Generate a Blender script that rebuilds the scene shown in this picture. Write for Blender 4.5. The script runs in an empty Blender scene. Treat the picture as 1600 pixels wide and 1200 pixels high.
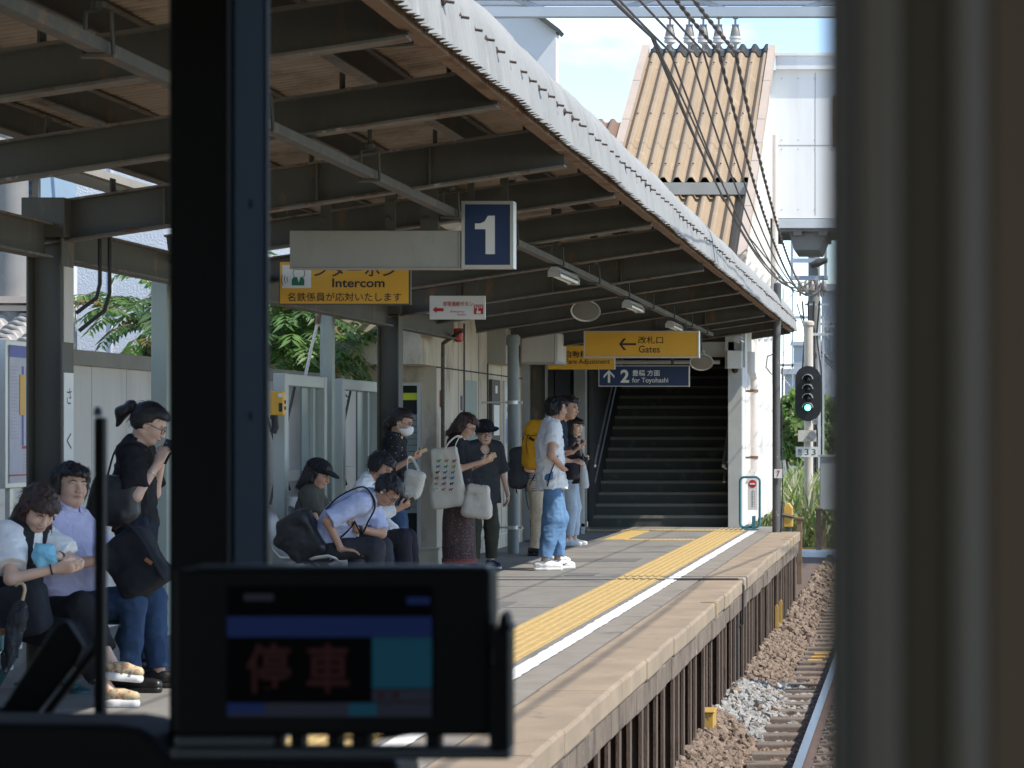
import bpy, bmesh, math, random
import numpy as np
from mathutils import Vector, Matrix

R = math.radians
sc = bpy.context.scene
COL = sc.collection

# ---------------------------------------------------------------- camera, sky, sun, exposure
CAM_Z = 1.4                      # eye height above the platform paving (z = 0)
F = 4000.0                       # focal length in photo pixels (1600 wide)
cam_d = bpy.data.cameras.new('camera')
cam = bpy.data.objects.new('camera', cam_d)
COL.objects.link(cam)
sc.camera = cam
cam.location = (0, 0, CAM_Z)
cam.rotation_euler = (R(90), 0, 0)
cam_d.sensor_width = 36
cam_d.lens = 36 * F / 1600
cam_d.shift_x = -(1435 - 800) / 1600
cam_d.shift_y = (675 - 600) / 1600
cam_d.clip_start = 0.05
cam_d.clip_end = 3000
cam_d.dof.use_dof = True
cam_d.dof.focus_distance = 24
cam_d.dof.aperture_fstop = 11

SUN_TO = Vector((0.78, -0.24, 1.0)).normalized()
world = bpy.data.worlds.new('World')
sc.world = world
world.use_nodes = True
wn, wl = world.node_tree.nodes, world.node_tree.links
wn.clear()
wo = wn.new('ShaderNodeOutputWorld')
bg = wn.new('ShaderNodeBackground')
sky = wn.new('ShaderNodeTexSky')
sky.sky_type = 'NISHITA'
sky.sun_disc = False
sky.sun_elevation = math.asin(SUN_TO.z)
sky.sun_rotation = math.atan2(SUN_TO.x, SUN_TO.y)
sky.air_density = 1.0
sky.dust_density = 0.0
sky.altitude = 1500
sky.ozone_density = 1.6
tc = wn.new('ShaderNodeTexCoord')
mp = wn.new('ShaderNodeMapping')
mp.inputs['Scale'].default_value = (1, 1, 2.2)
nz = wn.new('ShaderNodeTexNoise')
nz.inputs['Scale'].default_value = 5.5
nz.inputs['Detail'].default_value = 7
nz.inputs['Roughness'].default_value = 0.55
cr = wn.new('ShaderNodeValToRGB')
cr.color_ramp.elements[0].position = 0.56
cr.color_ramp.elements[1].position = 0.76
mx = wn.new('ShaderNodeMixRGB')
mx.inputs[2].default_value = (6.5, 6.6, 6.8, 1)
wl.new(tc.outputs['Generated'], mp.inputs['Vector'])
wl.new(mp.outputs[0], nz.inputs['Vector'])
wl.new(nz.outputs['Fac'], cr.inputs[0])
wl.new(cr.outputs[0], mx.inputs[0])
wl.new(sky.outputs[0], mx.inputs[1])
wl.new(mx.outputs[0], bg.inputs['Color'])
wl.new(bg.outputs[0], wo.inputs['Surface'])
bg.inputs['Strength'].default_value = 0.13

sun_d = bpy.data.lights.new('sun', 'SUN')
sun_d.energy = 2.7
sun_d.angle = R(0.53)
sun_d.color = (1.0, 0.93, 0.82)
sun = bpy.data.objects.new('sun', sun_d)
COL.objects.link(sun)
sun.rotation_euler = SUN_TO.to_track_quat('Z', 'Y').to_euler()
sun.location = (20, -10, 30)

sc.view_settings.view_transform = 'Standard'
sc.view_settings.look = 'None'
sc.view_settings.exposure = 1.18
sc.view_settings.gamma = 1
sc.view_settings.use_curve_mapping = False

# ---------------------------------------------------------------- helpers
random.seed(7)
RNG = np.random.default_rng(7)
OFF = {}                          # world offset of every object (no rotations are used on roots)


def at(px, py, Y):
    """Point seen at photo pixel (px, py), Y metres ahead."""
    return Vector(((px - 1435) * Y / F, Y, CAM_Z - (py - 675) * Y / F))


def srgb(*c):
    if len(c) == 1:
        c = [int(c[0][i:i + 2], 16) for i in (0, 2, 4)]
    r = []
    for x in c:
        x = x / 255
        r.append(x / 12.92 if x <= 0.04045 else ((x + 0.055) / 1.055) ** 2.4)
    return tuple(r)


def mat(name, col, rough=0.7, var=0.15, scale=6, bump=0.0, bscale=80, metal=0.0, spots=None,
        streak=1.0, spec=0.5, emit=None, estr=0.0, weave=None):
    """Principled material whose colour wanders with position. spots = (colour, scale, threshold, softness)."""
    m = bpy.data.materials.new(name)
    m.use_nodes = True
    n, l = m.node_tree.nodes, m.node_tree.links
    b = n['Principled BSDF']
    b.inputs['Roughness'].default_value = rough
    b.inputs['Metallic'].default_value = metal
    b.inputs['Specular IOR Level'].default_value = spec
    g = n.new('ShaderNodeNewGeometry')
    mpn = n.new('ShaderNodeMapping')
    mpn.inputs['Scale'].default_value = (1, 1, streak)
    l.new(g.outputs['Position'], mpn.inputs['Vector'])
    t = n.new('ShaderNodeTexNoise')
    t.inputs['Scale'].default_value = scale
    t.inputs['Detail'].default_value = 6
    t.inputs['Roughness'].default_value = 0.6
    l.new(mpn.outputs[0], t.inputs['Vector'])
    mixc = n.new('ShaderNodeMixRGB')
    mixc.inputs[1].default_value = (*[max(0, c * (1 - 2 * var)) for c in col], 1)
    mixc.inputs[2].default_value = (*[min(1, c * (1 + 2 * var)) for c in col], 1)
    l.new(t.outputs['Fac'], mixc.inputs[0])
    out = mixc.outputs[0]
    if spots:
        sl = spots if isinstance(spots, list) else [spots]
        for k, (sc_, ss, th, so) in enumerate(sl):
            t2 = n.new('ShaderNodeTexNoise')
            t2.inputs['Scale'].default_value = ss
            t2.inputs['Detail'].default_value = 8
            t2.inputs['Roughness'].default_value = 0.65
            l.new(mpn.outputs[0], t2.inputs['Vector'])
            r2 = n.new('ShaderNodeValToRGB')
            r2.color_ramp.elements[0].position = th
            r2.color_ramp.elements[1].position = min(1, th + so)
            l.new(t2.outputs['Fac'], r2.inputs[0])
            m2 = n.new('ShaderNodeMixRGB')
            m2.inputs[2].default_value = (*sc_, 1)
            l.new(r2.outputs[0], m2.inputs[0])
            l.new(out, m2.inputs[1])
            out = m2.outputs[0]
    l.new(out, b.inputs['Base Color'])
    if bump:
        t3 = n.new('ShaderNodeTexNoise')
        t3.inputs['Scale'].default_value = bscale
        t3.inputs['Detail'].default_value = 5
        l.new(mpn.outputs[0], t3.inputs['Vector'])
        bp = n.new('ShaderNodeBump')
        bp.inputs['Strength'].default_value = bump
        bp.inputs['Distance'].default_value = 0.01
        l.new(t3.outputs['Fac'], bp.inputs['Height'])
        l.new(bp.outputs[0], b.inputs['Normal'])
    if emit:
        b.inputs['Emission Color'].default_value = (*emit, 1)
        b.inputs['Emission Strength'].default_value = estr
    return m


class MB:
    """Collects boxes, tubes, prisms ... and links them as ONE mesh object."""

    def __init__(s):
        s.v, s.f, s.m = [], [], []

    def add(s, vs, fs, mi=0):
        o = len(s.v)
        s.v += [tuple(v) for v in vs]
        s.f += [tuple(i + o for i in f) for f in fs]
        s.m += [mi] * len(fs)
        return s

    def box(s, x0, x1, y0, y1, z0, z1, mi=0):
        x0, x1 = min(x0, x1), max(x0, x1)
        y0, y1 = min(y0, y1), max(y0, y1)
        z0, z1 = min(z0, z1), max(z0, z1)
        v = [(x0, y0, z0), (x1, y0, z0), (x1, y1, z0), (x0, y1, z0), (x0, y0, z1), (x1, y0, z1), (x1, y1, z1), (x0, y1, z1)]
        return s.add(v, [(0, 3, 2, 1), (4, 5, 6, 7), (0, 1, 5, 4), (1, 2, 6, 5), (2, 3, 7, 6), (3, 0, 4, 7)], mi)

    def obox(s, c, size, M, mi=0):
        h = [x / 2 for x in size]
        v = []
        for z in (-1, 1):
            for x, y in ((-1, -1), (1, -1), (1, 1), (-1, 1)):
                v.append(Vector(c) + M @ Vector((x * h[0], y * h[1], z * h[2])))
        return s.add(v, [(0, 3, 2, 1), (4, 5, 6, 7), (0, 1, 5, 4), (1, 2, 6, 5), (2, 3, 7, 6), (3, 0, 4, 7)], mi)

    def prism(s, poly, axis, lo, hi, mi=0):
        """poly in the two other axes (in x,y,z order), extruded along axis."""
        def p(a, b, t):
            return {'x': (t, a, b), 'y': (a, t, b), 'z': (a, b, t)}[axis]
        n = len(poly)
        ar = sum(poly[i][0] * poly[(i + 1) % n][1] - poly[(i + 1) % n][0] * poly[i][1] for i in range(n))
        if (ar < 0) != (axis == 'y'):
            poly = poly[::-1]
        v = [p(a, b, lo) for a, b in poly] + [p(a, b, hi) for a, b in poly]
        fs = [tuple(range(n - 1, -1, -1)), tuple(range(n, 2 * n))]
        fs += [(i, (i + 1) % n, n + (i + 1) % n, n + i) for i in range(n)]
        return s.add(v, fs, mi)

    def tube(s, pts, r, n=8, mi=0, caps=True, flat=None):
        pts = [Vector(p) for p in pts]
        k = len(pts)
        rs = r if isinstance(r, (list, tuple)) else [r] * k
        ts = []
        for i in range(k):
            t = (pts[min(i + 1, k - 1)] - pts[max(i - 1, 0)])
            ts.append(t.normalized() if t.length > 1e-9 else Vector((0, 0, 1)))
        up = Vector((0, 0, 1)) if abs(ts[0].z) < 0.9 else Vector((1, 0, 0))
        u = ts[0].cross(up).normalized()
        vs = []
        for i in range(k):
            u = (u - ts[i] * u.dot(ts[i])).normalized()
            w = ts[i].cross(u)
            for j in range(n):
                a = 2 * math.pi * j / n
                vs.append(pts[i] + (u * math.cos(a) + w * math.sin(a) * (flat or 1)) * rs[i])
        fs = []
        for i in range(k - 1):
            for j in range(n):
                fs.append((i * n + j, i * n + (j + 1) % n, (i + 1) * n + (j + 1) % n, (i + 1) * n + j))
        if caps:
            fs.append(tuple(range(n - 1, -1, -1)))
            fs.append(tuple((k - 1) * n + j for j in range(n)))
        return s.add(vs, fs, mi)

    def cyl(s, a, b, r, r2=None, n=12, mi=0):
        return s.tube([a, b], [r, r if r2 is None else r2], n, mi)

    def lathe(s, c, axis, prof, n=20, mi=0):
        """prof: (distance along axis, radius)."""
        ax = Vector(axis).normalized()
        return s.tube_at([(Vector(c) + ax * d) for d, _ in prof], [max(r, 1e-4) for _, r in prof], ax, n, mi)

    def tube_at(s, pts, rs, ax, n, mi):
        up = Vector((0, 0, 1)) if abs(ax.z) < 0.9 else Vector((1, 0, 0))
        u = ax.cross(up).normalized()
        w = ax.cross(u)
        k = len(pts)
        vs = [pts[i] + (u * math.cos(2 * math.pi * j / n) + w * math.sin(2 * math.pi * j / n)) * rs[i] for i in range(k) for j in range(n)]
        fs = [(i * n + j, i * n + (j + 1) % n, (i + 1) * n + (j + 1) % n, (i + 1) * n + j) for i in range(k - 1) for j in range(n)]
        fs += [tuple(range(n - 1, -1, -1)), tuple((k - 1) * n + j for j in range(n))]
        return s.add(vs, fs, mi)

    def ibeam(s, a, b, depth, width, t=0.012, mi=0, mf=None):
        """I section from a to b (points on the BOTTOM line), web vertical."""
        a, b = Vector(a), Vector(b)
        d = (b - a).normalized()
        side = d.cross(Vector((0, 0, 1))).normalized()
        up = side.cross(d)
        mf = mi if mf is None else mf
        for z0, z1, w, m_ in ((0, t, width, mf), (t, depth - t, t, mi), (depth - t, depth, width, mf)):
            v = []
            for p in (a, b):
                for sx, zz in ((-1, z0), (1, z0), (1, z1), (-1, z1)):
                    v.append(p + side * (sx * w / 2) + up * zz)
            s.add(v, [(0, 1, 2, 3), (7, 6, 5, 4), (0, 4, 5, 1), (1, 5, 6, 2), (2, 6, 7, 3), (3, 7, 4, 0)], m_)
        return s

    def build(s, name, mats, parent=None, smooth=False, bevel=0, local=False):
        off = OFF.get(parent.name, Vector()) if parent is not None else Vector()
        me = bpy.data.meshes.new(name)
        vs = s.v if (local or off.length == 0) else [tuple(Vector(v) - off) for v in s.v]
        me.from_pydata(vs, [], s.f)
        for m in (mats if isinstance(mats, (list, tuple)) else [mats]):
            me.materials.append(m)
        me.polygons.foreach_set('material_index', s.m)
        if smooth:
            me.polygons.foreach_set('use_smooth', [True] * len(s.f))
            if smooth != 'all':
                me.set_sharp_from_angle(angle=R(38))
        me.update()
        o = bpy.data.objects.new(name, me)
        COL.objects.link(o)
        if parent is not None:
            o.parent = parent
        OFF[o.name] = off.copy()
        if bevel:
            bv = o.modifiers.new('bevel', 'BEVEL')
            bv.width = bevel
            bv.segments = 2
            bv.limit_method = 'ANGLE'
            bv.angle_limit = R(40)
        return o


def build_each(mb, name, mats, parent):
    """Link every loose piece of an MB as a part of its own."""
    par = list(range(len(mb.v)))

    def find(i):
        while par[i] != i:
            par[i] = par[par[i]]
            i = par[i]
        return i
    for f in mb.f:
        for i in f[1:]:
            par[find(i)] = find(f[0])
    groups = {}
    for f, m_ in zip(mb.f, mb.m):
        groups.setdefault(find(f[0]), []).append((f, m_))
    for g_ in groups.values():
        ids = sorted({i for f, _ in g_ for i in f})
        mp_ = {i: k for k, i in enumerate(ids)}
        nb = MB()
        nb.v = [mb.v[i] for i in ids]
        nb.f = [tuple(mp_[i] for i in f) for f, _ in g_]
        nb.m = [m_ for _, m_ in g_]
        nb.build(name, mats, parent)


def smooth_path(pts, n=6):
    """Catmull-Rom curve through the points."""
    P_ = [Vector(p) for p in pts]
    P_ = [P_[0] * 2 - P_[1]] + P_ + [P_[-1] * 2 - P_[-2]]
    out = []
    for i in range(1, len(P_) - 2):
        a_, b_, c_, d_ = P_[i - 1:i + 3]
        for k in range(n):
            t_ = k / n
            out.append(.5 * ((2 * b_) + (c_ - a_) * t_ + (2 * a_ - 5 * b_ + 4 * c_ - d_) * t_ * t_ + (3 * b_ - a_ - 3 * c_ + d_) * t_ ** 3))
    return out + [P_[-2]]


def np_mesh(name, V, Fc, mats, parent=None, smooth=True, mi=None):
    """Fast mesh from numpy arrays; Fc is (n,3) or (n,4)."""
    off = OFF.get(parent.name, Vector()) if parent is not None else Vector()
    me = bpy.data.meshes.new(name)
    V = np.asarray(V, dtype=np.float32) - np.array(off, dtype=np.float32)
    Fc = np.asarray(Fc, dtype=np.int32)
    k = Fc.shape[1]
    me.vertices.add(len(V))
    me.vertices.foreach_set('co', V.ravel())
    me.loops.add(Fc.size)
    me.loops.foreach_set('vertex_index', Fc.ravel())
    me.polygons.add(len(Fc))
    me.polygons.foreach_set('loop_start', np.arange(0, Fc.size, k, dtype=np.int32))
    me.polygons.foreach_set('loop_total', np.full(len(Fc), k, dtype=np.int32))
    for m in (mats if isinstance(mats, (list, tuple)) else [mats]):
        me.materials.append(m)
    if mi is not None:
        me.polygons.foreach_set('material_index', np.asarray(mi, dtype=np.int32))
    me.polygons.foreach_set('use_smooth', np.full(len(Fc), bool(smooth)))
    me.update(calc_edges=True)
    me.validate()
    o = bpy.data.objects.new(name, me)
    COL.objects.link(o)
    if parent is not None:
        o.parent = parent
    OFF[o.name] = off.copy()
    return o


def thing(name, loc, label, cat, group=None):
    o = bpy.data.objects.new(name, None)
    o.empty_display_size = 0.2
    COL.objects.link(o)
    o.location = loc
    OFF[o.name] = Vector(loc)
    return tag(o, label, cat, group)


def tag(o, label, cat, group=None):
    o['label'] = label
    o['category'] = cat
    if group:
        o['group'] = group
    return o


def struct(o):
    o['kind'] = 'structure'
    return o


def stuff(o, label, cat):
    o['kind'] = 'stuff'
    return tag(o, label, cat)


def dup(o, loc, label=None, parent=None):
    """Copy a thing with its parts and sub-parts."""
    c = o.copy()
    COL.objects.link(c)
    if parent is not None:
        c.parent = parent
    else:
        c.location = loc
        OFF[c.name] = Vector(loc)
        if label:
            c['label'] = label
    for ch in list(o.children):
        d = dup(ch, None, None, c)
        OFF[d.name] = OFF[c.name].copy() if parent is None else OFF[c.name]
    return c


def text(s, x0, x1, z0, z1, y, m, parent, name='lettering', bold=0.0):
    """Flat lettering facing -Y, fitted in the rectangle x0..x1, z0..z1 at depth y."""
    cu = bpy.data.curves.new(name, 'FONT')
    cu.body = s
    cu.extrude = 0.0
    cu.offset = bold
    cu.resolution_u = 4
    tmp = bpy.data.objects.new('tmp', cu)
    COL.objects.link(tmp)
    dg = bpy.context.evaluated_depsgraph_get()
    dg.update()
    me = bpy.data.meshes.new_from_object(tmp.evaluated_get(dg))
    bpy.data.objects.remove(tmp)
    bpy.data.curves.remove(cu)
    n = len(me.vertices)
    co = np.zeros(n * 3)
    me.vertices.foreach_get('co', co)
    co = co.reshape(-1, 3)
    lo, hi = co.min(0), co.max(0)
    off = OFF.get(parent.name, Vector())
    out = np.empty_like(co)
    out[:, 0] = x0 + (co[:, 0] - lo[0]) / (hi[0] - lo[0]) * (x1 - x0) - off.x
    out[:, 2] = z0 + (co[:, 1] - lo[1]) / (hi[1] - lo[1]) * (z1 - z0) - off.z
    out[:, 1] = y - off.y
    me.vertices.foreach_set('co', out.ravel())
    me.name = name
    me.materials.clear()
    me.materials.append(m)
    me.polygons.foreach_set('material_index', [0] * len(me.polygons))
    me.update()
    o = bpy.data.objects.new(name, me)
    COL.objects.link(o)
    o.parent = parent
    OFF[o.name] = off.copy()
    return o


def card(x0, x1, z0, z1, y, m, parent, name):
    """A thin printed panel facing -Y."""
    return MB().box(x0, x1, y, y + 0.002, z0, z1).build(name, m, parent)
# ---------------------------------------------------------------- materials
M = {}
M['asphalt'] = mat('asphalt', (0.205, 0.194, 0.175), 0.9, 0.16, 3.0, 0.35, 220, spots=[((0.13, 0.125, 0.12), 1.1, 0.56, 0.1), ((0.27, 0.26, 0.245), 60, 0.62, 0.05)])
M['edge_strip'] = mat('edge_strip', (0.24, 0.215, 0.18), 0.9, 0.16, 4, 0.35, 200, spots=((0.14, 0.12, 0.1), 2.2, 0.56, 0.14))
M['capstone'] = mat('capstone', (0.30, 0.23, 0.158), 0.85, 0.2, 2.2, 0.35, 130, spots=[((0.17, 0.135, 0.105), 5, 0.57, 0.14), ((0.34, 0.29, 0.235), 40, 0.64, 0.05)])
M['blocks'] = mat('blocks', (0.165, 0.128, 0.094), 0.9, 0.3, 3, 0.6, 70, spots=[((0.07, 0.05, 0.038), 5, 0.5, 0.14), ((0.36, 0.32, 0.27), 13, 0.64, 0.05)], streak=0.4)
M['rust_post'] = mat('rust_post', (0.115, 0.078, 0.055), 0.85, 0.25, 7, 0.4, 120, spots=((0.07, 0.045, 0.032), 9, 0.55, 0.1), streak=0.3)
M['dark_plank'] = mat('dark_plank', (0.05, 0.04, 0.033), 0.9, 0.3, 5, 0.4, 60, streak=0.3)
M['yellow_tile'] = mat('yellow_tile', (0.47, 0.325, 0.115), 0.7, 0.16, 3.5, 0.2, 150, spots=[((0.34, 0.235, 0.10), 2.8, 0.58, 0.16), ((0.62, 0.45, 0.2), 30, 0.64, 0.1)])
M['white_line'] = mat('white_line', (0.78, 0.77, 0.74), 0.7, 0.06, 6, 0.2, 100, spots=((0.40, 0.38, 0.35), 11, 0.6, 0.06))
M['ballast'] = mat('ballast', (0.205, 0.148, 0.105), 0.95, 0.4, 14, 0.5, 120, spots=((0.31, 0.25, 0.195), 22, 0.55, 0.1))
M['ballast_grey'] = mat('ballast_grey', (0.32, 0.31, 0.285), 0.95, 0.4, 16, 0.5, 120, spots=((0.16, 0.13, 0.11), 20, 0.55, 0.1))
M['ballast_bed'] = mat('ballast_bed', (0.10, 0.07, 0.052), 0.95, 0.3, 9, 0.8, 60)
M['earth'] = mat('earth', (0.16, 0.14, 0.10), 0.95, 0.3, 0.6, 0.5, 20, spots=((0.07, 0.10, 0.04), 0.5, 0.5, 0.1))
M['sleeper'] = mat('sleeper', (0.17, 0.135, 0.11), 0.9, 0.25, 6, 0.5, 70, spots=((0.09, 0.065, 0.05), 7, 0.55, 0.1))
M['rail_side'] = mat('rail_side', (0.09, 0.055, 0.04), 0.8, 0.2, 8, 0.3, 80)
M['rail_top'] = mat('rail_top', (0.55, 0.55, 0.56), 0.28, 0.06, 3, 0, 10, metal=1.0)
M['yellow_paint'] = mat('yellow_paint', (0.46, 0.275, 0.05), 0.6, 0.1, 8, 0.1, 60, spots=((0.2, 0.1, 0.05), 14, 0.62, 0.06))

# ---------------------------------------------------------------- ground, ballast, track
g = MB()
g.add([(-600, -60, -1.40), (600, -60, -1.40), (600, 1800, -1.40), (-600, 1800, -1.40)], [(0, 1, 2, 3)])
struct(g.build('ground', M['earth']))

b = MB()
b.prism([(-2.4, -1.395), (2.6, -1.395), (2.1, -1.13), (-1.25, -1.13), (-1.65, -.985), (-2.4, -.97)], 'y', -12, 140)
struct(b.build('ballast_bed', M['ballast_bed']))

TRK = -0.305                      # track centre line


def stones(n, xlo, xhi, ylo, yhi, zf, s0, s1, seed):
    """n rough angular stones (12 vertices each) scattered on a bed."""
    r = np.random.default_rng(seed)
    ph = (1 + 5 ** 0.5) / 2
    T = np.array([(-1, ph, 0), (1, ph, 0), (-1, -ph, 0), (1, -ph, 0), (0, -1, ph), (0, 1, ph), (0, -1, -ph), (0, 1, -ph), (ph, 0, -1), (ph, 0, 1), (-ph, 0, -1), (-ph, 0, 1)]) / 1.9
    Fi = np.array([(0, 11, 5), (0, 5, 1), (0, 1, 7), (0, 7, 10), (0, 10, 11), (1, 5, 9), (5, 11, 4), (11, 10, 2), (10, 7, 6), (7, 1, 8), (3, 9, 4), (3, 4, 2), (3, 2, 6), (3, 6, 8), (3, 8, 9), (4, 9, 5), (2, 4, 11), (6, 2, 10), (8, 6, 7), (9, 8, 1)])
    V = T[None] * r.uniform(0.62, 1.25, (n, 12, 1)) * r.uniform(0.55, 1.2, (n, 1, 3))
    q = r.normal(size=(n, 4))
    q /= np.linalg.norm(q, axis=1, keepdims=True)
    w, x, y, z = q.T
    Rm = np.stack([1 - 2 * (y * y + z * z), 2 * (x * y - z * w), 2 * (x * z + y * w), 2 * (x * y + z * w), 1 - 2 * (x * x + z * z), 2 * (y * z - x * w), 2 * (x * z - y * w), 2 * (y * z + x * w), 1 - 2 * (x * x + y * y)], 1).reshape(n, 3, 3)
    V = np.einsum('nij,nkj->nki', Rm, V) * r.uniform(s0, s1, (n, 1, 1)) * 0.5
    px, py = r.uniform(xlo, xhi, n), r.uniform(ylo, yhi, n)
    P = np.stack([px, py, zf(px, py) + r.uniform(-0.012, 0.022, n)], 1)
    V = V + P[:, None, :]
    Fs = (Fi[None] + (np.arange(n) * 12)[:, None, None]).reshape(-1, 3)
    return V.reshape(-1, 3), Fs


def bed_z(x, y):
    return -1.115 + 0.15 * np.clip((-1.22 - x) / .45, 0, 1) + 0.028 * np.sin(x * 3.1 + y * 0.8) * np.sin(y * 1.7) - 0.015 * (np.abs(x - TRK) < 1.0)


sA = stones(15000, -1.72, 0.7, 16.0, 30, bed_z, 0.045, 0.095, 1)
sB = stones(6500, -1.72, 0.9, 30, 58, bed_z, 0.06, 0.12, 2)
keep = []
Vs = np.concatenate([sA[0], sB[0]])
Fs = np.concatenate([sA[1], sB[1] + len(sA[0])])
cx = Vs.reshape(-1, 12, 3).mean(1)
grey = (np.hypot((cx[:, 0] + 1.15) / 0.62, (cx[:, 1] - 22.7) / 2.1) < 1 + 0.25 * np.sin(cx[:, 0] * 9) * np.cos(cx[:, 1] * 3)) & (RNG.uniform(size=len(cx)) < 0.93)
o = np_mesh('ballast_stones', Vs, Fs, [M['ballast'], M['ballast_grey']], smooth=False, mi=np.repeat(grey.astype(int), 20))
stuff(o, 'rust brown crushed stone ballast beside the rails with a grey patch', 'ballast')

trk = thing('railway_track', (TRK, 20, -1.1), 'shiny steel rails on brown concrete sleepers beside the platform', 'track')
for sx in (-0.5335, 0.5335):
    r_ = MB()
    X = TRK + sx
    r_.prism([(X - .06, -1.055), (X + .06, -1.055), (X + .06, -1.04), (X + .012, -1.025), (X + .012, -.965), (X + .034, -.952), (X + .034, -.922), (X - .034, -.922), (X - .034, -.952), (X - .012, -.965), (X - .012, -1.025), (X - .06, -1.04)], 'y', -8, 130)
    ro = r_.build('rail', M['rail_side'], trk)
    MB().box(X - .032, X + .032, -8, 130, -.924, -.9195).build('rail_head', M['rail_top'], ro)
slp = None
for i in range(96):
    Y = 13.1 + i * 0.6
    if slp is None:
        sb = MB()
        for xc in (TRK - .5335, TRK + .5335):
            for sg in (-1, 1):
                sb.box(xc + sg * .085 - .03, xc + sg * .085 + .03, 13.05, 13.15, -1.172, -1.04)
                sb.box(xc + sg * .075 - .012, xc + sg * .075 + .012, 13.08, 13.12, -1.04, -1.012)
        sb.prism([(12.99, -1.2), (13.21, -1.2), (13.19, -1.062), (13.01, -1.062)], 'x', TRK - 0.98, TRK + 0.98)
        slp = sb.build('sleeper', M['sleeper'], trk, bevel=0.012)
    else:
        c = slp.copy()
        COL.objects.link(c)
        c.parent = trk
        c.location.y = i * 0.6 + random.uniform(-.015, .015)
    for sx in ():
        pass

# ---------------------------------------------------------------- platform
plat = struct(thing('platform', (-3.8, 16, 0), 'x', 'x'))
del plat['label'], plat['category']
p = MB()
p.box(-6.6, -2.07, -6, 37.9, -0.2, 0.0)
p.box(-2.07, -1.95, -6, 35.9, -0.22, -0.012)
struct(p.build('paving', M['asphalt'], plat))
MB().box(-2.27, -2.068, -6, 35.9, 0.0, 0.004).build('edge_strip', M['edge_strip'], plat)
# capstones with open joints
p = MB()
y = -6.0
rr = random.Random(3)
while y < 35.85:
    L = min(rr.uniform(0.86, 0.94), 35.9 - y)
    dz, dx = rr.uniform(-.004, .003), rr.uniform(-.007, .007)
    p.box(-2.066, -1.66 + dx, y + 0.004, y + L - 0.004, -0.13, 0.004 + dz)
    y += L
p.build('capstone_row', M['capstone'], plat, bevel=0.018)
p = MB()
for k, (z0, z1, xo, lo, hi) in enumerate(((-0.292, -0.134, -1.676, 0.42, 0.75),)):
    y = -6.0 + k * .3
    while y < 35.85:
        L = min(rr.uniform(lo, hi), 35.9 - y)
        p.box(-2.1, xo + rr.uniform(-.01, .008), y + 0.004, y + L - 0.004, z0 + rr.uniform(-.004, .004), z1)
        y += L
p.build('block_course', M['blocks'], plat, bevel=0.012)
MB().box(-2.75, -2.45, -6, 35.8, -1.39, -0.23).box(-6.6, -2.07, 35.6, 37.9, -1.39, -0.23).build('backing_wall', M['dark_plank'], plat)
pp = None
for i in range(62):
    Y = 5.2 + i * 0.5
    if pp is None:
        q = MB()
        q.box(-1.721, -1.70, Y - .05, Y + .05, -1.36, -.296)
        q.box(-1.78, -1.721, Y + .038, Y + .05, -1.36, -.296)
        pp = q.build('support_post', M['rust_post'], plat)
    else:
        c = pp.copy()
        COL.objects.link(c)
        c.parent = plat
        c.location = (random.uniform(-.012, .012), i * 0.5 + random.uniform(-.03, .03), 0)
        c.rotation_euler.z = 0
# heavy posts at the expansion joint, joint plate
q = MB()
q.box(-1.97, -1.69, 24.02, 24.22, -1.36, -.296)
q.build('joint_pillar', M['dark_plank'], plat)
q = MB()
q.tube([(-1.72, 24.12, -0.46), (-1.652, 24.12, -0.40), (-1.648, 24.12, -0.05), (-1.70, 24.10, 0.012), (-2.3, 24.10, 0.012)], 0.014, 6)
q.build('joint_cable', M['dark_plank'], plat)

# tactile paving: one continuous strip of ribbed tiles
q = MB()
y = -6.0
while y < 36.2:
    q.box(-2.885, -2.455, y + .003, y + .297, 0.0, 0.006)
    y += 0.3
q.build('tactile_strip', M['yellow_tile'], plat)
M['tile_worn'] = mat('tile_worn', (0.50, 0.37, 0.175), 0.75, 0.15, 5, 0.2, 150, spots=((0.44, 0.31, 0.11), 3.5, 0.52, 0.15))
q = MB()
for k in range(6):
    x = -2.845 + k * 0.070
    y = -6.0
    while y < 36.2:
        q.box(x - .010, x + .010, y + .004, y + 1.196, 0.006, 0.0115)
        y += 1.2
q.build('tactile_ribs', M['tile_worn'], plat)
q = MB()


def dots(x0, x1, y0, y1):
    x = x0
    while x < x1 - .1:
        y = y0
        while y < y1 - .1:
            q.box(x + .003, x + .297, y + .003, y + .297, 0.0, 0.006)
            for a in range(5):
                for b_ in range(5):
                    cx_, cy_ = x + .03 + a * .06, y + .03 + b_ * .06
                    q.add([(cx_ - .018, cy_ - .018, .006), (cx_ + .018, cy_ - .018, .006), (cx_ + .018, cy_ + .018, .006), (cx_ - .018, cy_ + .018, .006),
                           (cx_ - .009, cy_ - .009, .011), (cx_ + .009, cy_ - .009, .011), (cx_ + .009, cy_ + .009, .011), (cx_ - .009, cy_ + .009, .011)],
                          [(4, 5, 6, 7), (0, 1, 5, 4), (1, 2, 6, 5), (2, 3, 7, 6), (3, 0, 4, 7)])
            y += .3
        x += .3


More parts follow.
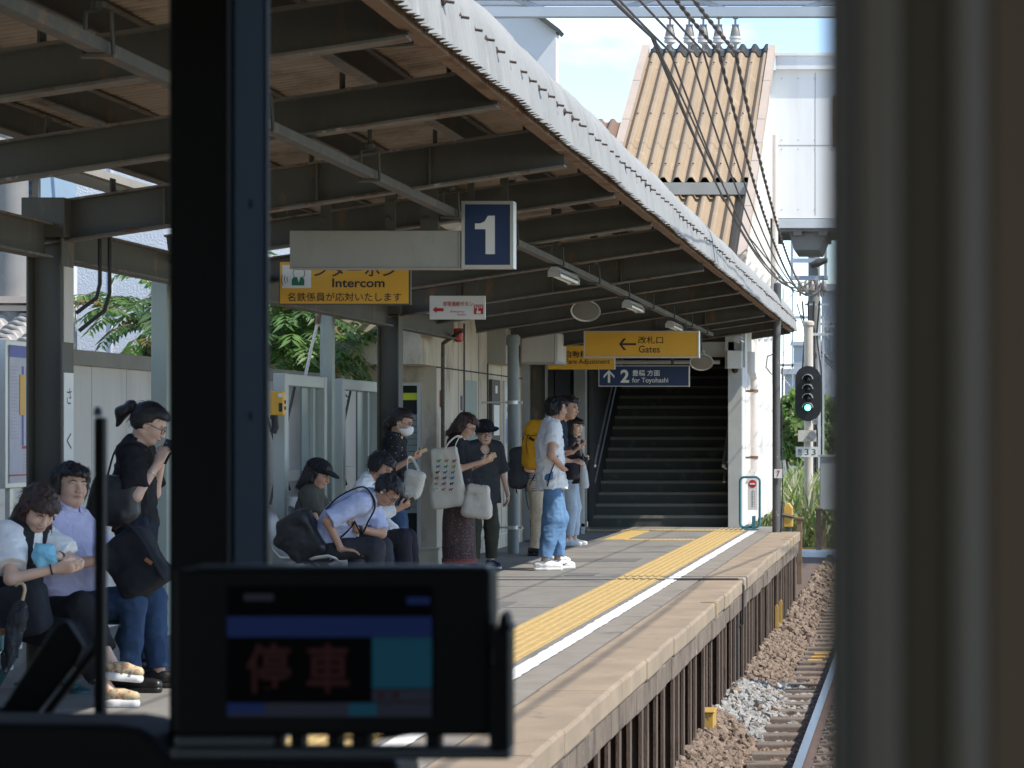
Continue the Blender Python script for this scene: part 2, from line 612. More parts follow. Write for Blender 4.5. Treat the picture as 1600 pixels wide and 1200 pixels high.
dots(-4.85, -2.9, 36.3, 36.6)
dots(-4.1, -3.8, 33.2, 36.3)
dots(-3.8, -2.9, 33.0, 33.3)
q.build('tactile_dots', M['yellow_tile'], plat)
q = MB()
rr = random.Random(9)
y = -6.0
edge = [(rr.uniform(-.006, .006), rr.uniform(-.006, .006)) for _ in range(600)]
vs, fs = [], []
for i in range(421):
    a, b_ = edge[i]
    vs += [(-2.385 + a, y + i * .1, 0.004), (-2.272 + b_, y + i * .1, 0.0085)]
vs = [(x, yy, 0.0085) for x, yy, _ in vs]
fs = [(2 * i, 2 * i + 1, 2 * i + 3, 2 * i + 2) for i in range(420)]
q.add(vs, fs)
q.build('white_edge_line', M['white_line'], plat)
M['patch'] = mat('patch', (0.135, 0.132, 0.127), 0.9, 0.16, 4, 0.35, 200)
for (xa, xb, ya, yb) in ((-4.2, -3.3, 19.3, 21.1), (-3.9, -3.05, 27.6, 28.3), (-4.6, -4.0, 31.0, 33.0), (-3.6, -3.0, 14.6, 16.2)):
    MB().box(xa, xb, ya, yb, 0.0, 0.0025).build('paving_patch', M['patch'], plat)
q = MB()
for Yj in (16.9, 20.4, 23.2, 26.5, 29.8, 33.9):
    q.box(-5.0, -2.9, Yj - .006, Yj + .006, 0.0, 0.0015)
q.build('paving_joint', M['dark_plank'], plat)
q = MB()
q.box(-3.45, -3.15, 24.9, 25.35, 0.0, 0.006)
q.build('cover_plate', M['patch'], plat)
# painted yellow ticks on the kerb
for Y in (21.0, 33.2, 34.0):
    MB().box(-1.78, -1.648, Y - .035, Y + .035, 0.0085, 0.0105).box(-1.6495, -1.6465, Y - .035, Y + .035, -.13, 0.0085).build('stop_mark', M['yellow_paint'], plat)

# small things along the platform foot
t = thing('cable_box', (-1.7, 20.5, -1.0), 'yellow steel cable box at the foot of the platform wall', 'box')
MB().box(-1.745, -1.625, 20.3, 20.6, -1.05, -.83).build('body', M['yellow_paint'], t, bevel=.008)
MB().box(-1.752, -1.618, 20.29, 20.61, -.829, -.815).build('lid', M['yellow_paint'], t, bevel=.004)
for k, (Y, lab) in enumerate(((30.6, 'nearer of two yellow marker stakes under the platform edge'), (31.5, 'farther of two yellow marker stakes under the platform edge'))):
    tag(MB().box(-1.715, -1.675, Y - .02, Y + .02, -1.2, -0.68).prism([(-1.715, -.68), (-1.675, -.68), (-1.695, -.66)], 'y', Y - .02, Y + .02).build('marker_stake', M['yellow_paint'], None, bevel=.004), lab, 'stake', 'marker stakes by the platform foot')
t = thing('track_marker', (-1.16, 28.2, -1.2), 'small yellow striped marker blocks lying in the brown ballast', 'marker')
for k in range(3):
    MB().box(-1.2 + k * .02, -1.04 + k * .02, 27.6 + k * .4, 27.7 + k * .4, -1.22, -1.055).build('block', M['yellow_paint'], t, bevel=.01)
# ---------------------------------------------------------------- canopy
M['steel_dark'] = mat('steel_dark', (0.070, 0.066, 0.055), 0.6, 0.25, 3, 0.15, 60, spots=[((0.13, 0.08, 0.045), 5, 0.6, 0.07), ((0.045, 0.04, 0.034), 1.5, .55, .2)], streak=.4)
M['steel_flange'] = mat('steel_flange', (0.14, 0.125, 0.105), 0.75, 0.2, 5, 0.2, 60, spots=[((0.13, 0.06, 0.03), 7, 0.56, 0.05), ((0.3, 0.27, 0.235), 11, 0.61, 0.05)])
M['steel_rust'] = mat('steel_rust', (0.20, 0.125, 0.075), 0.85, 0.2, 5, 0.3, 80, spots=[((0.13, 0.055, 0.025), 5, 0.52, 0.1), ((0.30, 0.26, 0.2), 9, 0.6, 0.06)])
M['deck_under'] = mat('deck_under', (0.315, 0.25, 0.19), 0.85, 0.2, 2, 0.1, 60, spots=[((0.16, 0.125, 0.095), 1.6, 0.52, 0.14), ((0.22, 0.12, 0.07), 5, 0.62, 0.08)])
M['deck_top'] = mat('deck_top', (0.28, 0.285, 0.28), 0.7, 0.12, 3, 0.15, 90, spots=[((0.19, 0.188, 0.18), 3.5, 0.56, 0.16), ((0.35, 0.35, 0.34), 14, 0.6, 0.12)], streak=0.25)
M['bolt'] = mat('bolt', (0.06, 0.038, 0.032), 0.8, 0.2, 30)
M['bolt_dark'] = mat('bolt_dark', (0.03, 0.03, 0.03), 0.7, 0.2, 30)
M['conduit'] = mat('conduit', (0.08, 0.072, 0.06), 0.7, 0.25, 5, 0.1, 60, spots=((0.16, 0.10, 0.06), 8, 0.55, 0.08))
M['grey_paint'] = mat('grey_paint', (0.42, 0.43, 0.41), 0.55, 0.08, 4, 0.05, 40)
M['alu'] = mat('alu', (0.55, 0.55, 0.54), 0.4, 0.06, 5, 0, 20, metal=0.7)
M['column'] = mat('column', (0.075, 0.070, 0.057), 0.6, 0.18, 3, 0.1, 60, spots=[((0.16, 0.115, 0.075), 4, 0.6, 0.08), ((0.12, 0.12, 0.10), 2.5, 0.6, 0.1)], streak=0.35)
M['black_rubber'] = mat('black_rubber', (0.02, 0.02, 0.021), 0.6, 0.15, 10)

M['panel_dim'] = mat('panel_dim', (0.16, 0.155, 0.14), .6, .1, 5)
EX, EZ = -1.92, 2.97              # eave line
BY = [5.1, 7.4, 9.9, 12.0, 14.3, 16.6, 18.9, 21.2, 23.5, 25.8, 28.1, 30.4, 32.7, 35.0, 37.3, 39.5]
Y0, Y1 = -3.0, 39.8

can = thing('platform_canopy', (-3.4, 18, 0), 'corrugated platform canopy on dark steel beams with pale curved eave', 'canopy')


def deck_profile(off):
    """(x, z) from the back edge over the roof and down the curled eave; off = outward offset."""
    pts = [(-4.85, 3.02 + off), (-4.2, 3.115 + off), (-3.5, 3.215 + off), (-2.8, 3.315 + off), (-2.35, 3.38 + off)]
    cx_, cz_, r = -2.22, 3.10, 0.295
    for a in range(96, -1, -12):
        pts.append((cx_ + (r + off) * math.cos(R(a)), cz_ + (r + off) * math.sin(R(a))))
    pts += [(cx_ + r + off + .012, 3.03), (cx_ + r + off + .02, EZ - .005)]
    return pts


def corrugated(off, y0, y1, pitch, amp, flip, per=6):
    prof = deck_profile(off)
    n = int((y1 - y0) / pitch * per) + 1
    k = len(prof)
    P = np.array(prof)
    T = np.gradient(P, axis=0)
    T /= np.linalg.norm(T, axis=1, keepdims=True)
    N = np.stack([-T[:, 1], T[:, 0]], 1)
    N[N[:, 1] < -.2] *= -1
    ys = np.linspace(y0, y1, n)
    wv = amp * np.cos(2 * np.pi * (ys - y0) / pitch)
    wv = wv + 0.006 * np.sin(ys * 1.7) + 0.007 * (np.floor((ys - y0) / 0.64) % 2)
    V = np.zeros((n, k, 3))
    V[:, :, 0] = P[None, :, 0] + N[None, :, 0] * wv[:, None]
    V[:, :, 2] = P[None, :, 1] + N[None, :, 1] * wv[:, None]
    V[:, :, 1] = ys[:, None]
    jit = np.random.default_rng(4).uniform(-.004, .004, n // 5 + 1)
    V[:, -1, 2] += np.repeat(jit, 5)[:n]
    I = np.arange(n * k).reshape(n, k)
    Q = np.stack([I[:-1, :-1], I[1:, :-1], I[1:, 1:], I[:-1, 1:]], -1).reshape(-1, 4)
    if flip:
        Q = Q[:, ::-1]
    return V.reshape(-1, 3), Q


V, Q = corrugated(0.012, Y0, Y1, 0.08, 0.017, False)
np_mesh('roof_sheeting', V, Q, M['deck_top'], can)
V, Q = corrugated(0.0, Y0, Y1, 0.08, 0.017, True)
np_mesh('roof_lining', V, Q, M['deck_under'], can)
q = MB()
q.box(-2.0, -1.935, Y0, Y1, EZ - .02, EZ + .055)
q.build('eave_angle', M['steel_rust'], can)


def zb(x):
    return 2.885 + 0.15 * (x - EX)


for i, Y in enumerate(BY):
    main = i in (0, 4, 8, 12)
    dep = 0.235 if main else 0.19
    x0, x1 = (-4.95 if main else -4.85), EX - .05
    q = MB()
    q.ibeam((x0, Y, zb(x0) - (.0 if main else -.04)), (x1, Y, zb(x1) - (.0 if main else -.04)), dep, 0.11, .012, 0, 1)
    if main:
        for xs in (-3.35, -2.72, -4.2):
            q.box(xs - .006, xs + .006, Y - .053, Y - .007, zb(xs) + .014, zb(xs) + dep - .014)
    for xs in (-4.55, -4.13, -3.44, -2.75, -2.25):
        zq = zb(xs) + (.0 if main else .04) + dep
        q.box(xs + .045, xs + .055, Y - .04, Y + .04, zq - .002, zq + .09)
        q.box(xs + .045, xs + .11, Y - .04, Y + .04, zq + .001, zq + .009)
        for yy in (-.02, .02):
            q.lathe((xs + .085, Y + yy, zq + .01), (0, 0, 1), [(0, .011), (.009, .011), (.012, .006)], 6)
    q.build('cross_beam', [M['steel_dark'], M['steel_flange']], can)
# purlins between beams, running along the platform
for X, dz in ((-4.55, 0), (-4.13, 0), (-3.44, 0), (-2.75, 0), (-2.25, 0)):
    q = MB()
    zt = 3.02 + (X + 4.85) * 0.144 - .022
    q.ibeam((X, Y0, zt - .15), (X, Y1, zt - .15), 0.15, 0.075, .009, 0, 1)
    q.build('purlin', [M['steel_dark'], M['steel_flange']], can)
# tie rods under the deck
for i in range(1, len(BY) - 1):
    ya, yb = BY[i] + .25, BY[i + 1] - .2
    q = MB()
    za = lambda x: zb(x) + .225
    q.tube([(-4.3, ya, za(-4.3)), (-2.15, ya + .75, za(-2.15) - .02)], 0.011, 6)
    q.tube([(-2.42, ya + .655, za(-2.42)), (-2.2, ya + .73, za(-2.2))], 0.022, 6)
    q.tube([(-4.3, ya + .7, za(-4.3)), (-3.0, ya, za(-3.0))], 0.011, 6)
    q.build('tie_rod', M['steel_dark'], can)
# columns with the longitudinal girder
for Y in (5.1, 14.3, 23.5, 32.7):
    q = MB()
    q.box(-4.95, -4.938, Y - .1, Y + .1, 0, 2.48)
    q.box(-4.762, -4.75, Y - .1, Y + .1, 0, 2.48)
    q.box(-4.938, -4.762, Y - .007, Y + .007, 0, 2.48)
    q.box(-5.0, -4.70, Y - .15, Y + .15, 0.0, 0.016)
    q.box(-4.97, -4.73, Y - .12, Y + .12, 2.48, 2.70)
    q.build('column', M['column'], can, bevel=.004)
for ya, yb in ((-3, 5.1), (5.1, 14.3), (14.3, 23.5), (23.5, 26.8)):
    q = MB()
    q.ibeam((-4.85, ya + .11, 2.365), (-4.85, yb - .11, 2.365), 0.195, 0.11, .012, 0, 1)
    q.build('girder', [M['column'], M['steel_flange']], can)
M['gutter'] = mat('gutter', (.30, .28, .24), .7, .15, 4)
MB().box(-5.09, -4.87, Y0, Y1 - 2, 2.90, 2.915).box(-5.09, -5.075, Y0, Y1 - 2, 2.915, 3.03).build('gutter', M['gutter'], can)
# hook bolts on the curled eave
bolt = None
for i in range(100):
    Y = 8.4 + i * 0.315
    if Y > 39.6:
        break
    if bolt is None:
        q = MB()
        q.tube([(-1.925, Y, 3.125), (-1.862, Y, 3.115)], 0.0065, 6)
        q.lathe((-1.908, Y, 3.122), (1, 0, -.12), [(0, .022), (.008, .019), (.014, .009)], 8)
        bolt = q.build('hook_bolt', M['bolt'], can)
    else:
        c = bolt.copy()
        COL.objects.link(c)
        c.parent = can
        c.location = (0, i * .315 + random.uniform(-.02, .02), random.uniform(-.008, .008))

# ---------------------------------------------------------------- cable channel, hangers, lamps
ch = thing('cable_channel', (-2.85, 20, 2.74), 'long peeling grey cable channel hung under the canopy beams', 'cable channel')
q = MB()
q.box(-2.88, -2.82, 5, 35.2, 2.715, 2.724)
q.box(-2.88, -2.872, 5, 35.2, 2.724, 2.76)
q.box(-2.828, -2.82, 5, 35.2, 2.724, 2.76)
q.build('channel', M['conduit'], ch)
q = MB()
q.tube([(-2.858, 5, 2.752), (-2.858, 35, 2.752)], .012, 6)
q.tube([(-2.84, 5, 2.748), (-2.84, 35, 2.748)], .009, 6)
q.build('cable', M['black_rubber'], ch)
for i, Y in enumerate([8.9, 11.1, 13.3, 15.6, 17.9, 20.2, 22.5, 24.8, 27.1, 29.4, 31.7, 34.0]):
    q = MB()
    q.tube([(-2.85, Y, 3.14), (-2.85, Y, 2.90)], .012, 6)
    q.box(-2.88, -2.82, Y - .03, Y + .03, 3.1, 3.16)
    q.lathe((-2.85, Y, 2.905), (0, 0, -1), [(0, .012), (.01, .028), (.03, .028), (.04, .012)], 8)
    q.tube([(-2.85, Y, 2.87), (-2.895, Y, 2.86), (-2.902, Y, 2.72), (-2.902, Y, 2.705)], .008, 5)
    q.tube([(-2.85, Y, 2.87), (-2.805, Y, 2.86), (-2.798, Y, 2.72), (-2.798, Y, 2.705)], .008, 5)
    q.box(-2.91, -2.79, Y - .02, Y + .02, 2.70, 2.713)
    q.build('hanger', M['steel_dark'], ch)

M['lamp_white'] = mat('lamp_white', (0.75, 0.74, 0.7), 0.4, 0.05, 4)
M['lamp_grey'] = mat('lamp_grey', (0.38, 0.37, 0.34), 0.6, 0.1, 6)
M['tube_glass'] = mat('tube_glass', (0.82, 0.81, 0.76), 0.25, 0.03, 4)


def lamp(Y, L, z, label, big=False, X=-2.85):
    t = thing('strip_light', (X, Y, z), label, 'lamp', 'lamps under the canopy')
    w = .11 if big else .05
    q = MB()
    q.prism([(X - w, z), (X + w, z), (X + w * .5, z + .035), (X - w * .5, z + .035)], 'y', Y - L / 2, Y + L / 2)
    q.build('housing', M['lamp_white' if big else 'lamp_grey'], t, bevel=.004)
    if big:
        q = MB()
        q.prism([(X - w * .85, z - .002), (X + w * .85, z - .002), (X + w * .7, z - .045), (X + w * .35, z - .07), (X - w * .35, z - .07), (X - w * .7, z - .045)], 'y', Y - L / 2 + .01, Y + L / 2 - .01)
        q.build('diffuser', M['tube_glass'], t, smooth=True)
    else:
        for dx in (-.03, .03):
            MB().cyl((X + dx, Y - L / 2 + .03, z - .025), (X + dx, Y + L / 2 - .03, z - .025), .014, n=10).build('tube', M['tube_glass'], t, smooth=True)
        for dy in (-L / 2 + .015, L / 2 - .015):
            MB().box(X - .05, X + .05, Y + dy - .012, Y + dy + .012, z - .045, z - .001).build('socket', M['lamp_grey'], t)
    return t


lamp(19.0, 1.25, 2.93, 'long white strip light with rounded diffuser behind the blue number sign', True, -3.36)
lamp(20.6, 1.15, 2.66, 'nearest of the three small twin tube lights below the cable channel')
lamp(25.6, 1.15, 2.66, 'middle of the three small twin tube lights below the cable channel')
lamp(29.9, 1.15, 2.64, 'farthest of the three small twin tube lights below the cable channel')
lamp(33.6, 0.62, 2.62, 'small strip light behind the right end of the yellow gates sign', False, -2.35)


def speaker(px, py, Y, label, r=.155):
    c = at(px, py, Y)
    t = thing('horn_speaker', c, label, 'speaker', 'horn speakers under the canopy')
    ax = Vector((.06, -.68, -.73)).normalized()
    q = MB()
    q.lathe(c - ax * .01, ax, [(0, r), (.012, r * 1.03), (.016, r), (.012, r * .93), (-.004, r * .86), (-.004, .001)], 28)
    q.build('rim', M['alu'], t, smooth=True)
    q = MB()
    q.lathe(c - ax * .2, ax, [(0, .05), (.06, .055), (.1, .08), (.185, r * .9)], 24)
    q.build('horn', M['lamp_grey'], t, smooth=True)
    q = MB()
    q.lathe(c - ax * .005, ax, [(-.004, r * .88), (.008, r * .86), (.014, r * .4), (.016, .001)], 24)
    q.build('grille', M['panel_dim'], t, smooth=True)
    q = MB()
    p0 = c - ax * .12
    q.tube([p0, (p0.x, p0.y, p0.z + .12), (p0.x, p0.y, 3.05)], .012, 6)
    q.build('bracket', M['steel_dark'], t)


speaker(915, 486, 27.2, 'round horn speaker hanging left above the yellow gates sign')
speaker(1096, 566, 35.2, 'round horn speaker hanging under the right end of the gates sign', .16)
# ---------------------------------------------------------------- hanging signs
M['navy'] = mat('navy', (0.012, 0.035, 0.10), 0.35, 0.08, 3)
M['sign_white'] = mat('sign_white', (0.72, 0.72, 0.69), 0.5, 0.04, 3)
M['sign_yellow'] = mat('sign_yellow', (0.72, 0.38, 0.035), 0.45, 0.06, 3)
M['sign_black'] = mat('sign_black', (0.02, 0.02, 0.02), 0.5, 0.05, 3)
M['sign_red'] = mat('sign_red', (0.45, 0.02, 0.03), 0.5, 0.05, 3)
M['sign_green'] = mat('sign_green', (0.01, 0.15, 0.07), 0.5, 0.05, 3)
M['sign_brown'] = mat('sign_brown', (0.10, 0.055, 0.03), 0.5, 0.05, 3)
M['panel_grey'] = mat('panel_grey', (0.33, 0.32, 0.285), 0.55, 0.12, 2.2, spots=((0.24, 0.23, 0.2), 3, 0.58, 0.2), streak=0.4)
M['skin_plain'] = mat('skin_plain', (0.6, 0.4, 0.3), 0.5, 0.03, 3)


def px2(px0, px1, py0, py1, Y):
    """world x0, x1, z_low, z_high of a photo rectangle at depth Y"""
    a, b_ = at(px0, py0, Y), at(px1, py1, Y)
    return a.x, b_.x, b_.z, a.z


def rod(mb, x, y, z0, z1, r=.012):
    mb.tube([(x, y, z0), (x, y, z1)], r, 6)


# blue platform number sign
Y = 15.8
x0, x1, z0, z1 = px2(721, 802, 314, 419, Y)
t = thing('number_sign', ((x0 + x1) / 2, Y, z0), 'navy square platform sign with a white numeral 1', 'sign')
q = MB()
q.box(x0, x1, Y + .01, Y + .12, z0, z1)
q.box(x0, x1, Y, Y + .012, z0, z0 + .02).box(x0, x1, Y, Y + .012, z1 - .02, z1).box(x0, x0 + .02, Y, Y + .012, z0 + .02, z1 - .02).box(x1 - .02, x1, Y, Y + .012, z0 + .02, z1 - .02)
q.build('frame', M['alu'], t)
card(x0 + .02, x1 - .02, z0 + .02, z1 - .02, Y + .006, M['navy'], t, 'panel')
a = lambda px, py: ((px - 1435) * Y / F, CAM_Z - (py - 675) * Y / F)
one = [a(742, 349), a(742, 358), a(758.5, 358), a(758.5, 397), a(773, 397), a(773, 337), a(762, 337), a(757, 346), a(750, 349)]
MB().prism(one, 'y', Y + .003, Y + .0058).build('numeral', M['sign_white'], t)
q = MB()
for x in (x0 + .05, x1 - .06):
    q.box(x - .02, x + .02, Y + .05, Y + .062, z1, 3.12)
build_each(q, 'hanger', M['steel_dark'], t)
# grey blank sign box
x0, x1, z0, z1 = px2(452, 719, 360, 420, Y)
t = thing('sign_box', ((x0 + x1) / 2, Y, z0), 'wide blank grey sign box hanging left of the navy number sign', 'sign box')
q = MB()
q.box(x0, x1, Y + .01, Y + .14, z0, z1)
q.box(x0 - .002, x1, Y, Y + .012, z0, z0 + .008)
q.box(x1 - .008, x1, Y, Y + .012, z0 + .008, z1)
q.build('case', M['panel_grey'], t, bevel=.004)
q = MB()
for px in (506, 668, 607):
    x = at(px, 0, Y).x
    w = .055 if px == 668 else .032
    q.box(x - w, x + w, Y + .05, Y + .065, z1, 3.02)
    for k in range(3):
        q.lathe((x + (k % 2 - .5) * w, Y + .048, z1 + .08 + .1 * k), (0, -1, 0), [(0, .014), (.008, .014), (.012, .006)], 6)
q.build('hanger', M['column'], t)

# yellow intercom sign
Y = 18.55
x0, x1, z0, z1 = px2(436, 641, 408, 476, Y)
t = thing('intercom_sign', ((x0 + x1) / 2, Y, z0), 'yellow sign with the word Intercom and a pictogram of a man in green', 'sign')
q = MB().box(x0, x1, Y + .006, Y + .05, z0, z1)
q.build('case', M['steel_dark'], t)
card(x0 + .006, x1 - .012, z0 + .008, z1 - .006, Y + .003, M['sign_yellow'], t, 'panel')
P = lambda px, py: at(px, py, Y)


def tx(s, px0, px1, py0, py1, yoff, m, bold=0.0):
    c0, c1 = P(px0, py1), P(px1, py0)
    return text(s, c0.x, c1.x, c0.z, c1.z, yoff, m, t, 'lettering', bold)


tx('インターホン', 462, 620, 411, 432, Y + .001, M['sign_black'], .012)
tx('Intercom', 519, 601, 435, 449, Y + .001, M['sign_black'], .02)
tx('名鉄係員が応対いたします', 449, 627, 457, 471, Y + .001, M['sign_black'], .008)
c0, c1 = P(441, 450), P(486, 414)
card(c0.x, c1.x, c0.z, c1.z, Y + .001, M['sign_white'], t, 'pictogram_ground')
q = MB()
c0, c1 = P(456, 446), P(475.5, 433)
h = c1.z - c0.z
w = c1.x - c0.x
q.prism([(c0.x, c0.z), (c1.x, c0.z), (c1.x, c0.z + h * .7), (c1.x - w * .15, c1.z), (c0.x + w * .15, c1.z), (c0.x, c0.z + h * .7)], 'y', Y - .0025, Y + .0008, 0)
cc = P(467, 427)
q.lathe((cc.x, Y + .0008, cc.z), (0, -1, 0), [(0, .04), (.0022, .04)], 20, 1)
q.lathe((cc.x, Y + .0006, cc.z), (0, -1, 0), [(0, .044), (.0018, .044)], 20, 2)
q.prism([(cc.x - .012, c1.z), (cc.x + .012, c1.z), (cc.x, c1.z - .04)], 'y', Y - .0035, Y - .0026, 1)
for r0 in (.045, .065, .085):
    pts = [(cc.x - .04 - r0 * math.cos(u), Y - .001, cc.z - .045 + r0 * math.sin(u)) for u in (-.5, -.2, .1, .4)]
    q.tube(pts, .002, 4, 3)
q.build('pictogram', [M['sign_green'], M['sign_white'], M['sign_black'], M['sign_brown']], t)
q = MB()
rod(q, x0 + .15, Y + .03, z1, 2.95)
rod(q, x1 - .1, Y + .03, z1, 3.0)
build_each(q, 'hanger', M['steel_dark'], t)

# emergency button sign
Y = 22.0
x0, x1, z0, z1 = px2(671, 758, 462, 499, Y)
t = thing('emergency_sign', ((x0 + x1) / 2, Y, z0), 'small white sign with red arrow and red SOS square', 'sign')
MB().box(x0, x1, Y + .003, Y + .035, z0, z1).build('case', M['sign_white'], t, bevel=.004)
P = lambda px, py: at(px, py, Y)
tx('非常通報ボタン', 692, 739, 471, 479, Y - .001, M['sign_red'], .01)
tx('Emergency\n        button', 704, 728, 485, 493, Y - .001, M['sign_red'])
arrow = [P(676, 484), P(682, 479), P(682, 481.5), P(693, 481.5), P(693, 486.5), P(682, 486.5), P(682, 489)]
q = MB()
q.prism([(v.x, v.z) for v in arrow], 'y', Y - .001, Y + .0025)
c0, c1 = P(740.5, 491), P(755, 476)
q.box(c0.x, c1.x, Y - .001, Y + .0025, c0.z, c1.z)
q.build('arrow_and_square', M['sign_red'], t)
tx('SOS', 741.5, 754, 477, 481.5, Y - .0016, M['sign_white'], .02)
q = MB()
c = P(748, 486)
q.box(c.x - .02, c.x + .018, Y - .002, Y - .0012, c.z - .022, c.z)
q.box(c.x - .014, c.x - .004, Y - .002, Y - .0012, c.z, c.z + .025)
q.build('hand_symbol', M['sign_white'], t)
q = MB()
rod(q, P(680, 0).x, Y + .02, z1, 2.9, .005)
rod(q, P(746, 0).x, Y + .02, z1, 2.95, .005)
for pxx in (680, 713, 746):
    q.lathe((P(pxx, 0).x, Y + .02, z1 - .002), (0, 0, 1), [(0, .012), (.012, .012), (.02, .004)], 8)
build_each(q, 'hanger', M['steel_dark'], t)

# gates sign
Y = 31.0
x0, x1, z0, z1 = px2(912, 1092, 517, 559, Y)
t = thing('gates_sign', ((x0 + x1) / 2, Y, z0), 'yellow hanging sign reading Gates with a left arrow', 'sign')
q = MB().box(x0, x1, Y + .012, Y + .18, z0, z1)
q.box(x0, x1, Y, Y + .014, z0, z0 + .016).box(x0, x1, Y, Y + .014, z1 - .016, z1).box(x0, x0 + .016, Y, Y + .014, z0 + .016, z1 - .016).box(x1 - .016, x1, Y, Y + .014, z0 + .016, z1 - .016)
q.build('frame', M['alu'], t)
card(x0 + .016, x1 - .016, z0 + .016, z1 - .016, Y + .007, M['sign_yellow'], t, 'panel')
P = lambda px, py: at(px, py, Y)
tx('改札口', 997, 1036, 525.5, 537, Y + .004, M['sign_black'], .008)
tx('Gates', 998, 1031, 540, 551, Y + .004, M['sign_black'], .008)
q = MB()
for poly in ([(967, 537.5), (974.5, 529), (978.5, 529), (972, 536.2), (994, 536.2), (994, 539.2), (972, 539.2), (978.5, 547), (974.5, 547)],):
    q.prism([(P(*v).x, P(*v).z) for v in poly], 'y', Y + .0035, Y + .0065)
q.build('arrow', M['sign_black'], t)
q = MB()
for pxx in (935, 1068):
    q.box(P(pxx, 0).x - .03, P(pxx, 0).x + .03, Y + .06, Y + .075, z1, 2.9)
build_each(q, 'hanger', M['steel_dark'], t)

# fare adjustment sign
Y = 33.4
x0, x1, z0, z1 = px2(840, 960, 540, 577, Y)
t = thing('fare_sign', ((x0 + x1) / 2, Y, z0), 'yellow sign reading Fare Adjustment partly behind the gates sign', 'sign')
MB().box(x0, x1, Y + .004, Y + .12, z0, z1).build('case', M['panel_grey'], t)
card(x0, x1, z0, z1, Y, M['sign_yellow'], t, 'panel')
P = lambda px, py: at(px, py, Y)
tx('自動精算機', 884, 942, 548, 559, Y - .002, M['sign_black'], .008)
tx('Fare Adjustment', 884, 953, 561, 571, Y - .002, M['sign_black'], .006)
q = MB()
rod(q, x0 + .1, Y + .06, z1, 2.9)
rod(q, x1 - .1, Y + .06, z1, 2.9)
build_each(q, 'hanger', M['steel_dark'], t)

# platform 2 sign
Y = 35.6
x0, x1, z0, z1 = px2(935, 1077, 571, 604, Y)
t = thing('direction_sign', ((x0 + x1) / 2, Y, z0), 'navy sign with up arrow and 2 for Toyohashi', 'sign')
q = MB().box(x0, x1, Y + .012, Y + .1, z0, z1)
q.box(x0, x1, Y, Y + .014, z0, z0 + .012).box(x0, x1, Y, Y + .014, z1 - .012, z1).box(x0, x0 + .012, Y, Y + .014, z0 + .012, z1 - .012).box(x1 - .012, x1, Y, Y + .014, z0 + .012, z1 - .012)
q.build('frame', M['alu'], t)
card(x0 + .012, x1 - .012, z0 + .012, z1 - .012, Y + .007, M['navy'], t, 'panel')
P = lambda px, py: at(px, py, Y)
tx('2', 969.5, 983, 577.5, 598, Y + .004, M['sign_white'], .03)
tx('豊橋 方面', 988, 1031, 578, 587.5, Y + .004, M['sign_white'], .012)
tx('for Toyohashi', 987.5, 1044, 590, 600, Y + .004, M['sign_white'], .012)
q = MB()
poly = [(951.5, 578), (960, 587), (960, 591), (953.3, 583.6), (953.3, 598), (949.7, 598), (949.7, 583.6), (943, 591), (943, 587)]
q.prism([(P(*v).x, P(*v).z) for v in poly], 'y', Y + .0035, Y + .0065)
q.build('arrow', M['sign_white'], t)
q = MB()
for pxx in (950, 1050):
    q.box(P(pxx, 0).x - .02, P(pxx, 0).x + .02, Y + .04, Y + .055, z1, 2.9)
build_each(q, 'hanger', M['steel_dark'], t)

# ---------------------------------------------------------------- concrete station cabin
M['concrete'] = mat('concrete', (0.56, 0.49, 0.39), 0.85, 0.14, 2.2, 0.2, 60, spots=[((0.31, 0.255, 0.19), 2.6, 0.52, 0.16), ((0.25, 0.21, 0.165), 34, 0.66, 0.04), ((0.56, 0.53, 0.47), 1.3, 0.6, 0.12)], streak=0.45)
M['concrete_pale'] = mat('concrete_pale', (0.55, 0.54, 0.50), 0.85, 0.1, 2.0, 0.2, 60, spots=[((0.40, 0.36, 0.3), 1.6, 0.57, 0.16), ((0.6, 0.6, 0.57), 6, 0.62, 0.1)], streak=0.3)
M['dark_gap'] = mat('dark_gap', (0.03, 0.028, 0.025), 0.9, 0.1, 5)
M['glass_dark'] = mat('glass_dark', (0.015, 0.02, 0.022), 0.08, 0.1, 2)
M['lime_reflection'] = mat('lime_reflection', (0.62, 0.72, 0.05), 0.5, 0.05, 6)
M['shutter_green'] = mat('shutter_green', (0.25, 0.30, 0.28), 0.5, 0.08, 3)
M['paper'] = mat('paper', (0.70, 0.70, 0.67), 0.6, 0.05, 5)
M['paper_blue'] = mat('paper_blue', (0.25, 0.32, 0.5), 0.6, 0.3, 25)
M['red_lamp'] = mat('red_lamp', (0.5, 0.025, 0.02), 0.3, 0.1, 8)

WX = -5.06
cab = thing('station_cabin', (-5.7, 29.5, 0), 'weathered beige concrete station cabin with panel joints behind the waiting people', 'building')
q = MB()
q.box(-7.2, WX, 26.9, 32.7, 0.17, 3.0)
q.box(-7.2, WX + .02, 26.88, 32.7, 0.0, 0.165)
q.box(-7.2, WX - .002, 26.05, 26.9, 2.09, 2.62)
q.build('wall', M['concrete'], cab, bevel=.006)
q = MB()
for Yj in (28.15, 29.45, 31.05, 31.9):
    q.box(WX - .004, WX + .002, Yj - .006, Yj + .006, 0.175, 3.0)
q.box(WX - .004, WX + .0025, 26.9, 32.7, 2.075, 2.09)
q.build('panel_joint', M['dark_gap'], cab)
MB().box(-6.5, WX + .035, 26.86, 32.7, 0.165, 0.185).build('ledge', M['concrete_pale'], cab)
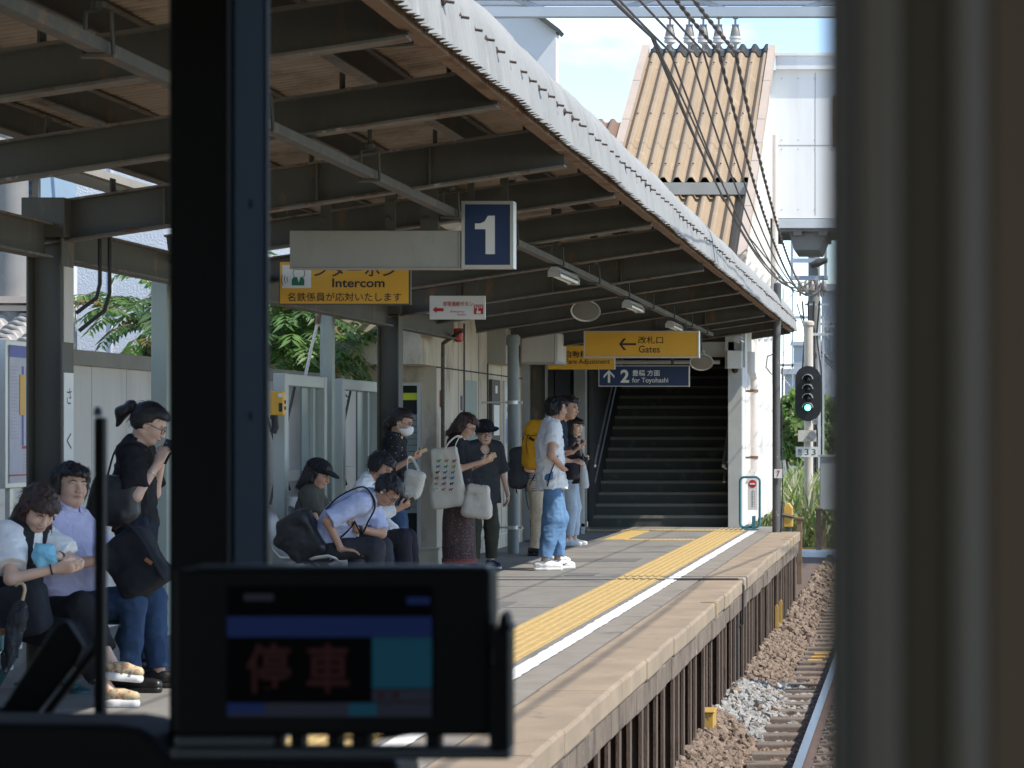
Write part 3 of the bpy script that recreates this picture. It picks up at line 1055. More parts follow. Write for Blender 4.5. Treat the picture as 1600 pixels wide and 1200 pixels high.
# glazed door in the end wall
q = MB()
dx0, dx1, dz0, dz1 = px2(613, 658, 598, 870, 26.88)
dz0 = 0.17
q.box(dx0, dx0 + .035, 26.84, 26.9, dz0, dz1).box(dx1 - .035, dx1, 26.84, 26.9, dz0, dz1).box(dx0 + .035, dx1 - .035, 26.84, 26.9, dz1 - .03, dz1)
dr = q.build('door_frame', M['alu'], cab)
MB().box(dx0 + .035, dx1 - .035, 26.87, 26.888, dz0, dz1 - .03).build('door_pane', M['glass_dark'], dr)
MB().box(dx0 + .035, dx1 - .035, 26.862, 26.869, at(0, 625, 26.9).z, at(0, 614, 26.9).z).build('lime_reflection', M['lime_reflection'], dr)  # reflection in the door glass, built as a coloured strip
q = MB()
for k in range(16):
    zz = .55 + k * .065
    q.prism([(26.855, zz), (26.868, zz), (26.868, zz + .06), (26.862, zz + .06)], 'x', dx0 + .04, dx1 - .04)
q.build('shutter', M['shutter_green'], dr)


def wallbox(Ya, Yb, za, zb_, d, m, name, bevel=.004):
    return MB().box(WX, WX + d, Ya, Yb, za, zb_).build(name, m, cab, bevel=bevel)


ins = wallbox(28.5, 29.3, .95, 1.98, .008, M['shutter_green'], 'grey_door_panel')
M['plate_red'] = mat('plate_red', (0.30, 0.12, 0.09), 0.5, 0.1, 10)
M['plate_grey'] = mat('plate_grey', (0.22, 0.23, 0.24), 0.5, 0.1, 10)
wallbox(27.05, 27.2, 1.66, 1.84, .02, M['plate_red'], 'small_plate')
wallbox(28.28, 28.42, 1.64, 1.80, .025, M['plate_grey'], 'small_plate')
eb = wallbox(30.05, 31.0, 2.2, 2.62, .22, M['panel_grey'], 'switch_box', .008)
MB().box(WX + .22, WX + .228, 30.75, 30.9, 2.24, 2.58).build('switch_box_door', M['concrete_pale'], eb)
nb = wallbox(30.15, 30.75, 1.3, 2.02, .04, M['steel_dark'], 'notice_board', .004)
MB().box(WX + .041, WX + .046, 30.25, 30.65, 1.36, 1.72).build('notice', M['paper'], nb)
MB().box(WX + .041, WX + .047, 30.35, 30.5, 1.86, 1.95).build('intercom_panel', M['paper'], nb)
pb = wallbox(31.15, 31.8, .5, 2.02, .03, M['alu'], 'poster_case', .003)
for k, (za, zc, mm) in enumerate(((.6, 1.2, 'paper'), (1.26, 1.56, 'paper_blue'), (1.6, 1.95, 'paper'))):
    MB().box(WX + .031, WX + .035, 31.2, 31.75, za, zc).build('poster', M[mm], pb)
    MB().box(WX + .036, WX + .038, 31.26, 31.7, za + .04, za + .1).box(WX + .036, WX + .038, 31.26, 31.6, za + .14, za + .16).build('poster_print', M['paper_blue'], pb)
MB().lathe((WX + .05, 27.9, 2.53), (0, 0, -1), [(0, .04), (.01, .05), (.13, .05), (.15, .03)], 14).build('alarm_lamp', M['red_lamp'], cab, smooth=True)
for Yc, zc in ((28.35, 2.6), (29.9, 2.2)):
    MB().tube([(WX + .03, Yc, .2), (WX + .03, Yc, zc)], .011, 6).build('conduit', M['conduit'], cab)
q = MB()
q.tube([(WX + .1, 26.7, 1.2), (WX + .1, 26.7, 2.2), (WX + .12, 26.6, 2.32), (-4.7, 26.4, 2.45)], .02, 8)
q.build('conduit', M['conduit'], cab)

# grey downpipe with clamps
M['pipe_grey'] = mat('pipe_grey', (0.18, 0.205, 0.205), 0.5, 0.1, 3, spots=((0.26, 0.27, 0.26), 5, 0.58, 0.1), streak=0.4)
t = thing('downpipe', (-4.67, 29.5, 0), 'stout grey green downpipe standing in front of the cabin posters', 'pipe')
MB().cyl((-4.67, 29.5, 0), (-4.67, 29.5, 2.52), .066, n=20).build('pipe', M['pipe_grey'], t, smooth=True)
MB().cyl((-4.67, 29.5, 2.40), (-4.67, 29.5, 2.5), .082, n=20).build('collar', M['pipe_grey'], t, smooth=True)
for z in (.28, 1.72):
    MB().cyl((-4.67, 29.5, z), (-4.67, 29.5, z + .04), .076, n=20).box(-5.03, -4.67, 29.48, 29.52, z + .01, z + .03).box(-4.6, -4.56, 29.46, 29.5, z + .005, z + .035).build('clamp', M['alu'], t, smooth=True)

# grey equipment box over the passage, louvred jamb
x0, x1, z0, z1 = px2(813, 868, 514, 568, 32.0)
t = thing('equipment_box', ((x0 + x1) / 2, 32, z0), 'large beige grey box mounted high left of the fare sign', 'box')
MB().box(x0, x1, 32.0, 33.0, z0, z1).build('case', M['panel_grey'], t, bevel=.008)
MB().box(x0 + .02, x1 - .02, 31.99, 31.998, z0 + .02, z1 - .05).box(x1 + .001, x1 + .008, 32.1, 32.9, z0 + .03, z1 - .05).build('cover', M['concrete_pale'], t, bevel=.003)
build_each(MB().box(x0 + .1, x0 + .14, 32.4, 32.44, z1, 3.0).box(x1 - .14, x1 - .1, 32.4, 32.44, z1, 3.0), 'hanger', M['steel_dark'], t)
t = thing('louvred_panel', (-4.9, 33.4, 0), 'pale louvred shutter panel beside the ticket gate passage', 'shutter')
x0, x1, _, _ = px2(829, 842, 570, 690, 33.2)
q = MB()
for k in range(17):
    zz = 1.25 + k * .057
    q.prism([(33.18, zz), (33.215, zz + .03), (33.215, zz + .05), (33.2, zz + .05)], 'x', x0, x1)
q.build('slats', M['concrete_pale'], t)
MB().box(x0 - .11, x0 - .002, 33.14, 33.28, 0, 2.3).box(x1 + .002, x1 + .02, 33.14, 33.28, 0, 2.3).box(x0, x1, 33.22, 33.28, 0, 2.26).build('frame', M['grey_paint'], t, bevel=.004)
MB().box(x0 - .07, x0 + .0, 33.09, 33.135, 1.2, 1.36).build('card_reader', M['plate_grey'], t, bevel=.006)

# passage to the gates: back wall with openings, posts
M['passage'] = mat('passage', (0.19, 0.195, 0.185), 0.7, 0.12, 2.5, 0.1, 40)
t = thing('passage_wall', (-6.2, 39.6, 0), 'dim grey wall with glazed openings at the end of the gate passage', 'wall')
MB().box(-9, -4.95, 40.0, 40.15, 0, 3.1).box(-9, -7.6, 33.4, 40.0, 0, 3.0).build('wall', M['passage'], t)
MB().box(-9, -4.95, 33.3, 40.1, 3.02, 3.08).build('ceiling', M['passage'], t)
for px in (858, 872, 884):
    x = at(px, 0, 39.8).x
    MB().box(x - .06, x + .06, 39.88, 39.99, 0, 3.0).build('mullion', M['grey_paint'], t)
x0, x1, z0, z1 = px2(842, 857, 585, 625, 39.9)
MB().box(x0, x1, 39.93, 39.99, z0, z1).build('dark_window', M['glass_dark'], t)
M['window_bright'] = mat('window_bright', (0.5, 0.62, 0.7), 0.4, 0.2, 4)
x0, x1, z0, z1 = px2(893, 906, 650, 664, 39.9)
MB().box(x0, x1, 39.93, 39.99, z0, z1).build('bright_window', M['window_bright'], t)
t = thing('passage_post', (-4.95, 36.4, 0), 'square grey steel post between the passage and the stairway', 'post')
x0, x1, _, _ = px2(898, 916, 575, 690, 36.4)
MB().box(x0, x1, 36.3, 36.5, 0.0, 2.75).build('shaft', M['passage'], t, bevel=.006)
MB().box(x0 - .03, x1 + .03, 36.26, 36.54, 0.0, .03).build('base_plate', M['passage'], t)

# white steel railing before the stairs
t = thing('railing', (-4.75, 35.2, 0), 'white vertical bar railing left of the stair foot', 'railing')
x0, x1, _, _ = px2(877, 913, 0, 0, 35.2)
q = MB()
n = 9
q.box(x0, x1, 35.18, 35.22, 1.44, 1.48).box(x0, x1, 35.18, 35.22, .10, .14)
q.box(x0, x0 + .04, 35.18, 35.22, 0, 1.44).box(x1 - .04, x1, 35.18, 35.22, 0, 1.44)
q.build('frame', M['concrete_pale'], t)
q = MB()
for k in range(n):
    x = x0 + .05 + (x1 - x0 - .1) * k / (n - 1)
    q.box(x - .011, x + .011, 35.19, 35.21, .14, 1.44)
q.box(x0 + .04, x1 - .04, 35.205, 35.215, .5, 1.4)
q.build('bars', M['concrete_pale'], t)

# ---------------------------------------------------------------- stairway with its sloping roof
M['tread'] = mat('tread', (0.24, 0.23, 0.2), 0.85, 0.12, 4, 0.2, 80, spots=((0.17, 0.165, 0.15), 4, 0.56, 0.1))
M['nosing'] = mat('nosing', (0.18, 0.17, 0.145), 0.8, 0.12, 6)
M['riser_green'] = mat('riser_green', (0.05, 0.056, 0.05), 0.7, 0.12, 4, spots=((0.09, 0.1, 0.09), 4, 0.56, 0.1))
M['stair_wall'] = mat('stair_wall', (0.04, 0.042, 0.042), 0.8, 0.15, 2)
M['white_wall'] = mat('white_wall', (0.80, 0.78, 0.74), 0.7, 0.06, 2, 0.08, 40, spots=((0.62, 0.5, 0.38), 2.4, 0.66, 0.1), streak=0.12)
M['tan_roof'] = mat('tan_roof', (0.33, 0.25, 0.165), 0.8, 0.1, 1.2, 0.1, 60, spots=[((0.28, 0.195, 0.12), 1.5, 0.56, 0.16), ((0.44, 0.335, 0.225), 4, 0.6, 0.12)])
M['pink_trim'] = mat('pink_trim', (0.44, 0.36, 0.295), 0.8, 0.08, 2)
SX0, SX1 = -4.88, -2.79
RIS, TRD, NST = 0.165, 0.30, 31
st = thing('stairway', (-3.85, 37.8, 0), 'wide dark enclosed stairway rising under the tan corrugated roof', 'stairs')
q, qn, qr = MB(), MB(), MB()
for k in range(NST):
    ya, z = 37.8 + k * TRD, k * RIS
    q.box(SX0, SX1, ya + .032, ya + TRD + .03, z + .02, z + RIS)
    qn.box(SX0, SX1, ya, ya + .03, z + RIS - .04, z + RIS + .003)
    qr.box(SX0, SX1, ya + .012, ya + .031, z, z + RIS - .042)
q.build('treads', M['tread'], st)
qn.build('nosings', M['nosing'], st)
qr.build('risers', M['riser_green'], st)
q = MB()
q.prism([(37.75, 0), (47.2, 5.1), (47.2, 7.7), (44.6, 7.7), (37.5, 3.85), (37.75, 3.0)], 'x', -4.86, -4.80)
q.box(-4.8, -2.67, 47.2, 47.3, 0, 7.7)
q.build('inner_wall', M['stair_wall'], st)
# sun-lit outer side wall
q = MB()
q.prism([(37.72, 0), (47.2, 0), (47.2, 7.75), (44.6, 7.75), (39.6, 5.1), (37.55, 3.95), (37.72, 3.0)], 'x', -2.66, -2.6)
q.build('outer_wall', M['white_wall'], st)
q = MB()
for Yp in (38.9, 40.4, 42.0, 43.8, 45.6):
    q.box(-2.6, -2.54, Yp - .06, Yp + .06, 0, min(7.6, 3.9 + (Yp - 37.5) * .52))
q.build('wall_post', M['white_wall'], st)
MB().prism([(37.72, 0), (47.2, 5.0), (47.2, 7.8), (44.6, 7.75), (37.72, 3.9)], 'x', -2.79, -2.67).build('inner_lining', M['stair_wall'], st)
q = MB()
MB().box(-2.79, -2.585, 37.5, 37.7, 0, 2.95).build('portal_column', M['grey_paint'], st, bevel=.006)
MB().box(-4.98, -4.885, 37.5, 37.7, 0, 2.95).build('portal_column', M['grey_paint'], st, bevel=.006)
MB().box(-4.98, -2.59, 37.55, 37.62, 2.73, 3.85).build('gable_board', M['stair_wall'], st)
MB().tube([(-4.8, 37.4, 2.42), (-2.9, 37.4, 2.42)], .03, 8).box(-4.9, -2.7, 37.5, 37.62, 2.50, 2.72).build('lintel', M['panel_grey'], st)
for sx, X in ((1, -4.80), (-1, -2.88)):
    q = MB()
    p0 = Vector((X, 37.95, .96))
    p1 = Vector((X, 46.8, .96 + 8.85 * .55))
    q.tube([(X - sx * .05, 37.9, .86), (X, 37.9, .88), p0, p1], .025, 10)
    q.tube([(X, 37.95, .66), (X, 46.8, .66 + 8.85 * .55)], .02, 8)
    for k in range(6):
        yy = 38.0 + k * 1.6
        zz = .96 + (yy - 37.95) * .55
        q.tube([(X, yy, zz), (X - sx * .07, yy, zz - .05)], .012, 6)
    q.lathe((X, 37.93, .9), (0, -1, 0), [(0, .03), (.03, .04), (.05, .03), (.06, .005)], 12)
    q.build('handrail', M['alu'], st, smooth=True)
# downpipes on the lit wall
M['old_pipe'] = mat('old_pipe', (0.66, 0.6, 0.55), .7, .06, 4, spots=((0.4, 0.2, 0.1), 5, .64, .08))
q = MB()
q.tube([(-2.5, 38.3, 2.6), (-2.5, 38.3, 2.3), (-2.47, 38.5, 2.2), (-2.47, 38.5, .85), (-2.55, 38.5, .7), (-2.62, 38.5, .66)], .055, 12)
q.build('downpipe', M['old_pipe'], st, smooth=True)
MB().tube([(-2.46, 44, 6.5), (-2.46, 44, 0)], .05, 10).build('downpipe', M['old_pipe'], st, smooth=True)
for zz_ in (1.0, 2.0):
    MB().tube([(-2.47, 38.5, zz_), (-2.47, 38.5, zz_ + .04)], .066, 12).box(-2.6, -2.52, 38.48, 38.52, zz_, zz_ + .03).build('pipe_clamp', M['steel_rust'], st)


def roof_sheet(y0, z0, y1, z1, x0, x1, pitch=.215, amp=.045):
    n = int((x1 - x0) / pitch * 10)
    xs = np.linspace(x0, x1, n + 1)
    ph = ((xs - x0) / pitch) % 1
    tri = np.clip(2.1 * (1 - 4 * np.abs(ph - .5)), -1, 1) * amp
    nv = np.array([0, -(z1 - z0), (y1 - y0)])
    nv = nv / np.linalg.norm(nv)
    rows = []
    for th in (0, -.012):
        for f in (0, .33, .66, 1):
            o_ = (np.sin(f * 7) * .01)
            rows.append(np.stack([xs, y0 + (y1 - y0) * f + nv[1] * (tri + th), z0 + (z1 - z0) * f + nv[2] * (tri + th + o_)], 1))
    V = np.concatenate(rows)
    k = n + 1
    Q = []
    for r_ in (0, 1, 2):
        for i in range(n):
            Q.append((r_ * k + i, r_ * k + i + 1, (r_ + 1) * k + i + 1, (r_ + 1) * k + i))
            Q.append(((r_ + 4) * k + i, (r_ + 5) * k + i, (r_ + 5) * k + i + 1, (r_ + 4) * k + i + 1))
    for i in range(n):
        Q.append((i, 4 * k + i, 4 * k + i + 1, i + 1))
        Q.append((3 * k + i, 3 * k + i + 1, 7 * k + i + 1, 7 * k + i))
    return V, np.array(Q)


V, Q = roof_sheet(39.55, 5.30, 44.75, 8.07, -4.70, -2.62)
np_mesh('upper_roof_sheet', V, Q, M['tan_roof'], st, smooth=False)
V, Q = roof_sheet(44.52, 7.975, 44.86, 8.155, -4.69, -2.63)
np_mesh('ridge_shade', V, Q, M['stair_wall'], st, smooth=False)  # dark wavy sheet stands in for the shade along the roof's top edge
V, Q = roof_sheet(37.1, 3.78, 39.9, 5.22, -4.70, -2.62)
np_mesh('lower_roof_sheet', V, Q, M['tan_roof'], st, smooth=False)
for x0, x1 in ((-4.83, -4.70), (-2.62, -2.5)):
    q = MB()
    for k in range(5):
        fa, fb = k / 5, (k + 1) / 5 - .002
        q.prism([(37 + 7.8 * fa, 3.78 + 4.2 * fa), (37 + 7.8 * fb, 3.78 + 4.2 * fb), (37 + 7.8 * fb, 3.97 + 4.2 * fb + .004 * k), (37 + 7.8 * fa, 3.97 + 4.2 * fa + .004 * k)], 'x', x0, x1)
    q.build('barge_board', M['pink_trim'], st)
MB().box(-4.7, -2.62, 39.44, 39.52, 5.06, 5.245).build('roof_step', M['panel_grey'], st)
q = MB()
for r_ in range(3):
    for k in range(9):
        f = (.08, .45, .86)[r_]
        x = -4.59 + k * .215
        yb_, zb2 = 39.55 + 5.2 * f, 5.30 + 2.77 * f
        q.lathe((x, yb_ - .03, zb2 + .06), (0, -.47, .88), [(0, .016), (.012, .016), (.02, .005)], 6)
q.build('roof_bolts', M['bolt'], st)
# camera box on the portal column
t = thing('camera_box', (-2.68, 37.4, 2.3), 'pale junction box with dome camera on the right stair column', 'box')
x0, x1, z0, z1 = px2(1137, 1160, 548, 576, 37.4)
MB().box(x0, x1, 37.3, 37.49, z0, z1).build('case', M['sign_white'], t, bevel=.008)
MB().box(x0 - .04, x0, 37.42, 37.46, z0, 2.95).box(x1, x1 + .04, 37.42, 37.46, z0 + .02, 2.95).build('bracket', M['grey_paint'], t)
MB().lathe(((x0 + x1) / 2, 37.4, z0), (0, 0, -1), [(0, .05), (.03, .05), (.055, .035), (.07, .005)], 14).build('dome', M['glass_dark'], t, smooth=True)
# ---------------------------------------------------------------- boundary fence and waiting area
M['fence_panel'] = mat('fence_panel', (0.60, 0.56, 0.51), 0.85, 0.1, 1.8, 0.12, 60, spots=[((0.42, 0.37, 0.32), 1.6, 0.54, 0.2), ((0.5, 0.4, 0.3), 6, 0.63, 0.1)], streak=0.18)
M['fence_cap'] = mat('fence_cap', (0.24, 0.22, 0.18), 0.85, 0.15, 3, 0.2, 60)
M['pale_green'] = mat('pale_green', (0.29, 0.325, 0.285), 0.55, 0.1, 2.5, spots=((0.38, 0.43, 0.40), 3, 0.58, 0.15), streak=0.3)
M['pale_frame'] = mat('pale_frame', (0.40, 0.42, 0.39), 0.5, 0.08, 2.5, streak=0.3)
M['grey_green'] = mat('grey_green', (0.17, 0.21, 0.205), 0.35, 0.1, 2)
M['white_plastic'] = mat('white_plastic', (0.62, 0.60, 0.56), 0.5, 0.05, 3)
M['wood_seat'] = mat('wood_seat', (0.32, 0.16, 0.08), 0.5, 0.2, 6, 0.1, 60)
M['teal_metal'] = mat('teal_metal', (0.025, 0.09, 0.10), 0.45, 0.1, 5)

fe = thing('boundary_fence', (-5.8, 16, 0), 'weathered white concrete panel fence with dark cap behind the platform', 'fence')
q, qj = MB(), MB()
y = 7.0
while y < 26.0:
    q.box(-5.86, -5.8, y + .006, y + .777, 0, 1.86)
    y += .783
q.build('panels', M['fence_panel'], fe)
MB().box(-5.9, -5.76, 7, 26.05, 1.86, 1.965).build('cap_rail', M['fence_cap'], fe)
MB().box(-5.798, -5.74, 7, 26.05, .95, 1.05).box(-5.798, -5.74, 7, 26.05, .1, .2).build('rail', M['fence_panel'], fe)
for Y in (17.6, 22.55):
    t = tag(MB().box(-5.26, -5.15, Y - .055, Y + .055, 0, 2.44).build('green_post', M['pale_green'], None, bevel=.006),
            {17.6: 'pale green steel post behind the standing woman with a ponytail', 22.55: 'pale green steel post between the two framed windbreaks'}[Y], 'post', 'green posts along the fence')
t = thing('brace_rod', (-5.4, 22.5, 1.0), 'thin pale diagonal brace rod beside the green post', 'rod')
MB().tube([at(477, 588, 22.3), at(486, 545, 22.4), at(496, 506, 22.5)], .014, 6).build('rod', M['fence_panel'], t)
MB().tube([at(496, 506, 22.5), at(498, 490, 22.5)], .025, 6).build('clevis', M['steel_rust'], t)

for k, (ya, yb, lab) in enumerate(((20.86, 22.35, 'left framed windbreak with cross rods behind the bench'), (22.95, 24.55, 'right framed windbreak with cross rods behind the bench'))):
    t = thing('windbreak', (-5.2, ya, 0), lab, 'windbreak', 'windbreaks behind the bench')
    zt, zl = 1.88, .86
    q = MB()
    q.box(-5.26, -5.16, ya, ya + .12, 0, zt).box(-5.26, -5.16, yb - .09, yb, 0, zt)
    q.box(-5.255, -5.165, ya + .12, yb - .09, zt - .10, zt - .002).box(-5.255, -5.165, ya + .12, yb - .09, zl - .12, zl)
    q.build('frame', M['pale_frame'], t, bevel=.008)
    MB().box(-5.23, -5.2, ya + .12, yb - .09, .05, zl - .125).build('lower_panel', M['concrete_pale'], t)
    ym = ya + (yb - ya) * .56
    MB().box(-5.24, -5.225, ym, yb - .09, zl, zt - .1).build('side_panel', M['grey_green'], t)
    MB().box(-5.225, -5.19, ym + .42 * (yb - ym), ym + .42 * (yb - ym) + .03, zl, zt - .1).build('mullion', M['pale_frame'], t)
    q = MB()
    q.tube([(-5.32, ya + .15, zl - .05), (-5.32, ym + .15, zt - .08)], .012, 6)
    q.tube([(-5.34, ya + .12, zt - .35), (-5.34, ym + .05, zl + .05)], .012, 6)
    q.build('cross_rod', M['steel_dark'], t)
t = thing('intercom_box', (-5.1, 20.8, 1.5), 'bright yellow intercom box with black handset on the windbreak post', 'intercom')
x0, x1, z0, z1 = px2(423, 444, 611, 649, 20.75)
MB().box(x0, x1, 20.72, 20.82, z0, z1).build('case', M['sign_yellow'], t, bevel=.012)
q = MB()
for zz in (.3, .55):
    q.lathe((x1 + .001, 20.77, z0 + (z1 - z0) * zz), (1, 0, 0), [(0, .016), (.006, .016), (.008, .004)], 10)
q.box(x0 + .075, x1 - .006, 20.712, 20.719, z0 + .03, z0 + .1)
build_each(q, 'button', M['sign_black'], t)
MB().box(x0 + .07, x1 - .008, 20.71, 20.719, z1 - .05, z1 - .02).build('label_plate', M['sign_white'], t)
MB().tube([at(424, 650, 20.75), at(429, 652, 20.75), at(430, 668, 20.75), at(426, 676, 20.75)], .03, 8).build('handset', M['black_rubber'], t, smooth=True)

# timetable board near the first column
M['poster_lilac'] = mat('poster_lilac', (0.52, 0.51, 0.60), 0.5, 0.1, 9)
M['poster_line'] = mat('poster_line', (0.10, 0.12, 0.42), 0.5, 0.1, 9)
M['poster_pink'] = mat('poster_pink', (0.5, 0.42, 0.50), 0.5, 0.1, 9)
t = thing('timetable_board', (-5.3, 15.2, 0), 'tall framed route map board with a yellow bar left of the column', 'notice board')
YA, YB, ZA, ZB = 14.92, 15.47, 1.07, 1.94
MB().box(-5.36, -5.32, YA, YB, ZA, ZB).box(-5.36, -5.33, YA + .1, YA + .16, 0, ZA).box(-5.36, -5.33, YB - .16, YB - .1, 0, ZA).build('frame', M['alu'], t, bevel=.004)
MB().box(-5.319, -5.315, YA + .05, YB - .04, ZA + .03, ZB - .03).build('poster', M['poster_lilac'], t)
q = MB()
q.box(-5.3145, -5.313, YA + .05, YB - .04, ZB - .1, ZB - .03)
q.box(-5.3145, -5.313, YA + .255, YA + .285, 1.32, ZB - .15)
q.build('poster_blue', M['poster_line'], t)
MB().box(-5.3128, -5.311, YA + .215, YA + .31, 1.50, 1.74).build('poster_bar', M['sign_yellow'], t)
MB().box(-5.3145, -5.313, YA + .26, YB - .06, 1.30, 1.318).box(-5.3145, -5.313, YA + .05, YB - .04, 1.14, 1.15).build('poster_red', M['sign_red'], t)
q = MB()
for k in range(22):
    zz = 1.36 + k * .02
    q.box(-5.3145, -5.3135, YA + .32, YB - .06 - (k % 3) * .02, zz, zz + .008)
    q.box(-5.3145, -5.3135, YA + .07, YA + .2 - (k % 4) * .015, zz, zz + .008)
for k in range(6):
    q.box(-5.3145, -5.3135, YA + .28, YB - .07, 1.16 + k * .02, 1.168 + k * .02)
q.build('poster_print', M['poster_pink'], t)

# station name plates on the first column
t = thing('name_plate', (-4.745, 14.3, 1.0), 'narrow white vertical plate with black hiragana on the first column', 'sign')
MB().box(-4.749, -4.745, 14.22, 14.38, .98, 1.73).build('plate', M['sign_white'], t)


def text_x(s, y0, y1, z0, z1, x, m, parent):
    """Lettering facing +X."""
    o_ = text(s, 0, 1, z0, z1, 0, m, parent)
    off = OFF[parent.name]
    for v in o_.data.vertices:
        f = v.co.x + off.x
        v.co = Vector((x, y0 + f * (y1 - y0), v.co.z + off.z)) - off
    return o_


for ch_, zz in (('さ', 1.60), ('く', 1.35), ('ら', 1.09)):
    text_x(ch_, 14.26, 14.34, zz - .045, zz + .045, -4.7435, M['sign_black'], t)
t = thing('old_name_plate', (-4.745, 14.3, 1.9), 'faded beige plate with small writing high on the first column', 'sign')
MB().box(-4.749, -4.745, 14.22, 14.38, 1.9, 2.32).build('plate', M['fence_panel'], t)
t = thing('hanging_cable', (-4.7, 14.6, 2.2), 'pair of black cables looping down beside the first column', 'cable')
MB().tube([(-4.70, 14.7, 2.55), (-4.70, 14.7, 2.25), (-4.72, 14.7, 2.17), (-4.82, 14.65, 2.08)], .012, 8).build('cable', M['black_rubber'], t, smooth=True)
MB().tube([(-4.66, 14.75, 2.55), (-4.66, 14.75, 2.2), (-4.69, 14.75, 2.1), (-4.82, 14.7, 1.98)], .012, 8).build('cable', M['black_rubber'], t, smooth=True)

# bench of brown slats on teal legs
be = thing('slatted_bench', (-4.75, 13.9, 0), 'brown slatted bench on teal cast legs under the seated couple', 'bench')
for k in range(4):
    MB().box(-5.0 + k * .115, -4.90 + k * .115, 12.2, 15.1, .385, .415).build('seat_slat', M['wood_seat'], be, bevel=.006)
for k in range(3):
    MB().box(-5.05 - k * .02, -5.025 - k * .02, 12.2, 15.1, .52 + k * .12, .61 + k * .12).build('back_slat', M['wood_seat'], be, bevel=.006)
for Y in (12.6, 13.75, 14.9):
    q = MB()
    q.tube([(-4.52, Y, .40), (-4.52, Y, .34), (-4.6, Y, .3), (-4.9, Y, .3), (-5.0, Y, .38), (-5.07, Y, .85)], .022, 8)
    q.tube([(-4.62, Y, .3), (-4.66, Y, .2), (-4.58, Y, .05), (-4.5, Y, .015)], .024, 8)
    q.tube([(-4.88, Y, .3), (-4.86, Y, .2), (-4.95, Y, .05), (-5.0, Y, .015)], .024, 8)
    q.lathe((-4.5, Y, .0), (0, 0, 1), [(0, .06), (.012, .06), (.03, .02)], 12)
    q.lathe((-5.0, Y, .0), (0, 0, 1), [(0, .06), (.012, .06), (.03, .02)], 12)
    q.build('leg', M['teal_metal'], be, smooth=True)

# row of pale plastic seats
se = thing('seat_row', (-4.8, 21, 0), 'row of pale plastic bucket seats under the three seated commuters', 'seats')
for Y in (20.0, 20.75, 21.45, 22.1):
    q = MB()
    prof = [(-4.5, .405), (-4.56, .425), (-4.75, .40), (-4.93, .41), (-5.02, .50), (-5.08, .68), (-5.1, .80)]
    n = 9
    vs = []
    for th in (0, -.014):
        for j in range(n):
            f = (j / (n - 1) - .5)
            for (x, z) in prof:
                cup = 4 * f * f
                vs.append((x + cup * .035 * (z > .45), Y + f * .46 * (1 - .12 * (z > .75)), z + cup * .03 * (z < .45) + th - (.05 * cup if z > .7 else 0)))
    k = len(prof)
    fs = []
    for j in range(n - 1):
        for i in range(k - 1):
            a = j * k + i
            fs.append((a, a + k, a + k + 1, a + 1))
            b_ = a + n * k
            fs.append((b_, b_ + 1, b_ + k + 1, b_ + k))
    for i in range(k - 1):
        fs += [(i, i + 1, n * k + i + 1, n * k + i), ((n - 1) * k + i + 1, (n - 1) * k + i, 2 * n * k - k + i, 2 * n * k - k + i + 1)]
    for j in range(n - 1):
        fs += [(j * k + k, j * k, n * k + j * k, n * k + j * k + k), (j * k + k - 1, j * k + 2 * k - 1, n * k + j * k + 2 * k - 1, n * k + j * k + k - 1)]
    q.add(vs, fs)
    q.build('seat', M['white_plastic'], se, smooth='all')
MB().box(-4.82, -4.76, 19.6, 22.5, .33, .385).build('beam', M['grey_paint'], se)
for Y in (19.8, 22.3):
    MB().box(-4.82, -4.76, Y - .03, Y + .03, .02, .33).box(-5.05, -4.5, Y - .03, Y + .03, 0, .02).build('leg', M['grey_paint'], se)

# ---------------------------------------------------------------- footbridge
M['bridge_white'] = mat('bridge_white', (0.74, 0.75, 0.76), 0.6, 0.04, 1.2, spots=[((0.55, 0.45, 0.32), 1.6, 0.64, 0.08), ((0.6, 0.6, 0.6), .9, .55, .2)], streak=0.1)
M['pale_blue_steel'] = mat('pale_blue_steel', (0.42, 0.46, 0.50), 0.5, 0.06, 3)
M['bridge_under'] = mat('bridge_under', (0.12, 0.13, 0.14), 0.7, 0.1, 3)
br = thing('footbridge', (0, 46, 5), 'white panelled footbridge crossing the track from the stair top', 'bridge')
YB0 = 44.9
q = MB()
q.box(-2.6, 9, YB0, YB0 + .08, 5.15, 7.75).box(-5, 9, YB0 + 2.3, YB0 + 2.38, 5.15, 7.75)
q.build('wall', M['bridge_white'], br)
q = MB()
for x in (-1.81, -.65, .5, 1.65, 2.8):
    q.box(x - .006, x + .006, YB0 - .004, YB0 + .001, 5.2, 7.7)
q.box(-2.48, 9, YB0 - .0045, YB0 + .001, 6.42, 6.435)
q.build('panel_seam', M['panel_grey'], br)
MB().box(-2.5, 9, YB0 - .12, YB0 + 2.5, 7.75, 7.98).box(-2.5, 9, YB0 - .16, YB0 + 2.54, 7.98, 8.03).build('roof', M['bridge_white'], br)
q = MB().box(-2.48, 9, YB0 - .02, YB0 + .12, 4.98, 5.14)
q.build('sill_beam', M['pale_blue_steel'], br)
q = MB().box(-2.7, 9, YB0 + .13, YB0 + 2.3, 4.93, 5.14)
for k in range(26):
    q.box(-2.65 + k * .45, -2.5 + k * .45, YB0 + .13, YB0 + 2.3, 4.86, 4.93)
q.prism([(-2.3, 4.98), (-1.6, 4.98), (-1.75, 4.62), (-2.2, 4.62)], 'y', YB0 + .3, YB0 + 2.2)
q.build('underside', M['bridge_under'], br)
q = MB()
for k in range(7):
    for zz in (5.3, 6.36, 6.52, 7.6):
        q.lathe((-2.4 + k * .29, YB0, zz), (0, -1, 0), [(0, .012), (.006, .012), (.01, .004)], 6)
q.build('wall_screws', M['panel_grey'], br)
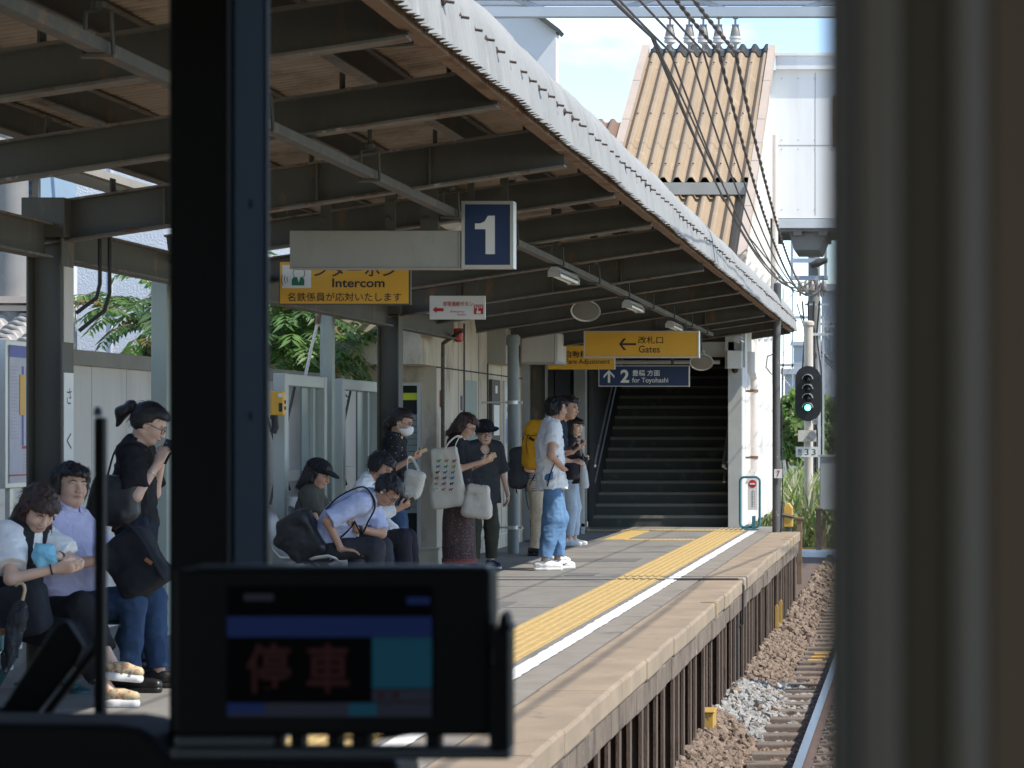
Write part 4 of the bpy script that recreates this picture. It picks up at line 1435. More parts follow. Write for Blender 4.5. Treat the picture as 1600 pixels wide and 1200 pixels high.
MB().box(-1.5, -.9, YB0 - .02, YB0 - .005, 6.4, 7.3).build('window', M['steel_rust'], br)
for X in (2.6, 7.5):
    MB().box(X - .15, X + .15, YB0 + .9, YB0 + 1.2, -1.4, 4.9).build('pier', M['pale_blue_steel'], br)

# small brown roof behind the canopy
t = thing('far_shed_roof', (-6.3, 48, 6), 'small reddish corrugated roof seen over the canopy edge', 'roof')
M['red_roof'] = mat('red_roof', (0.2, 0.125, 0.085), 0.8, 0.12, 2)
V, Q = roof_sheet(47.8, 6.2, 50.6, 7.55, -7.6, -5.3, .24, .04)
np_mesh('sheet', V, Q, M['red_roof'], t, smooth=False)
MB().box(-7.5, -5.4, 48.2, 50.8, 0, 6.2).build('wall', M['white_wall'], t)

# ---------------------------------------------------------------- overhead gantries, insulators, feeder wires
M['porcelain'] = mat('porcelain', (0.62, 0.60, 0.58), 0.25, 0.05, 10)
M['cap_metal'] = mat('cap_metal', (0.30, 0.27, 0.24), 0.5, 0.15, 14, metal=.4)
M['wire'] = mat('wire', (0.085, 0.072, 0.064), 0.7, 0.1, 5)
M['pole_conc'] = mat('pole_conc', (0.22, 0.215, 0.205), 0.85, 0.12, 3, 0.15, 50)
GY = 23.0
GZ = at(0, 27, GY).z                # underside of the lower chord
t = thing('gantry', (-2, GY, GZ), 'pale steel gantry truss carrying the feeder insulators over the track', 'gantry')
MB().box(-8.2, 6.0, GY - .05, GY + .05, GZ, GZ + .012).box(-8.2, 6.0, GY - .05, GY - .038, GZ + .012, GZ + .088).build('lower_chord', M['pale_blue_steel'], t)
MB().box(-8.2, 6.0, GY - .05, GY + .05, GZ + .155, GZ + .24).box(-8.2, 6, GY + .40, GY + .48, GZ + .18, GZ + .26).build('upper_chord', M['pale_blue_steel'], t)
for k in range(10):
    xa = -8.6 + k * 1.62 + .02
    MB().tube([(xa, GY, GZ + .2), (xa + .42, GY, GZ + .05)], .028, 6).build('brace', M['pale_blue_steel'], t)
    MB().tube([(xa + 1.42, GY, GZ + .2), (xa + 1.0, GY, GZ + .05)], .028, 6).build('brace', M['pale_blue_steel'], t)
for xm in (-8.2, 6.0):
    MB().cyl((xm, GY + .2, -1.4), (xm, GY + .2, 5.9), .15, .12, 16).build('mast', M['pole_conc'], t, smooth=True)
ins = []
prot = None
insx = [1047, 1077, 1099, 1123, 1149]
names = ['leftmost bell insulator hanging from the gantry', 'second bell insulator from the left on the gantry', 'middle bell insulator of five on the gantry', 'fourth bell insulator from the left on the gantry', 'rightmost bell insulator hanging from the gantry']
K_ = .62
for k, pxx in enumerate(insx):
    x = at(pxx, 0, GY).x
    loc = (x, GY, GZ)
    if prot is None:
        t = thing('insulator', loc, names[k], 'insulator', 'insulators on the gantry')
        Z_ = lambda d: GZ - d * K_
        MB().cyl((x, GY, GZ + .02), (x, GY, Z_(.14)), .010, n=8).box(x - .022, x + .022, GY - .03, GY + .03, GZ - .012, GZ - .001).box(x - .032, x + .032, GY - .015, GY + .015, Z_(.13), Z_(.105)).build('stem', M['cap_metal'], t)
        MB().lathe((x, GY, Z_(.13)), (0, 0, -1), [(a_ * K_, r_ * K_) for a_, r_ in ((0, .02), (.01, .05), (.06, .06), (.13, .075), (.15, .07))], 16).build('metal_cap', M['cap_metal'], t, smooth=True)
        MB().lathe((x, GY, Z_(.28)), (0, 0, -1), [(a_ * K_, r_ * K_) for a_, r_ in ((0, .075), (.005, .088), (.035, .09), (.04, .075), (.05, .075), (.055, .085), (.09, .085), (.1, .05), (.12, .03))], 18).build('porcelain_bell', M['porcelain'], t, smooth=True)
        MB().cyl((x, GY, Z_(.39)), (x, GY, Z_(.49)), .013, n=8).box(x - .036, x + .036, GY - .03, GY + .03, Z_(.50), Z_(.475)).build('wire_clamp', M['cap_metal'], t)
        prot = t
    else:
        dup(prot, loc, names[k])


def sag_pts(p0, p1, sag, n=26):
    p0, p1 = Vector(p0), Vector(p1)
    return [p0.lerp(p1, i / n) - Vector((0, 0, 4 * sag * (i / n) * (1 - i / n))) for i in range(n + 1)]


WI = 'feeder wires along the platform'
xs = [at(1018, 0, GY).x, at(1023, 0, GY).x] + [at(p, 0, GY).x for p in insx]
x2 = [-2.50, -2.46, -2.42, -2.34, -2.26, -2.20, -2.14]
zs = [at(0, 58, GY).z, at(0, 62, GY).z] + [GZ - .31] * 5
wl_ = ['leftmost pair strand of the feeder wires', 'second strand of the left feeder pair', 'feeder wire from the leftmost insulator', 'feeder wire from the second insulator', 'feeder wire from the middle insulator', 'twisted feeder cable from the fourth insulator', 'twisted feeder cable from the rightmost insulator']
for k in range(7):
    q = MB()
    far = sag_pts((xs[k], GY, zs[k]), (x2[k], 57.6, 4.82 - .07 * (k % 2)), .80 + .04 * k)
    near = sag_pts((xs[k] - .5, -12, zs[k] + .35 + .1 * (k % 3)), (xs[k], GY, zs[k]), .5)
    if k >= 5:
        for ph in (0, math.pi):
            pts = []
            for seg in (near, far):
                for a, b_ in zip(seg[:-1], seg[1:]):
                    m_ = int((b_ - a).length / .06)
                    if a.y < 18:
                        m_ = 2
                    for j in range(m_):
                        p_ = a.lerp(b_, j / m_)
                        w_ = 2 * math.pi * p_.y / .75 + ph
                        pts.append(p_ + Vector((math.cos(w_), 0, math.sin(w_))) * .009)
            q.tube(pts, .0108, 5)
    else:
        q.tube(near + far[1:], .0105 if k > 1 else .0125, 6)
    tag(q.build('feeder_wire', M['wire'], None, smooth=True), wl_[k], 'wire', WI)
# wires over the track (contact wire, messenger) and a thin signal wire
tag(MB().tube(sag_pts((-.345, -12, 4.1), (-.345, 90, 4.1), .05), .008, 6).tube(sag_pts((-.345, -12, 5.1), (-.345, GY, 5.1), .5), .009, 6).tube(sag_pts((-.345, GY, 5.1), (-.345, 90, 5.1), .5), .009, 6).build('contact_wire', M['wire']), 'copper contact wire and messenger strung over the track', 'wire')
tag(MB().tube(sag_pts((2.0, -12, 6.0), (2.25, 23, 5.5), .4), .014, 6).tube(sag_pts((2.25, 23, 5.5), (3.5, 52, 6.2), .4), .014, 6).build('far_feeder', M['wire']), 'dark feeder wire on the far side of the track', 'wire')
tag(MB().tube([(-9.5, 40.3, 7.9), (-2.4, 40.3, 7.95), (4, 40.3, 8.0)], .01, 5).build('span_wire', M['wire']), 'thin span wire crossing the sky just under the gantry', 'wire')
tag(MB().tube([at(1019, 60, 23.1), at(1060, 140, 26), at(1110, 250, 29.5), at(1170, 370, 35), at(1241, 457, 46)], .011, 6).build('slack_wire', M['wire'], None, smooth=True), 'single slack wire running in front of the tan roof to the far pole', 'wire')

# ---------------------------------------------------------------- far poles, signal, equipment
t = thing('cross_arm_pole', (-2.36, 58, -1.4), 'grey concrete pole with two cross arms of insulators behind the signal', 'utility pole')
px_ = at(1272, 0, 58).x
MB().cyl((px_, 58, -1.4), (px_, 58, 5.65), .17, .13, 16).build('pole', M['pole_conc'], t, smooth=True)
for py in (408, 435):
    z = at(0, py, 58).z
    MB().box(px_ - .52, px_ + .32, 57.78, 57.84, z - .05, z + .05).build('cross_arm', M['pale_blue_steel'], t)
build_each(MB().box(px_ - .52, px_ - .46, 57.74, 57.78, 4.85, 6.0).box(px_ + .24, px_ + .3, 57.74, 57.78, 4.85, 6.1), 'strut', M['pale_blue_steel'], t)
for k in range(5):
    x = px_ - .30 + k * .135
    MB().lathe((x, 57.7, at(0, 440, 58).z), (0, 0, -1), [(0, .02), (.03, .04), (.14, .07), (.16, .075), (.22, .075), (.25, .03), (.35, .02)], 10).build('insulator', M['cap_metal'], t, smooth=True)
MB().lathe((px_ + .02, 57.7, at(0, 414, 58).z), (1, 0, .35), [(-.1, .04), (-.05, .07), (0, .07), (.05, .09), (.1, .09), (.3, .05)], 12).build('strain_insulator', M['steel_dark'], t, smooth=True)
q = MB()
for k in range(4):
    q.tube([(px_ - .25 + k * .13, 57.7, 4.35), (px_ - .2 + k * .09, 57.75, 3.6), (px_ - .25 + k * .14, 57.75, 2.8), (px_ + .05 + k * .05, 57.78, 1.2), (px_ + .05 + k * .04, 57.78, -1.2)], .02, 5)
q.build('drop_cable', M['black_rubber'], t)
MB().box(px_ + .1, px_ + .16, 57.74, 57.8, -1.2, 4.2).box(px_ + .2, px_ + .24, 57.74, 57.8, -1.2, 4.0).box(px_ - .2, px_ + .45, 57.72, 57.76, at(0, 525, 58).z, at(0, 521, 58).z).box(px_ - .2, px_ + .35, 57.72, 57.76, at(0, 478, 58).z, at(0, 475, 58).z).build('cable_duct', M['bridge_white'], t)

M['signal_black'] = mat('signal_black', (0.018, 0.02, 0.022), 0.5, 0.1, 5)
M['lens_dark'] = mat('lens_dark', (0.02, 0.02, 0.02), 0.12, 0.05, 5)
M['lens_green'] = mat('lens_green', (0.05, 0.5, 0.3), 0.3, 0, 5, emit=(0.12, 1.0, 0.62), estr=3.2)
sg = thing('rail_signal', (-2.25, 52, -1.4), 'black oval railway signal with its lowest lamp lit green', 'signal')
sx_ = at(1263, 0, 52).x
P = lambda px, py: at(px, py, 52)
MB().cyl((sx_, 52.1, -1.4), (sx_, 52.1, P(0, 505).z), .095, n=14).lathe((sx_, 52.1, P(0, 508).z), (0, 0, 1), [(0, .12), (.06, .12), (.09, .09), (.1, .01)], 14).build('post', M['fence_panel'], sg, smooth=True)
zc0, zc1, rr_ = P(0, 638).z, P(0, 592).z, .262
pts = [(sx_ + rr_ * math.cos(R(a_)), zc1 + rr_ * math.sin(R(a_))) for a_ in range(0, 181, 15)] + [(sx_ + rr_ * math.cos(R(a_)), zc0 + rr_ * math.sin(R(a_))) for a_ in range(180, 361, 15)]
MB().prism(pts, 'y', 51.9, 51.96).build('backboard', M['signal_black'], sg)
for k, py in enumerate((593, 608, 622.5, 637)):
    c = P(1262.5, py)
    hd = MB().lathe((c.x, 51.9, c.z), (0, -1, 0), [(0, .085), (.03, .085), (.035, .07), (.02, .065)], 20).build('lamp', M['signal_black'], sg, smooth=True)
    MB().lathe((c.x, 51.885, c.z), (0, -1, 0), [(0, .066), (.008, .06), (.014, .001)], 20).build('lens', M['lens_green' if k == 3 else 'lens_dark'], hd, smooth=True)
    vs, fs = [], []
    for j in range(11):
        a_ = R(18 * j)
        for yy, rad in ((51.9, .1), (51.62, .095)):
            for dr in (0, .012):
                vs.append((c.x + (rad + dr) * math.cos(a_), yy, c.z + (rad + dr) * math.sin(a_) * (1 if yy > 51.8 else .9)))
    for j in range(10):
        b_ = 4 * j
        fs += [(b_, b_ + 2, b_ + 6, b_ + 4), (b_ + 1, b_ + 5, b_ + 7, b_ + 3), (b_ + 2, b_ + 3, b_ + 7, b_ + 6), (b_, b_ + 4, b_ + 5, b_ + 1)]
    MB().add(vs, fs).build('hood', M['plate_grey'], hd)
MB().box(sx_ - .2, sx_ + .16, 51.8, 51.98, P(0, 690).z, P(0, 672).z).build('relay_box', M['fence_panel'], sg)
MB().lathe((P(1270, 0).x, 51.78, P(0, 680).z), (0, -1, 0), [(0, .085), (.03, .085), (.032, .07), (.02, .001)], 16).lathe((P(1274, 0).x, 51.9, P(0, 659).z), (0, -1, 0), [(0, .06), (.03, .06), (.032, .04), (.02, .001)], 16).build('route_lamp', M['plate_grey'], sg, smooth=True)
t = sg
pl = MB().box(P(1244, 0).x, P(1281, 0).x, 51.84, 51.87, P(0, 714).z, P(0, 698).z).build('number_plate', M['sign_white'], sg)
Y = 52
for s_, a_, b_ in (('豊', 1246.5, 1254), ('3', 1257.5, 1264), ('3', 1268.5, 1275)):
    text(s_, P(a_, 0).x, P(b_, 0).x, P(0, 711).z, P(0, 701.5).z, 51.838, M['sign_black'], sg)
t = thing('relay_cabinet', (-1.9, 50, -1.4), 'pale grey equipment cabinet behind the signal post', 'cabinet')
x0, x1, z0, z1 = px2(1281, 1312, 714, 797, 50)
MB().box(x0, x1, 50, 50.5, z0, z1).build('case', M['grey_paint'], t, bevel=.015)
MB().box(x0 - .03, x1 + .03, 49.97, 50.53, z1, z1 + .04).build('lid', M['grey_paint'], t)
MB().box(x0 + .05, x0 + .11, 50.1, 50.2, -1.4, z0).box(x1 - .1, x1 - .04, 50.1, 50.2, -1.4, z0).build('leg', M['steel_rust'], t)
t = thing('crossing_slab', (-1.2, 49, -1), 'white edged concrete walkway slab across the track beyond the platform', 'slab')
MB().box(-2.45, -1.0, 48.6, 49.6, -1.0, -.86).box(-.75, .06, 48.6, 49.6, -1.0, -.86).build('slab', M['bridge_white'], t, bevel=.01)
MB().box(-2.3, -1.0, 49.3, 49.42, -.86, -.83).build('yellow_edge', M['yellow_paint'], t)
MB().box(-2.35, -1.1, 48.8, 49.4, -1.4, -1.0).build('support', M['dark_plank'], t)
for k, (pxx, py0, py1, lab) in enumerate(((1279, 798, 862, 'rusty short stake under the grey cabinet'), (1249, 812, 838, 'rusty short stake at the platform end'))):
    Yk = (49, 40)[k]
    x0, x1, z0, z1 = px2(pxx - 4, pxx + 4, py0, py1, Yk)
    tag(MB().box(x0, x1, Yk, Yk + .1, -1.4, z1).box(x0 - .03, x1 + .03, Yk - .02, Yk + .12, z1, z1 + .04).build('iron_stake', M['steel_rust'], None, bevel=.006), lab, 'stake')

# dark pole through the eave, number plate
t = thing('platform_pole', (-1.98, 35.7, 0), 'dark slim pole through the canopy end with a small number 7 plate', 'pole')
MB().tube([(-1.98, 35.7, 0), (-1.98, 35.7, 2.3), (-1.965, 35.7, 3.46)], [.058, .056, .054], 12).lathe((-1.965, 35.7, 3.44), (0, 0, 1), [(0, .056), (.03, .05), (.05, .01)], 12).build('shaft', mat('pole_dark', (0.10, 0.10, 0.10), .8, .2, 4, .2, 60, spots=((0.38, 0.38, 0.37), 5, 0.63, 0.05), streak=.5), t, smooth=True)
x0, x1, z0, z1 = px2(1209.5, 1222, 733, 747, 35.6)
MB().box(x0, x1, 35.61, 35.63, z0, z1).build('plate', M['sign_white'], t)
text('7', (x0 + x1) / 2 - .02, (x0 + x1) / 2 + .025, z0 + .02, z1 - .02, 35.605, M['sign_red'], t, 'numeral', .02)
MB().tube([(-1.9, 35.68, 2.3), (-1.905, 35.68, 1.2), (-1.89, 35.68, .6), (-1.915, 35.68, 0)], .01, 6).tube([(-1.98, 35.62, 2.5), (-2.1, 35.6, 2.45), (-2.12, 35.6, 2.3), (-2.04, 35.62, 2.2)], .008, 5).build('cable', M['black_rubber'], t)
# no entry stand
M['teal_tube'] = mat('teal_tube', (0.05, 0.16, 0.2), 0.4, 0.1, 4)
t = thing('barrier_sign', (-2.42, 36.6, 0), 'rounded blue tube stand holding a white no entry plate', 'sign')
P = lambda px, py: at(px, py, 36.6)
x0, x1, z1 = P(1156.5, 0).x, P(1187, 0).x, P(0, 745.5).z
loop = []
for cx_, cz_, a0 in ((x1 - .06, z1 - .06, 0), (x0 + .06, z1 - .06, 90), (x0 + .06, .1, 180), (x1 - .06, .1, 270)):
    for a_ in range(0, 91, 18):
        loop.append((cx_ + .06 * math.cos(R(a0 + a_)), 36.6, cz_ + .06 * math.sin(R(a0 + a_))))
loop.append(loop[0])
MB().tube(loop, .019, 10, caps=False).build('frame', M['teal_tube'], t, smooth=True)
MB().box(x1 - .11, x1 - .06, 36.57, 36.63, -.0, .2).box(x1 - .16, x1 - .01, 36.52, 36.68, 0, .015).box(x0 + .02, x0 + .12, 36.53, 36.67, 0, .03).build('foot', M['teal_tube'], t)
a_, b_, zz0, zz1 = px2(1168, 1184, 748, 797, 36.58)
MB().box(a_, b_, 36.57, 36.58, zz0, zz1).build('plate', M['sign_white'], t)
c = P(1176, 756)
MB().lathe((c.x, 36.57, c.z), (0, -1, 0), [(0, .058), (.003, .058)], 24).build('red_disc', M['sign_red'], t)
MB().box(c.x - .04, c.x + .04, 36.562, 36.566, c.z - .011, c.z + .011).build('white_bar', M['sign_white'], t)
q = MB()
for k in range(9):
    q.box(c.x - .008, c.x + .012 - (k % 3) * .003, 36.566, 36.5695, c.z - .11 - k * .027, c.z - .094 - k * .027)
    q.box(c.x + .028, c.x + .036, 36.566, 36.5695, c.z - .11 - k * .027, c.z - .1 - k * .027)
q.build('small_print', M['plate_grey'], t)
# yellow covered equipment behind the pole
t = thing('yellow_machine', (-2.25, 42, 0), 'yellow covered machine standing behind the platform end', 'machine')
P = lambda px, py: at(px, py, 42)
for k, (a0, b0, c0, d0) in enumerate(((1205, 1222, 790, 824), (1224, 1238, 786, 824))):
    x0, x1, z0, z1 = px2(a0, b0, c0, d0, 42)
    MB().prism([(x0, z0), (x1, z0), (x1, z1 - .08), (x1 - .06, z1), (x0 + .06, z1), (x0, z1 - .08)], 'y', 42, 42.3).build('cover', M['yellow_paint'], t, bevel=.03)
    MB().box(x0 + .03, x1 - .03, 42.02, 42.28, -1.4, z0).build('stand', M['steel_dark'], t)
MB().tube([P(1205, 812), P(1222, 804), P(1240, 808)], .03, 6).tube([P(1222, 790), P(1222, 826)], .025, 6).build('hose', M['steel_dark'], t)

# ---------------------------------------------------------------- buildings behind
M['stucco_blue'] = mat('stucco_blue', (0.66, 0.68, 0.70), 0.9, 0.05, 2, 1.0, 45)
M['siding'] = mat('siding', (0.22, 0.31, 0.40), 0.6, 0.06, 2)
M['tile_grey'] = mat('tile_grey', (0.27, 0.255, 0.24), 0.45, 0.2, 2.5, 0.1, 40)
M['wall_white'] = mat('wall_white', (0.62, 0.62, 0.63), 0.8, 0.05, 2)
t = thing('stucco_house', (-9, 31, 0), 'pale stucco house wall behind the leafy tree', 'house')
MB().box(-13, -6.55, 30.0, 36, -1.4, 5.4).build('wall', M['stucco_blue'], t)
MB().box(-9.47, -9.45, 29.985, 30.001, 0, 5.4).build('joint', M['wall_white'], t)
MB().box(-6.9, -6.2, 32, 37, -1.4, 3.6).build('side_wing', mat('wing_green', (0.36, 0.42, 0.40), .8, .06, 2), t)
MB().box(-6.545, -6.53, 31, 33, 2.2, 2.9).box(-6.8, -6.3, 31.95, 31.998, 2.45, 2.72).build('window', mat('win_blue', (0.16, 0.3, 0.4), .2, .1, 3), t)
t = thing('tiled_house', (-8.5, 22, 0), 'house with blue grey siding and wavy grey roof tiles', 'house')
MB().box(-14, -8.05, 23.4, 24.5, -1.4, 2.98).build('white_wall', M['wall_white'], t)
q = MB()
for k in range(14):
    z = 3.0 + k * .085
    q.prism([(23.36, z), (23.40, z + .008), (23.40, z + .082), (23.385, z + .082)], 'x', -14, -8.06)
q.box(-14, -8.06, 23.4, 24.5, 3.0, 4.2)
q.build('siding_wall', M['siding'], t)
a0 = at(60, 0, 23.3).x
MB().box(-14, a0 + .02, 23.30, 23.36, 2.93, 3.0).box(a0 - .06, a0, 23.30, 23.36, 3.0, 4.2).build('window_frame', M['steel_dark'], t)
MB().box(-14, a0 - .06, 23.27, 23.30, 3.03, 3.18).build('awning', mat('awning', (0.13, 0.25, 0.36), .4, .1, 3), t)
MB().box(-14, -7.95, 23.0, 23.4, 2.56, 2.62).box(-14, -7.95, 23.05, 23.4, 2.49, 2.54).build('eave_board', mat('eave_board', (0.45, 0.38, 0.32), .7, .1, 4), t)
# wavy kawara tiles
rows = 9
nx = 240
xs_ = np.linspace(-10.9, -7.72, nx)
V, Q = [], []
for r_ in range(rows):
    for e in (0, 1):
        yy = 22.1 + (r_ + e) * .135
        zz = 2.12 + (r_ + e) * .042 + (0.028 if e == 0 else 0.0)
        u = (xs_ / .27) % 1
        wv = .03 * np.sin(2 * np.pi * u) + .014 * np.sin(4 * np.pi * u + 1)
        V.append(np.stack([xs_, np.full(nx, yy) - .02 * np.sin(2 * np.pi * u), zz + wv], 1))
        if e == 0:
            V.append(np.stack([xs_, np.full(nx, yy) + .004, zz + wv - .03], 1))
for r_ in range(rows):
    top, lip, bk = (3 * r_) * nx, (3 * r_ + 1) * nx, (3 * r_ + 2) * nx
    for i in range(nx - 1):
        Q.append((top + i, top + i + 1, bk + i + 1, bk + i))
        Q.append((lip + i, lip + i + 1, top + i + 1, top + i))
np_mesh('tile_roof', np.concatenate(V), np.array(Q), M['tile_grey'], t, smooth=True)
MB().prism([(22.15, 1.95), (23.4, 1.95), (23.4, 2.46), (22.15, 2.06)], 'x', -10.9, -7.76).box(-10.8, -7.85, 22.3, 23.4, -1.4, 1.95).build('porch', M['fence_cap'], t)

M['far_window'] = mat('far_window', (.28, .32, .37), .4, .1, 1)
t = thing('white_tower', (-12, 64, 0), 'tall plain white building with dark roof verge behind the canopy', 'building')
MB().prism([(-22, -1.4), (-8.78, -1.4), (-8.78, 11.1), (-12, 13.5), (-22, 13.5)], 'y', 62, 62.5).build('wall', M['wall_white'], t)
MB().prism([(-8.72, 11.05), (-8.66, 11.13), (-12, 13.72), (-12, 13.58)], 'y', 61.8, 62.6).build('verge', M['steel_dark'], t)
for k, (px0, px1, py0, Yk, col, lab) in enumerate(((1284, 1330, 455, 110, (0.5, 0.53, 0.57), 'distant blue grey apartment block behind the signal'), (1226, 1262, 585, 140, (0.42, 0.44, 0.47), 'distant low pale building left of the signal'), (1240, 1290, 540, 190, (0.42, 0.46, 0.5), 'hazy far building between the poles'))):
    x0, x1, _, z1 = px2(px0, px1, 0, py0, Yk)
    z1 = at(0, py0, Yk).z
    t = thing('distant_building', ((x0 + x1) / 2, Yk, -1.4), lab, 'building', 'buildings down the line')
    MB().box(x0, x1, Yk, Yk + 12, -1.4, z1).box(x0 - .2, x1 + .2, Yk - .3, Yk + 12.3, z1, z1 + .3).build('wall', mat('far_wall', col, .8, .08, .5), t)
    q = MB()
    fl = int((z1 - 1) / 3)
    for f_ in range(fl):
        for c_ in range(4):
            xa = x0 + (x1 - x0) * (c_ + .2) / 4
            q.box(xa, xa + (x1 - x0) * .15, Yk - .05, Yk + .02, 1.5 + f_ * 3, 2.9 + f_ * 3)
    q.build('windows', M['far_window'], t)
for k, (pxx, pyt, Yk, lab) in enumerate(((1231, 450, 75, 'slim lattice mast left of the signal'), (1293, 470, 95, 'slim lattice mast at the right of the signal'))):
    xk, zt_ = at(pxx, 0, Yk).x, at(0, pyt, Yk).z
    t = thing('lattice_mast', (xk, Yk, -1.4), lab, 'mast', 'lattice masts down the line')
    MB().box(xk - .16, xk - .12, Yk, Yk + .04, -1.4, zt_).box(xk + .12, xk + .16, Yk, Yk + .04, -1.4, zt_).build('legs', M['pale_blue_steel'], t)
    q = MB()
    zz, s_ = -1.2, 1
    while zz < zt_ - .4:
        q.tube([(xk - .14 * s_, Yk + .02, zz), (xk + .14 * s_, Yk + .02, zz + .35)], .012, 4)
        zz += .35
        s_ = -s_
    q.build('lacing', M['pale_blue_steel'], t)
    MB().box(xk - .3, xk + 1.5, Yk, Yk + .05, zt_ - 2.3, zt_ - 2.22).box(xk - .3, xk + 1.5, Yk, Yk + .05, zt_ - .9, zt_ - .82).build('arm', M['pale_blue_steel'], t)
q = MB()
for k in range(5):
    q.tube(sag_pts((-2.75 + .1 * k, 58, 4.3 - .25 * k), (-3.6 + .5 * k, 95, 4.8 - .3 * k), .5, 10), .014, 4)
tag(q.build('distant_wires', M['wire']), 'tangle of thin wires running on beyond the cross arm pole', 'wires')

# ---------------------------------------------------------------- plants
def leaf_mat(name, col, trans=0.35, rough=.5):
    m = mat(name, col, rough, .3, 9)
    n, l = m.node_tree.nodes, m.node_tree.links
    b_ = n['Principled BSDF']
    tr = n.new('ShaderNodeBsdfTranslucent')
    mx_ = n.new('ShaderNodeMixShader')
    mx_.inputs[0].default_value = trans
    tr.inputs['Color'].default_value = (col[0] * 1.6, col[1] * 1.7, col[2] * .9, 1)
    l.new(b_.outputs[0], mx_.inputs[1])
    l.new(tr.outputs[0], mx_.inputs[2])
    l.new(mx_.outputs[0], n['Material Output'].inputs['Surface'])
    return m


M['leaf'] = leaf_mat('leaf', (0.12, 0.22, 0.06))
M['leaf_dark'] = leaf_mat('leaf_dark', (0.06, 0.125, 0.04))
M['leaf_red'] = leaf_mat('leaf_red', (0.20, 0.15, 0.05))
M['weed'] = leaf_mat('weed', (0.22, 0.28, 0.12))
M['weed_dry'] = leaf_mat('weed_dry', (0.38, 0.38, 0.26))
M['bark'] = mat('bark', (0.16, 0.12, 0.08), .9, .2, 6, .4, 60)


def frond(V, Fc, MI, base, direction, L, r, mi):
    """A drooping compound leaf: pairs of pointed leaflets along a curved stalk."""
    d = Vector(direction).normalized()
    side = d.cross(Vector((0, 0, 1)))
    side = side.normalized() if side.length > .01 else Vector((1, 0, 0))
    n = 9
    p = Vector(base)
    for k in range(n + 1):
        f = k / n
        d2 = (d + Vector((0, 0, -1.1 * f * f))).normalized()
        q_ = p + d2 * (L / n)
        up = side.cross(d2).normalized()
        i0 = len(V)
        V += [p + up * .004, q_ + up * .004, q_ - up * .004, p - up * .004]
        Fc.append((i0, i0 + 1, i0 + 2, i0 + 3))
        MI.append(3)
        for s_ in (-1, 1):
            if k == 0:
                continue
            ll = L * .36 * (1 - .55 * abs(f - .45)) * r.uniform(.85, 1.15)
            ld = (side * s_ + d2 * .55 + Vector((0, 0, -.55 + r.uniform(-.2, .2)))).normalized()
            wv = ld.cross(up).normalized() * ll * .15
            i0 = len(V)
            V += [q_, q_ + ld * ll * .4 + wv + up * .01, q_ + ld * ll, q_ + ld * ll * .4 - wv + up * .01]
            Fc.append((i0, i0 + 1, i0 + 2, i0 + 3))
            MI.append(mi)
        p = q_


def leafy_tree(name, label, centres, trunk_xy, zbase, seed):
    r = random.Random(seed)
    t = thing(name, (trunk_xy[0], trunk_xy[1], zbase), label, 'tree')
    V, Fc, MI = [], [], []
    limbs = MB()
    bx, by = trunk_xy
    limbs.tube([(bx, by, zbase), (bx + .05, by, .6), (bx - .02, by, 1.6)], [.07, .055, .045], 8)
    for (c, rad, n) in centres:
        c = Vector(c)
        for k in range(n):
            d = Vector((r.gauss(0, 1), r.gauss(0, 1), r.gauss(.15, .7)))
            d.normalize()
            tip = c + Vector((d.x * rad[0], d.y * rad[1], d.z * rad[2])) * r.uniform(.35, .75)
            frond(V, Fc, MI, tip, d + Vector((0, 0, .2)), r.uniform(.38, .62), r, 0 if r.random() < .52 else (1 if r.random() < .88 else 2))
        limbs.tube([(bx - .02, by, 1.5), (Vector((bx, by, 1.6)) + c) / 2 + Vector((0, 0, .1)), c, c + Vector((0, 0, rad[2] * .7))], [.035, .025, .015, .006], 6)
    limbs.build('trunk', M['bark'], t, smooth=True)
    me = MB()
    me.add(V, Fc)
    me.m = MI
    me.build('crown', [M['leaf'], M['leaf_dark'], M['leaf_red'], M['bark']], t)
    return t


leafy_tree('leafy_tree', 'bright green tree with drooping compound leaves behind the fence', [
    (at(224, 500, 24.8), (.32, .5, .26), 26), (at(232, 550, 25.2), (.28, .4, .22), 16), (at(300, 500, 25.5), (.5, .5, .5), 40),
    (at(390, 510, 25.5), (.5, .5, .45), 40), (at(447, 510, 25.6), (.42, .5, .36), 62), (at(455, 560, 25.2), (.4, .4, .25), 40), (at(505, 520, 26), (.32, .4, .36), 34), (at(518, 562, 26), (.2, .3, .2), 12)],
    (at(350, 0, 25.5).x, 25.5), -1.4, 5)


def weeds(n, xlo, xhi, ylo, yhi, h0, h1, zb_, seed):
    r = np.random.default_rng(seed)
    b_ = np.stack([r.uniform(xlo, xhi, n), r.uniform(ylo, yhi, n), np.full(n, zb_)], 1)
    h = r.uniform(h0, h1, n)
    a_ = r.uniform(0, 2 * np.pi, n)
    lean = r.uniform(.05, .5, n)
    w = r.uniform(.012, .05, n)
    dx = np.stack([np.cos(a_), np.sin(a_), np.zeros(n)], 1)
    sd = np.stack([-np.sin(a_), np.cos(a_), np.zeros(n)], 1)
    st_ = r.uniform(0, .75, n)
    P0 = b_ + np.array([0, 0, 1]) * (h * st_)[:, None]
    P1 = P0 + (np.array([0, 0, 1])[None] * .5 + dx * lean[:, None]) * (h * .3)[:, None]
    P2 = P0 + (np.array([0, 0, 1])[None] * .8 + dx * 2.2 * lean[:, None]) * (h * .35)[:, None]
    V = np.stack([P0, P1 + sd * w[:, None], P2, P1 - sd * w[:, None]], 1).reshape(-1, 3)
    Q = np.arange(4 * n).reshape(n, 4)
    return V, Q, (r.uniform(size=n) < .4).astype(int)


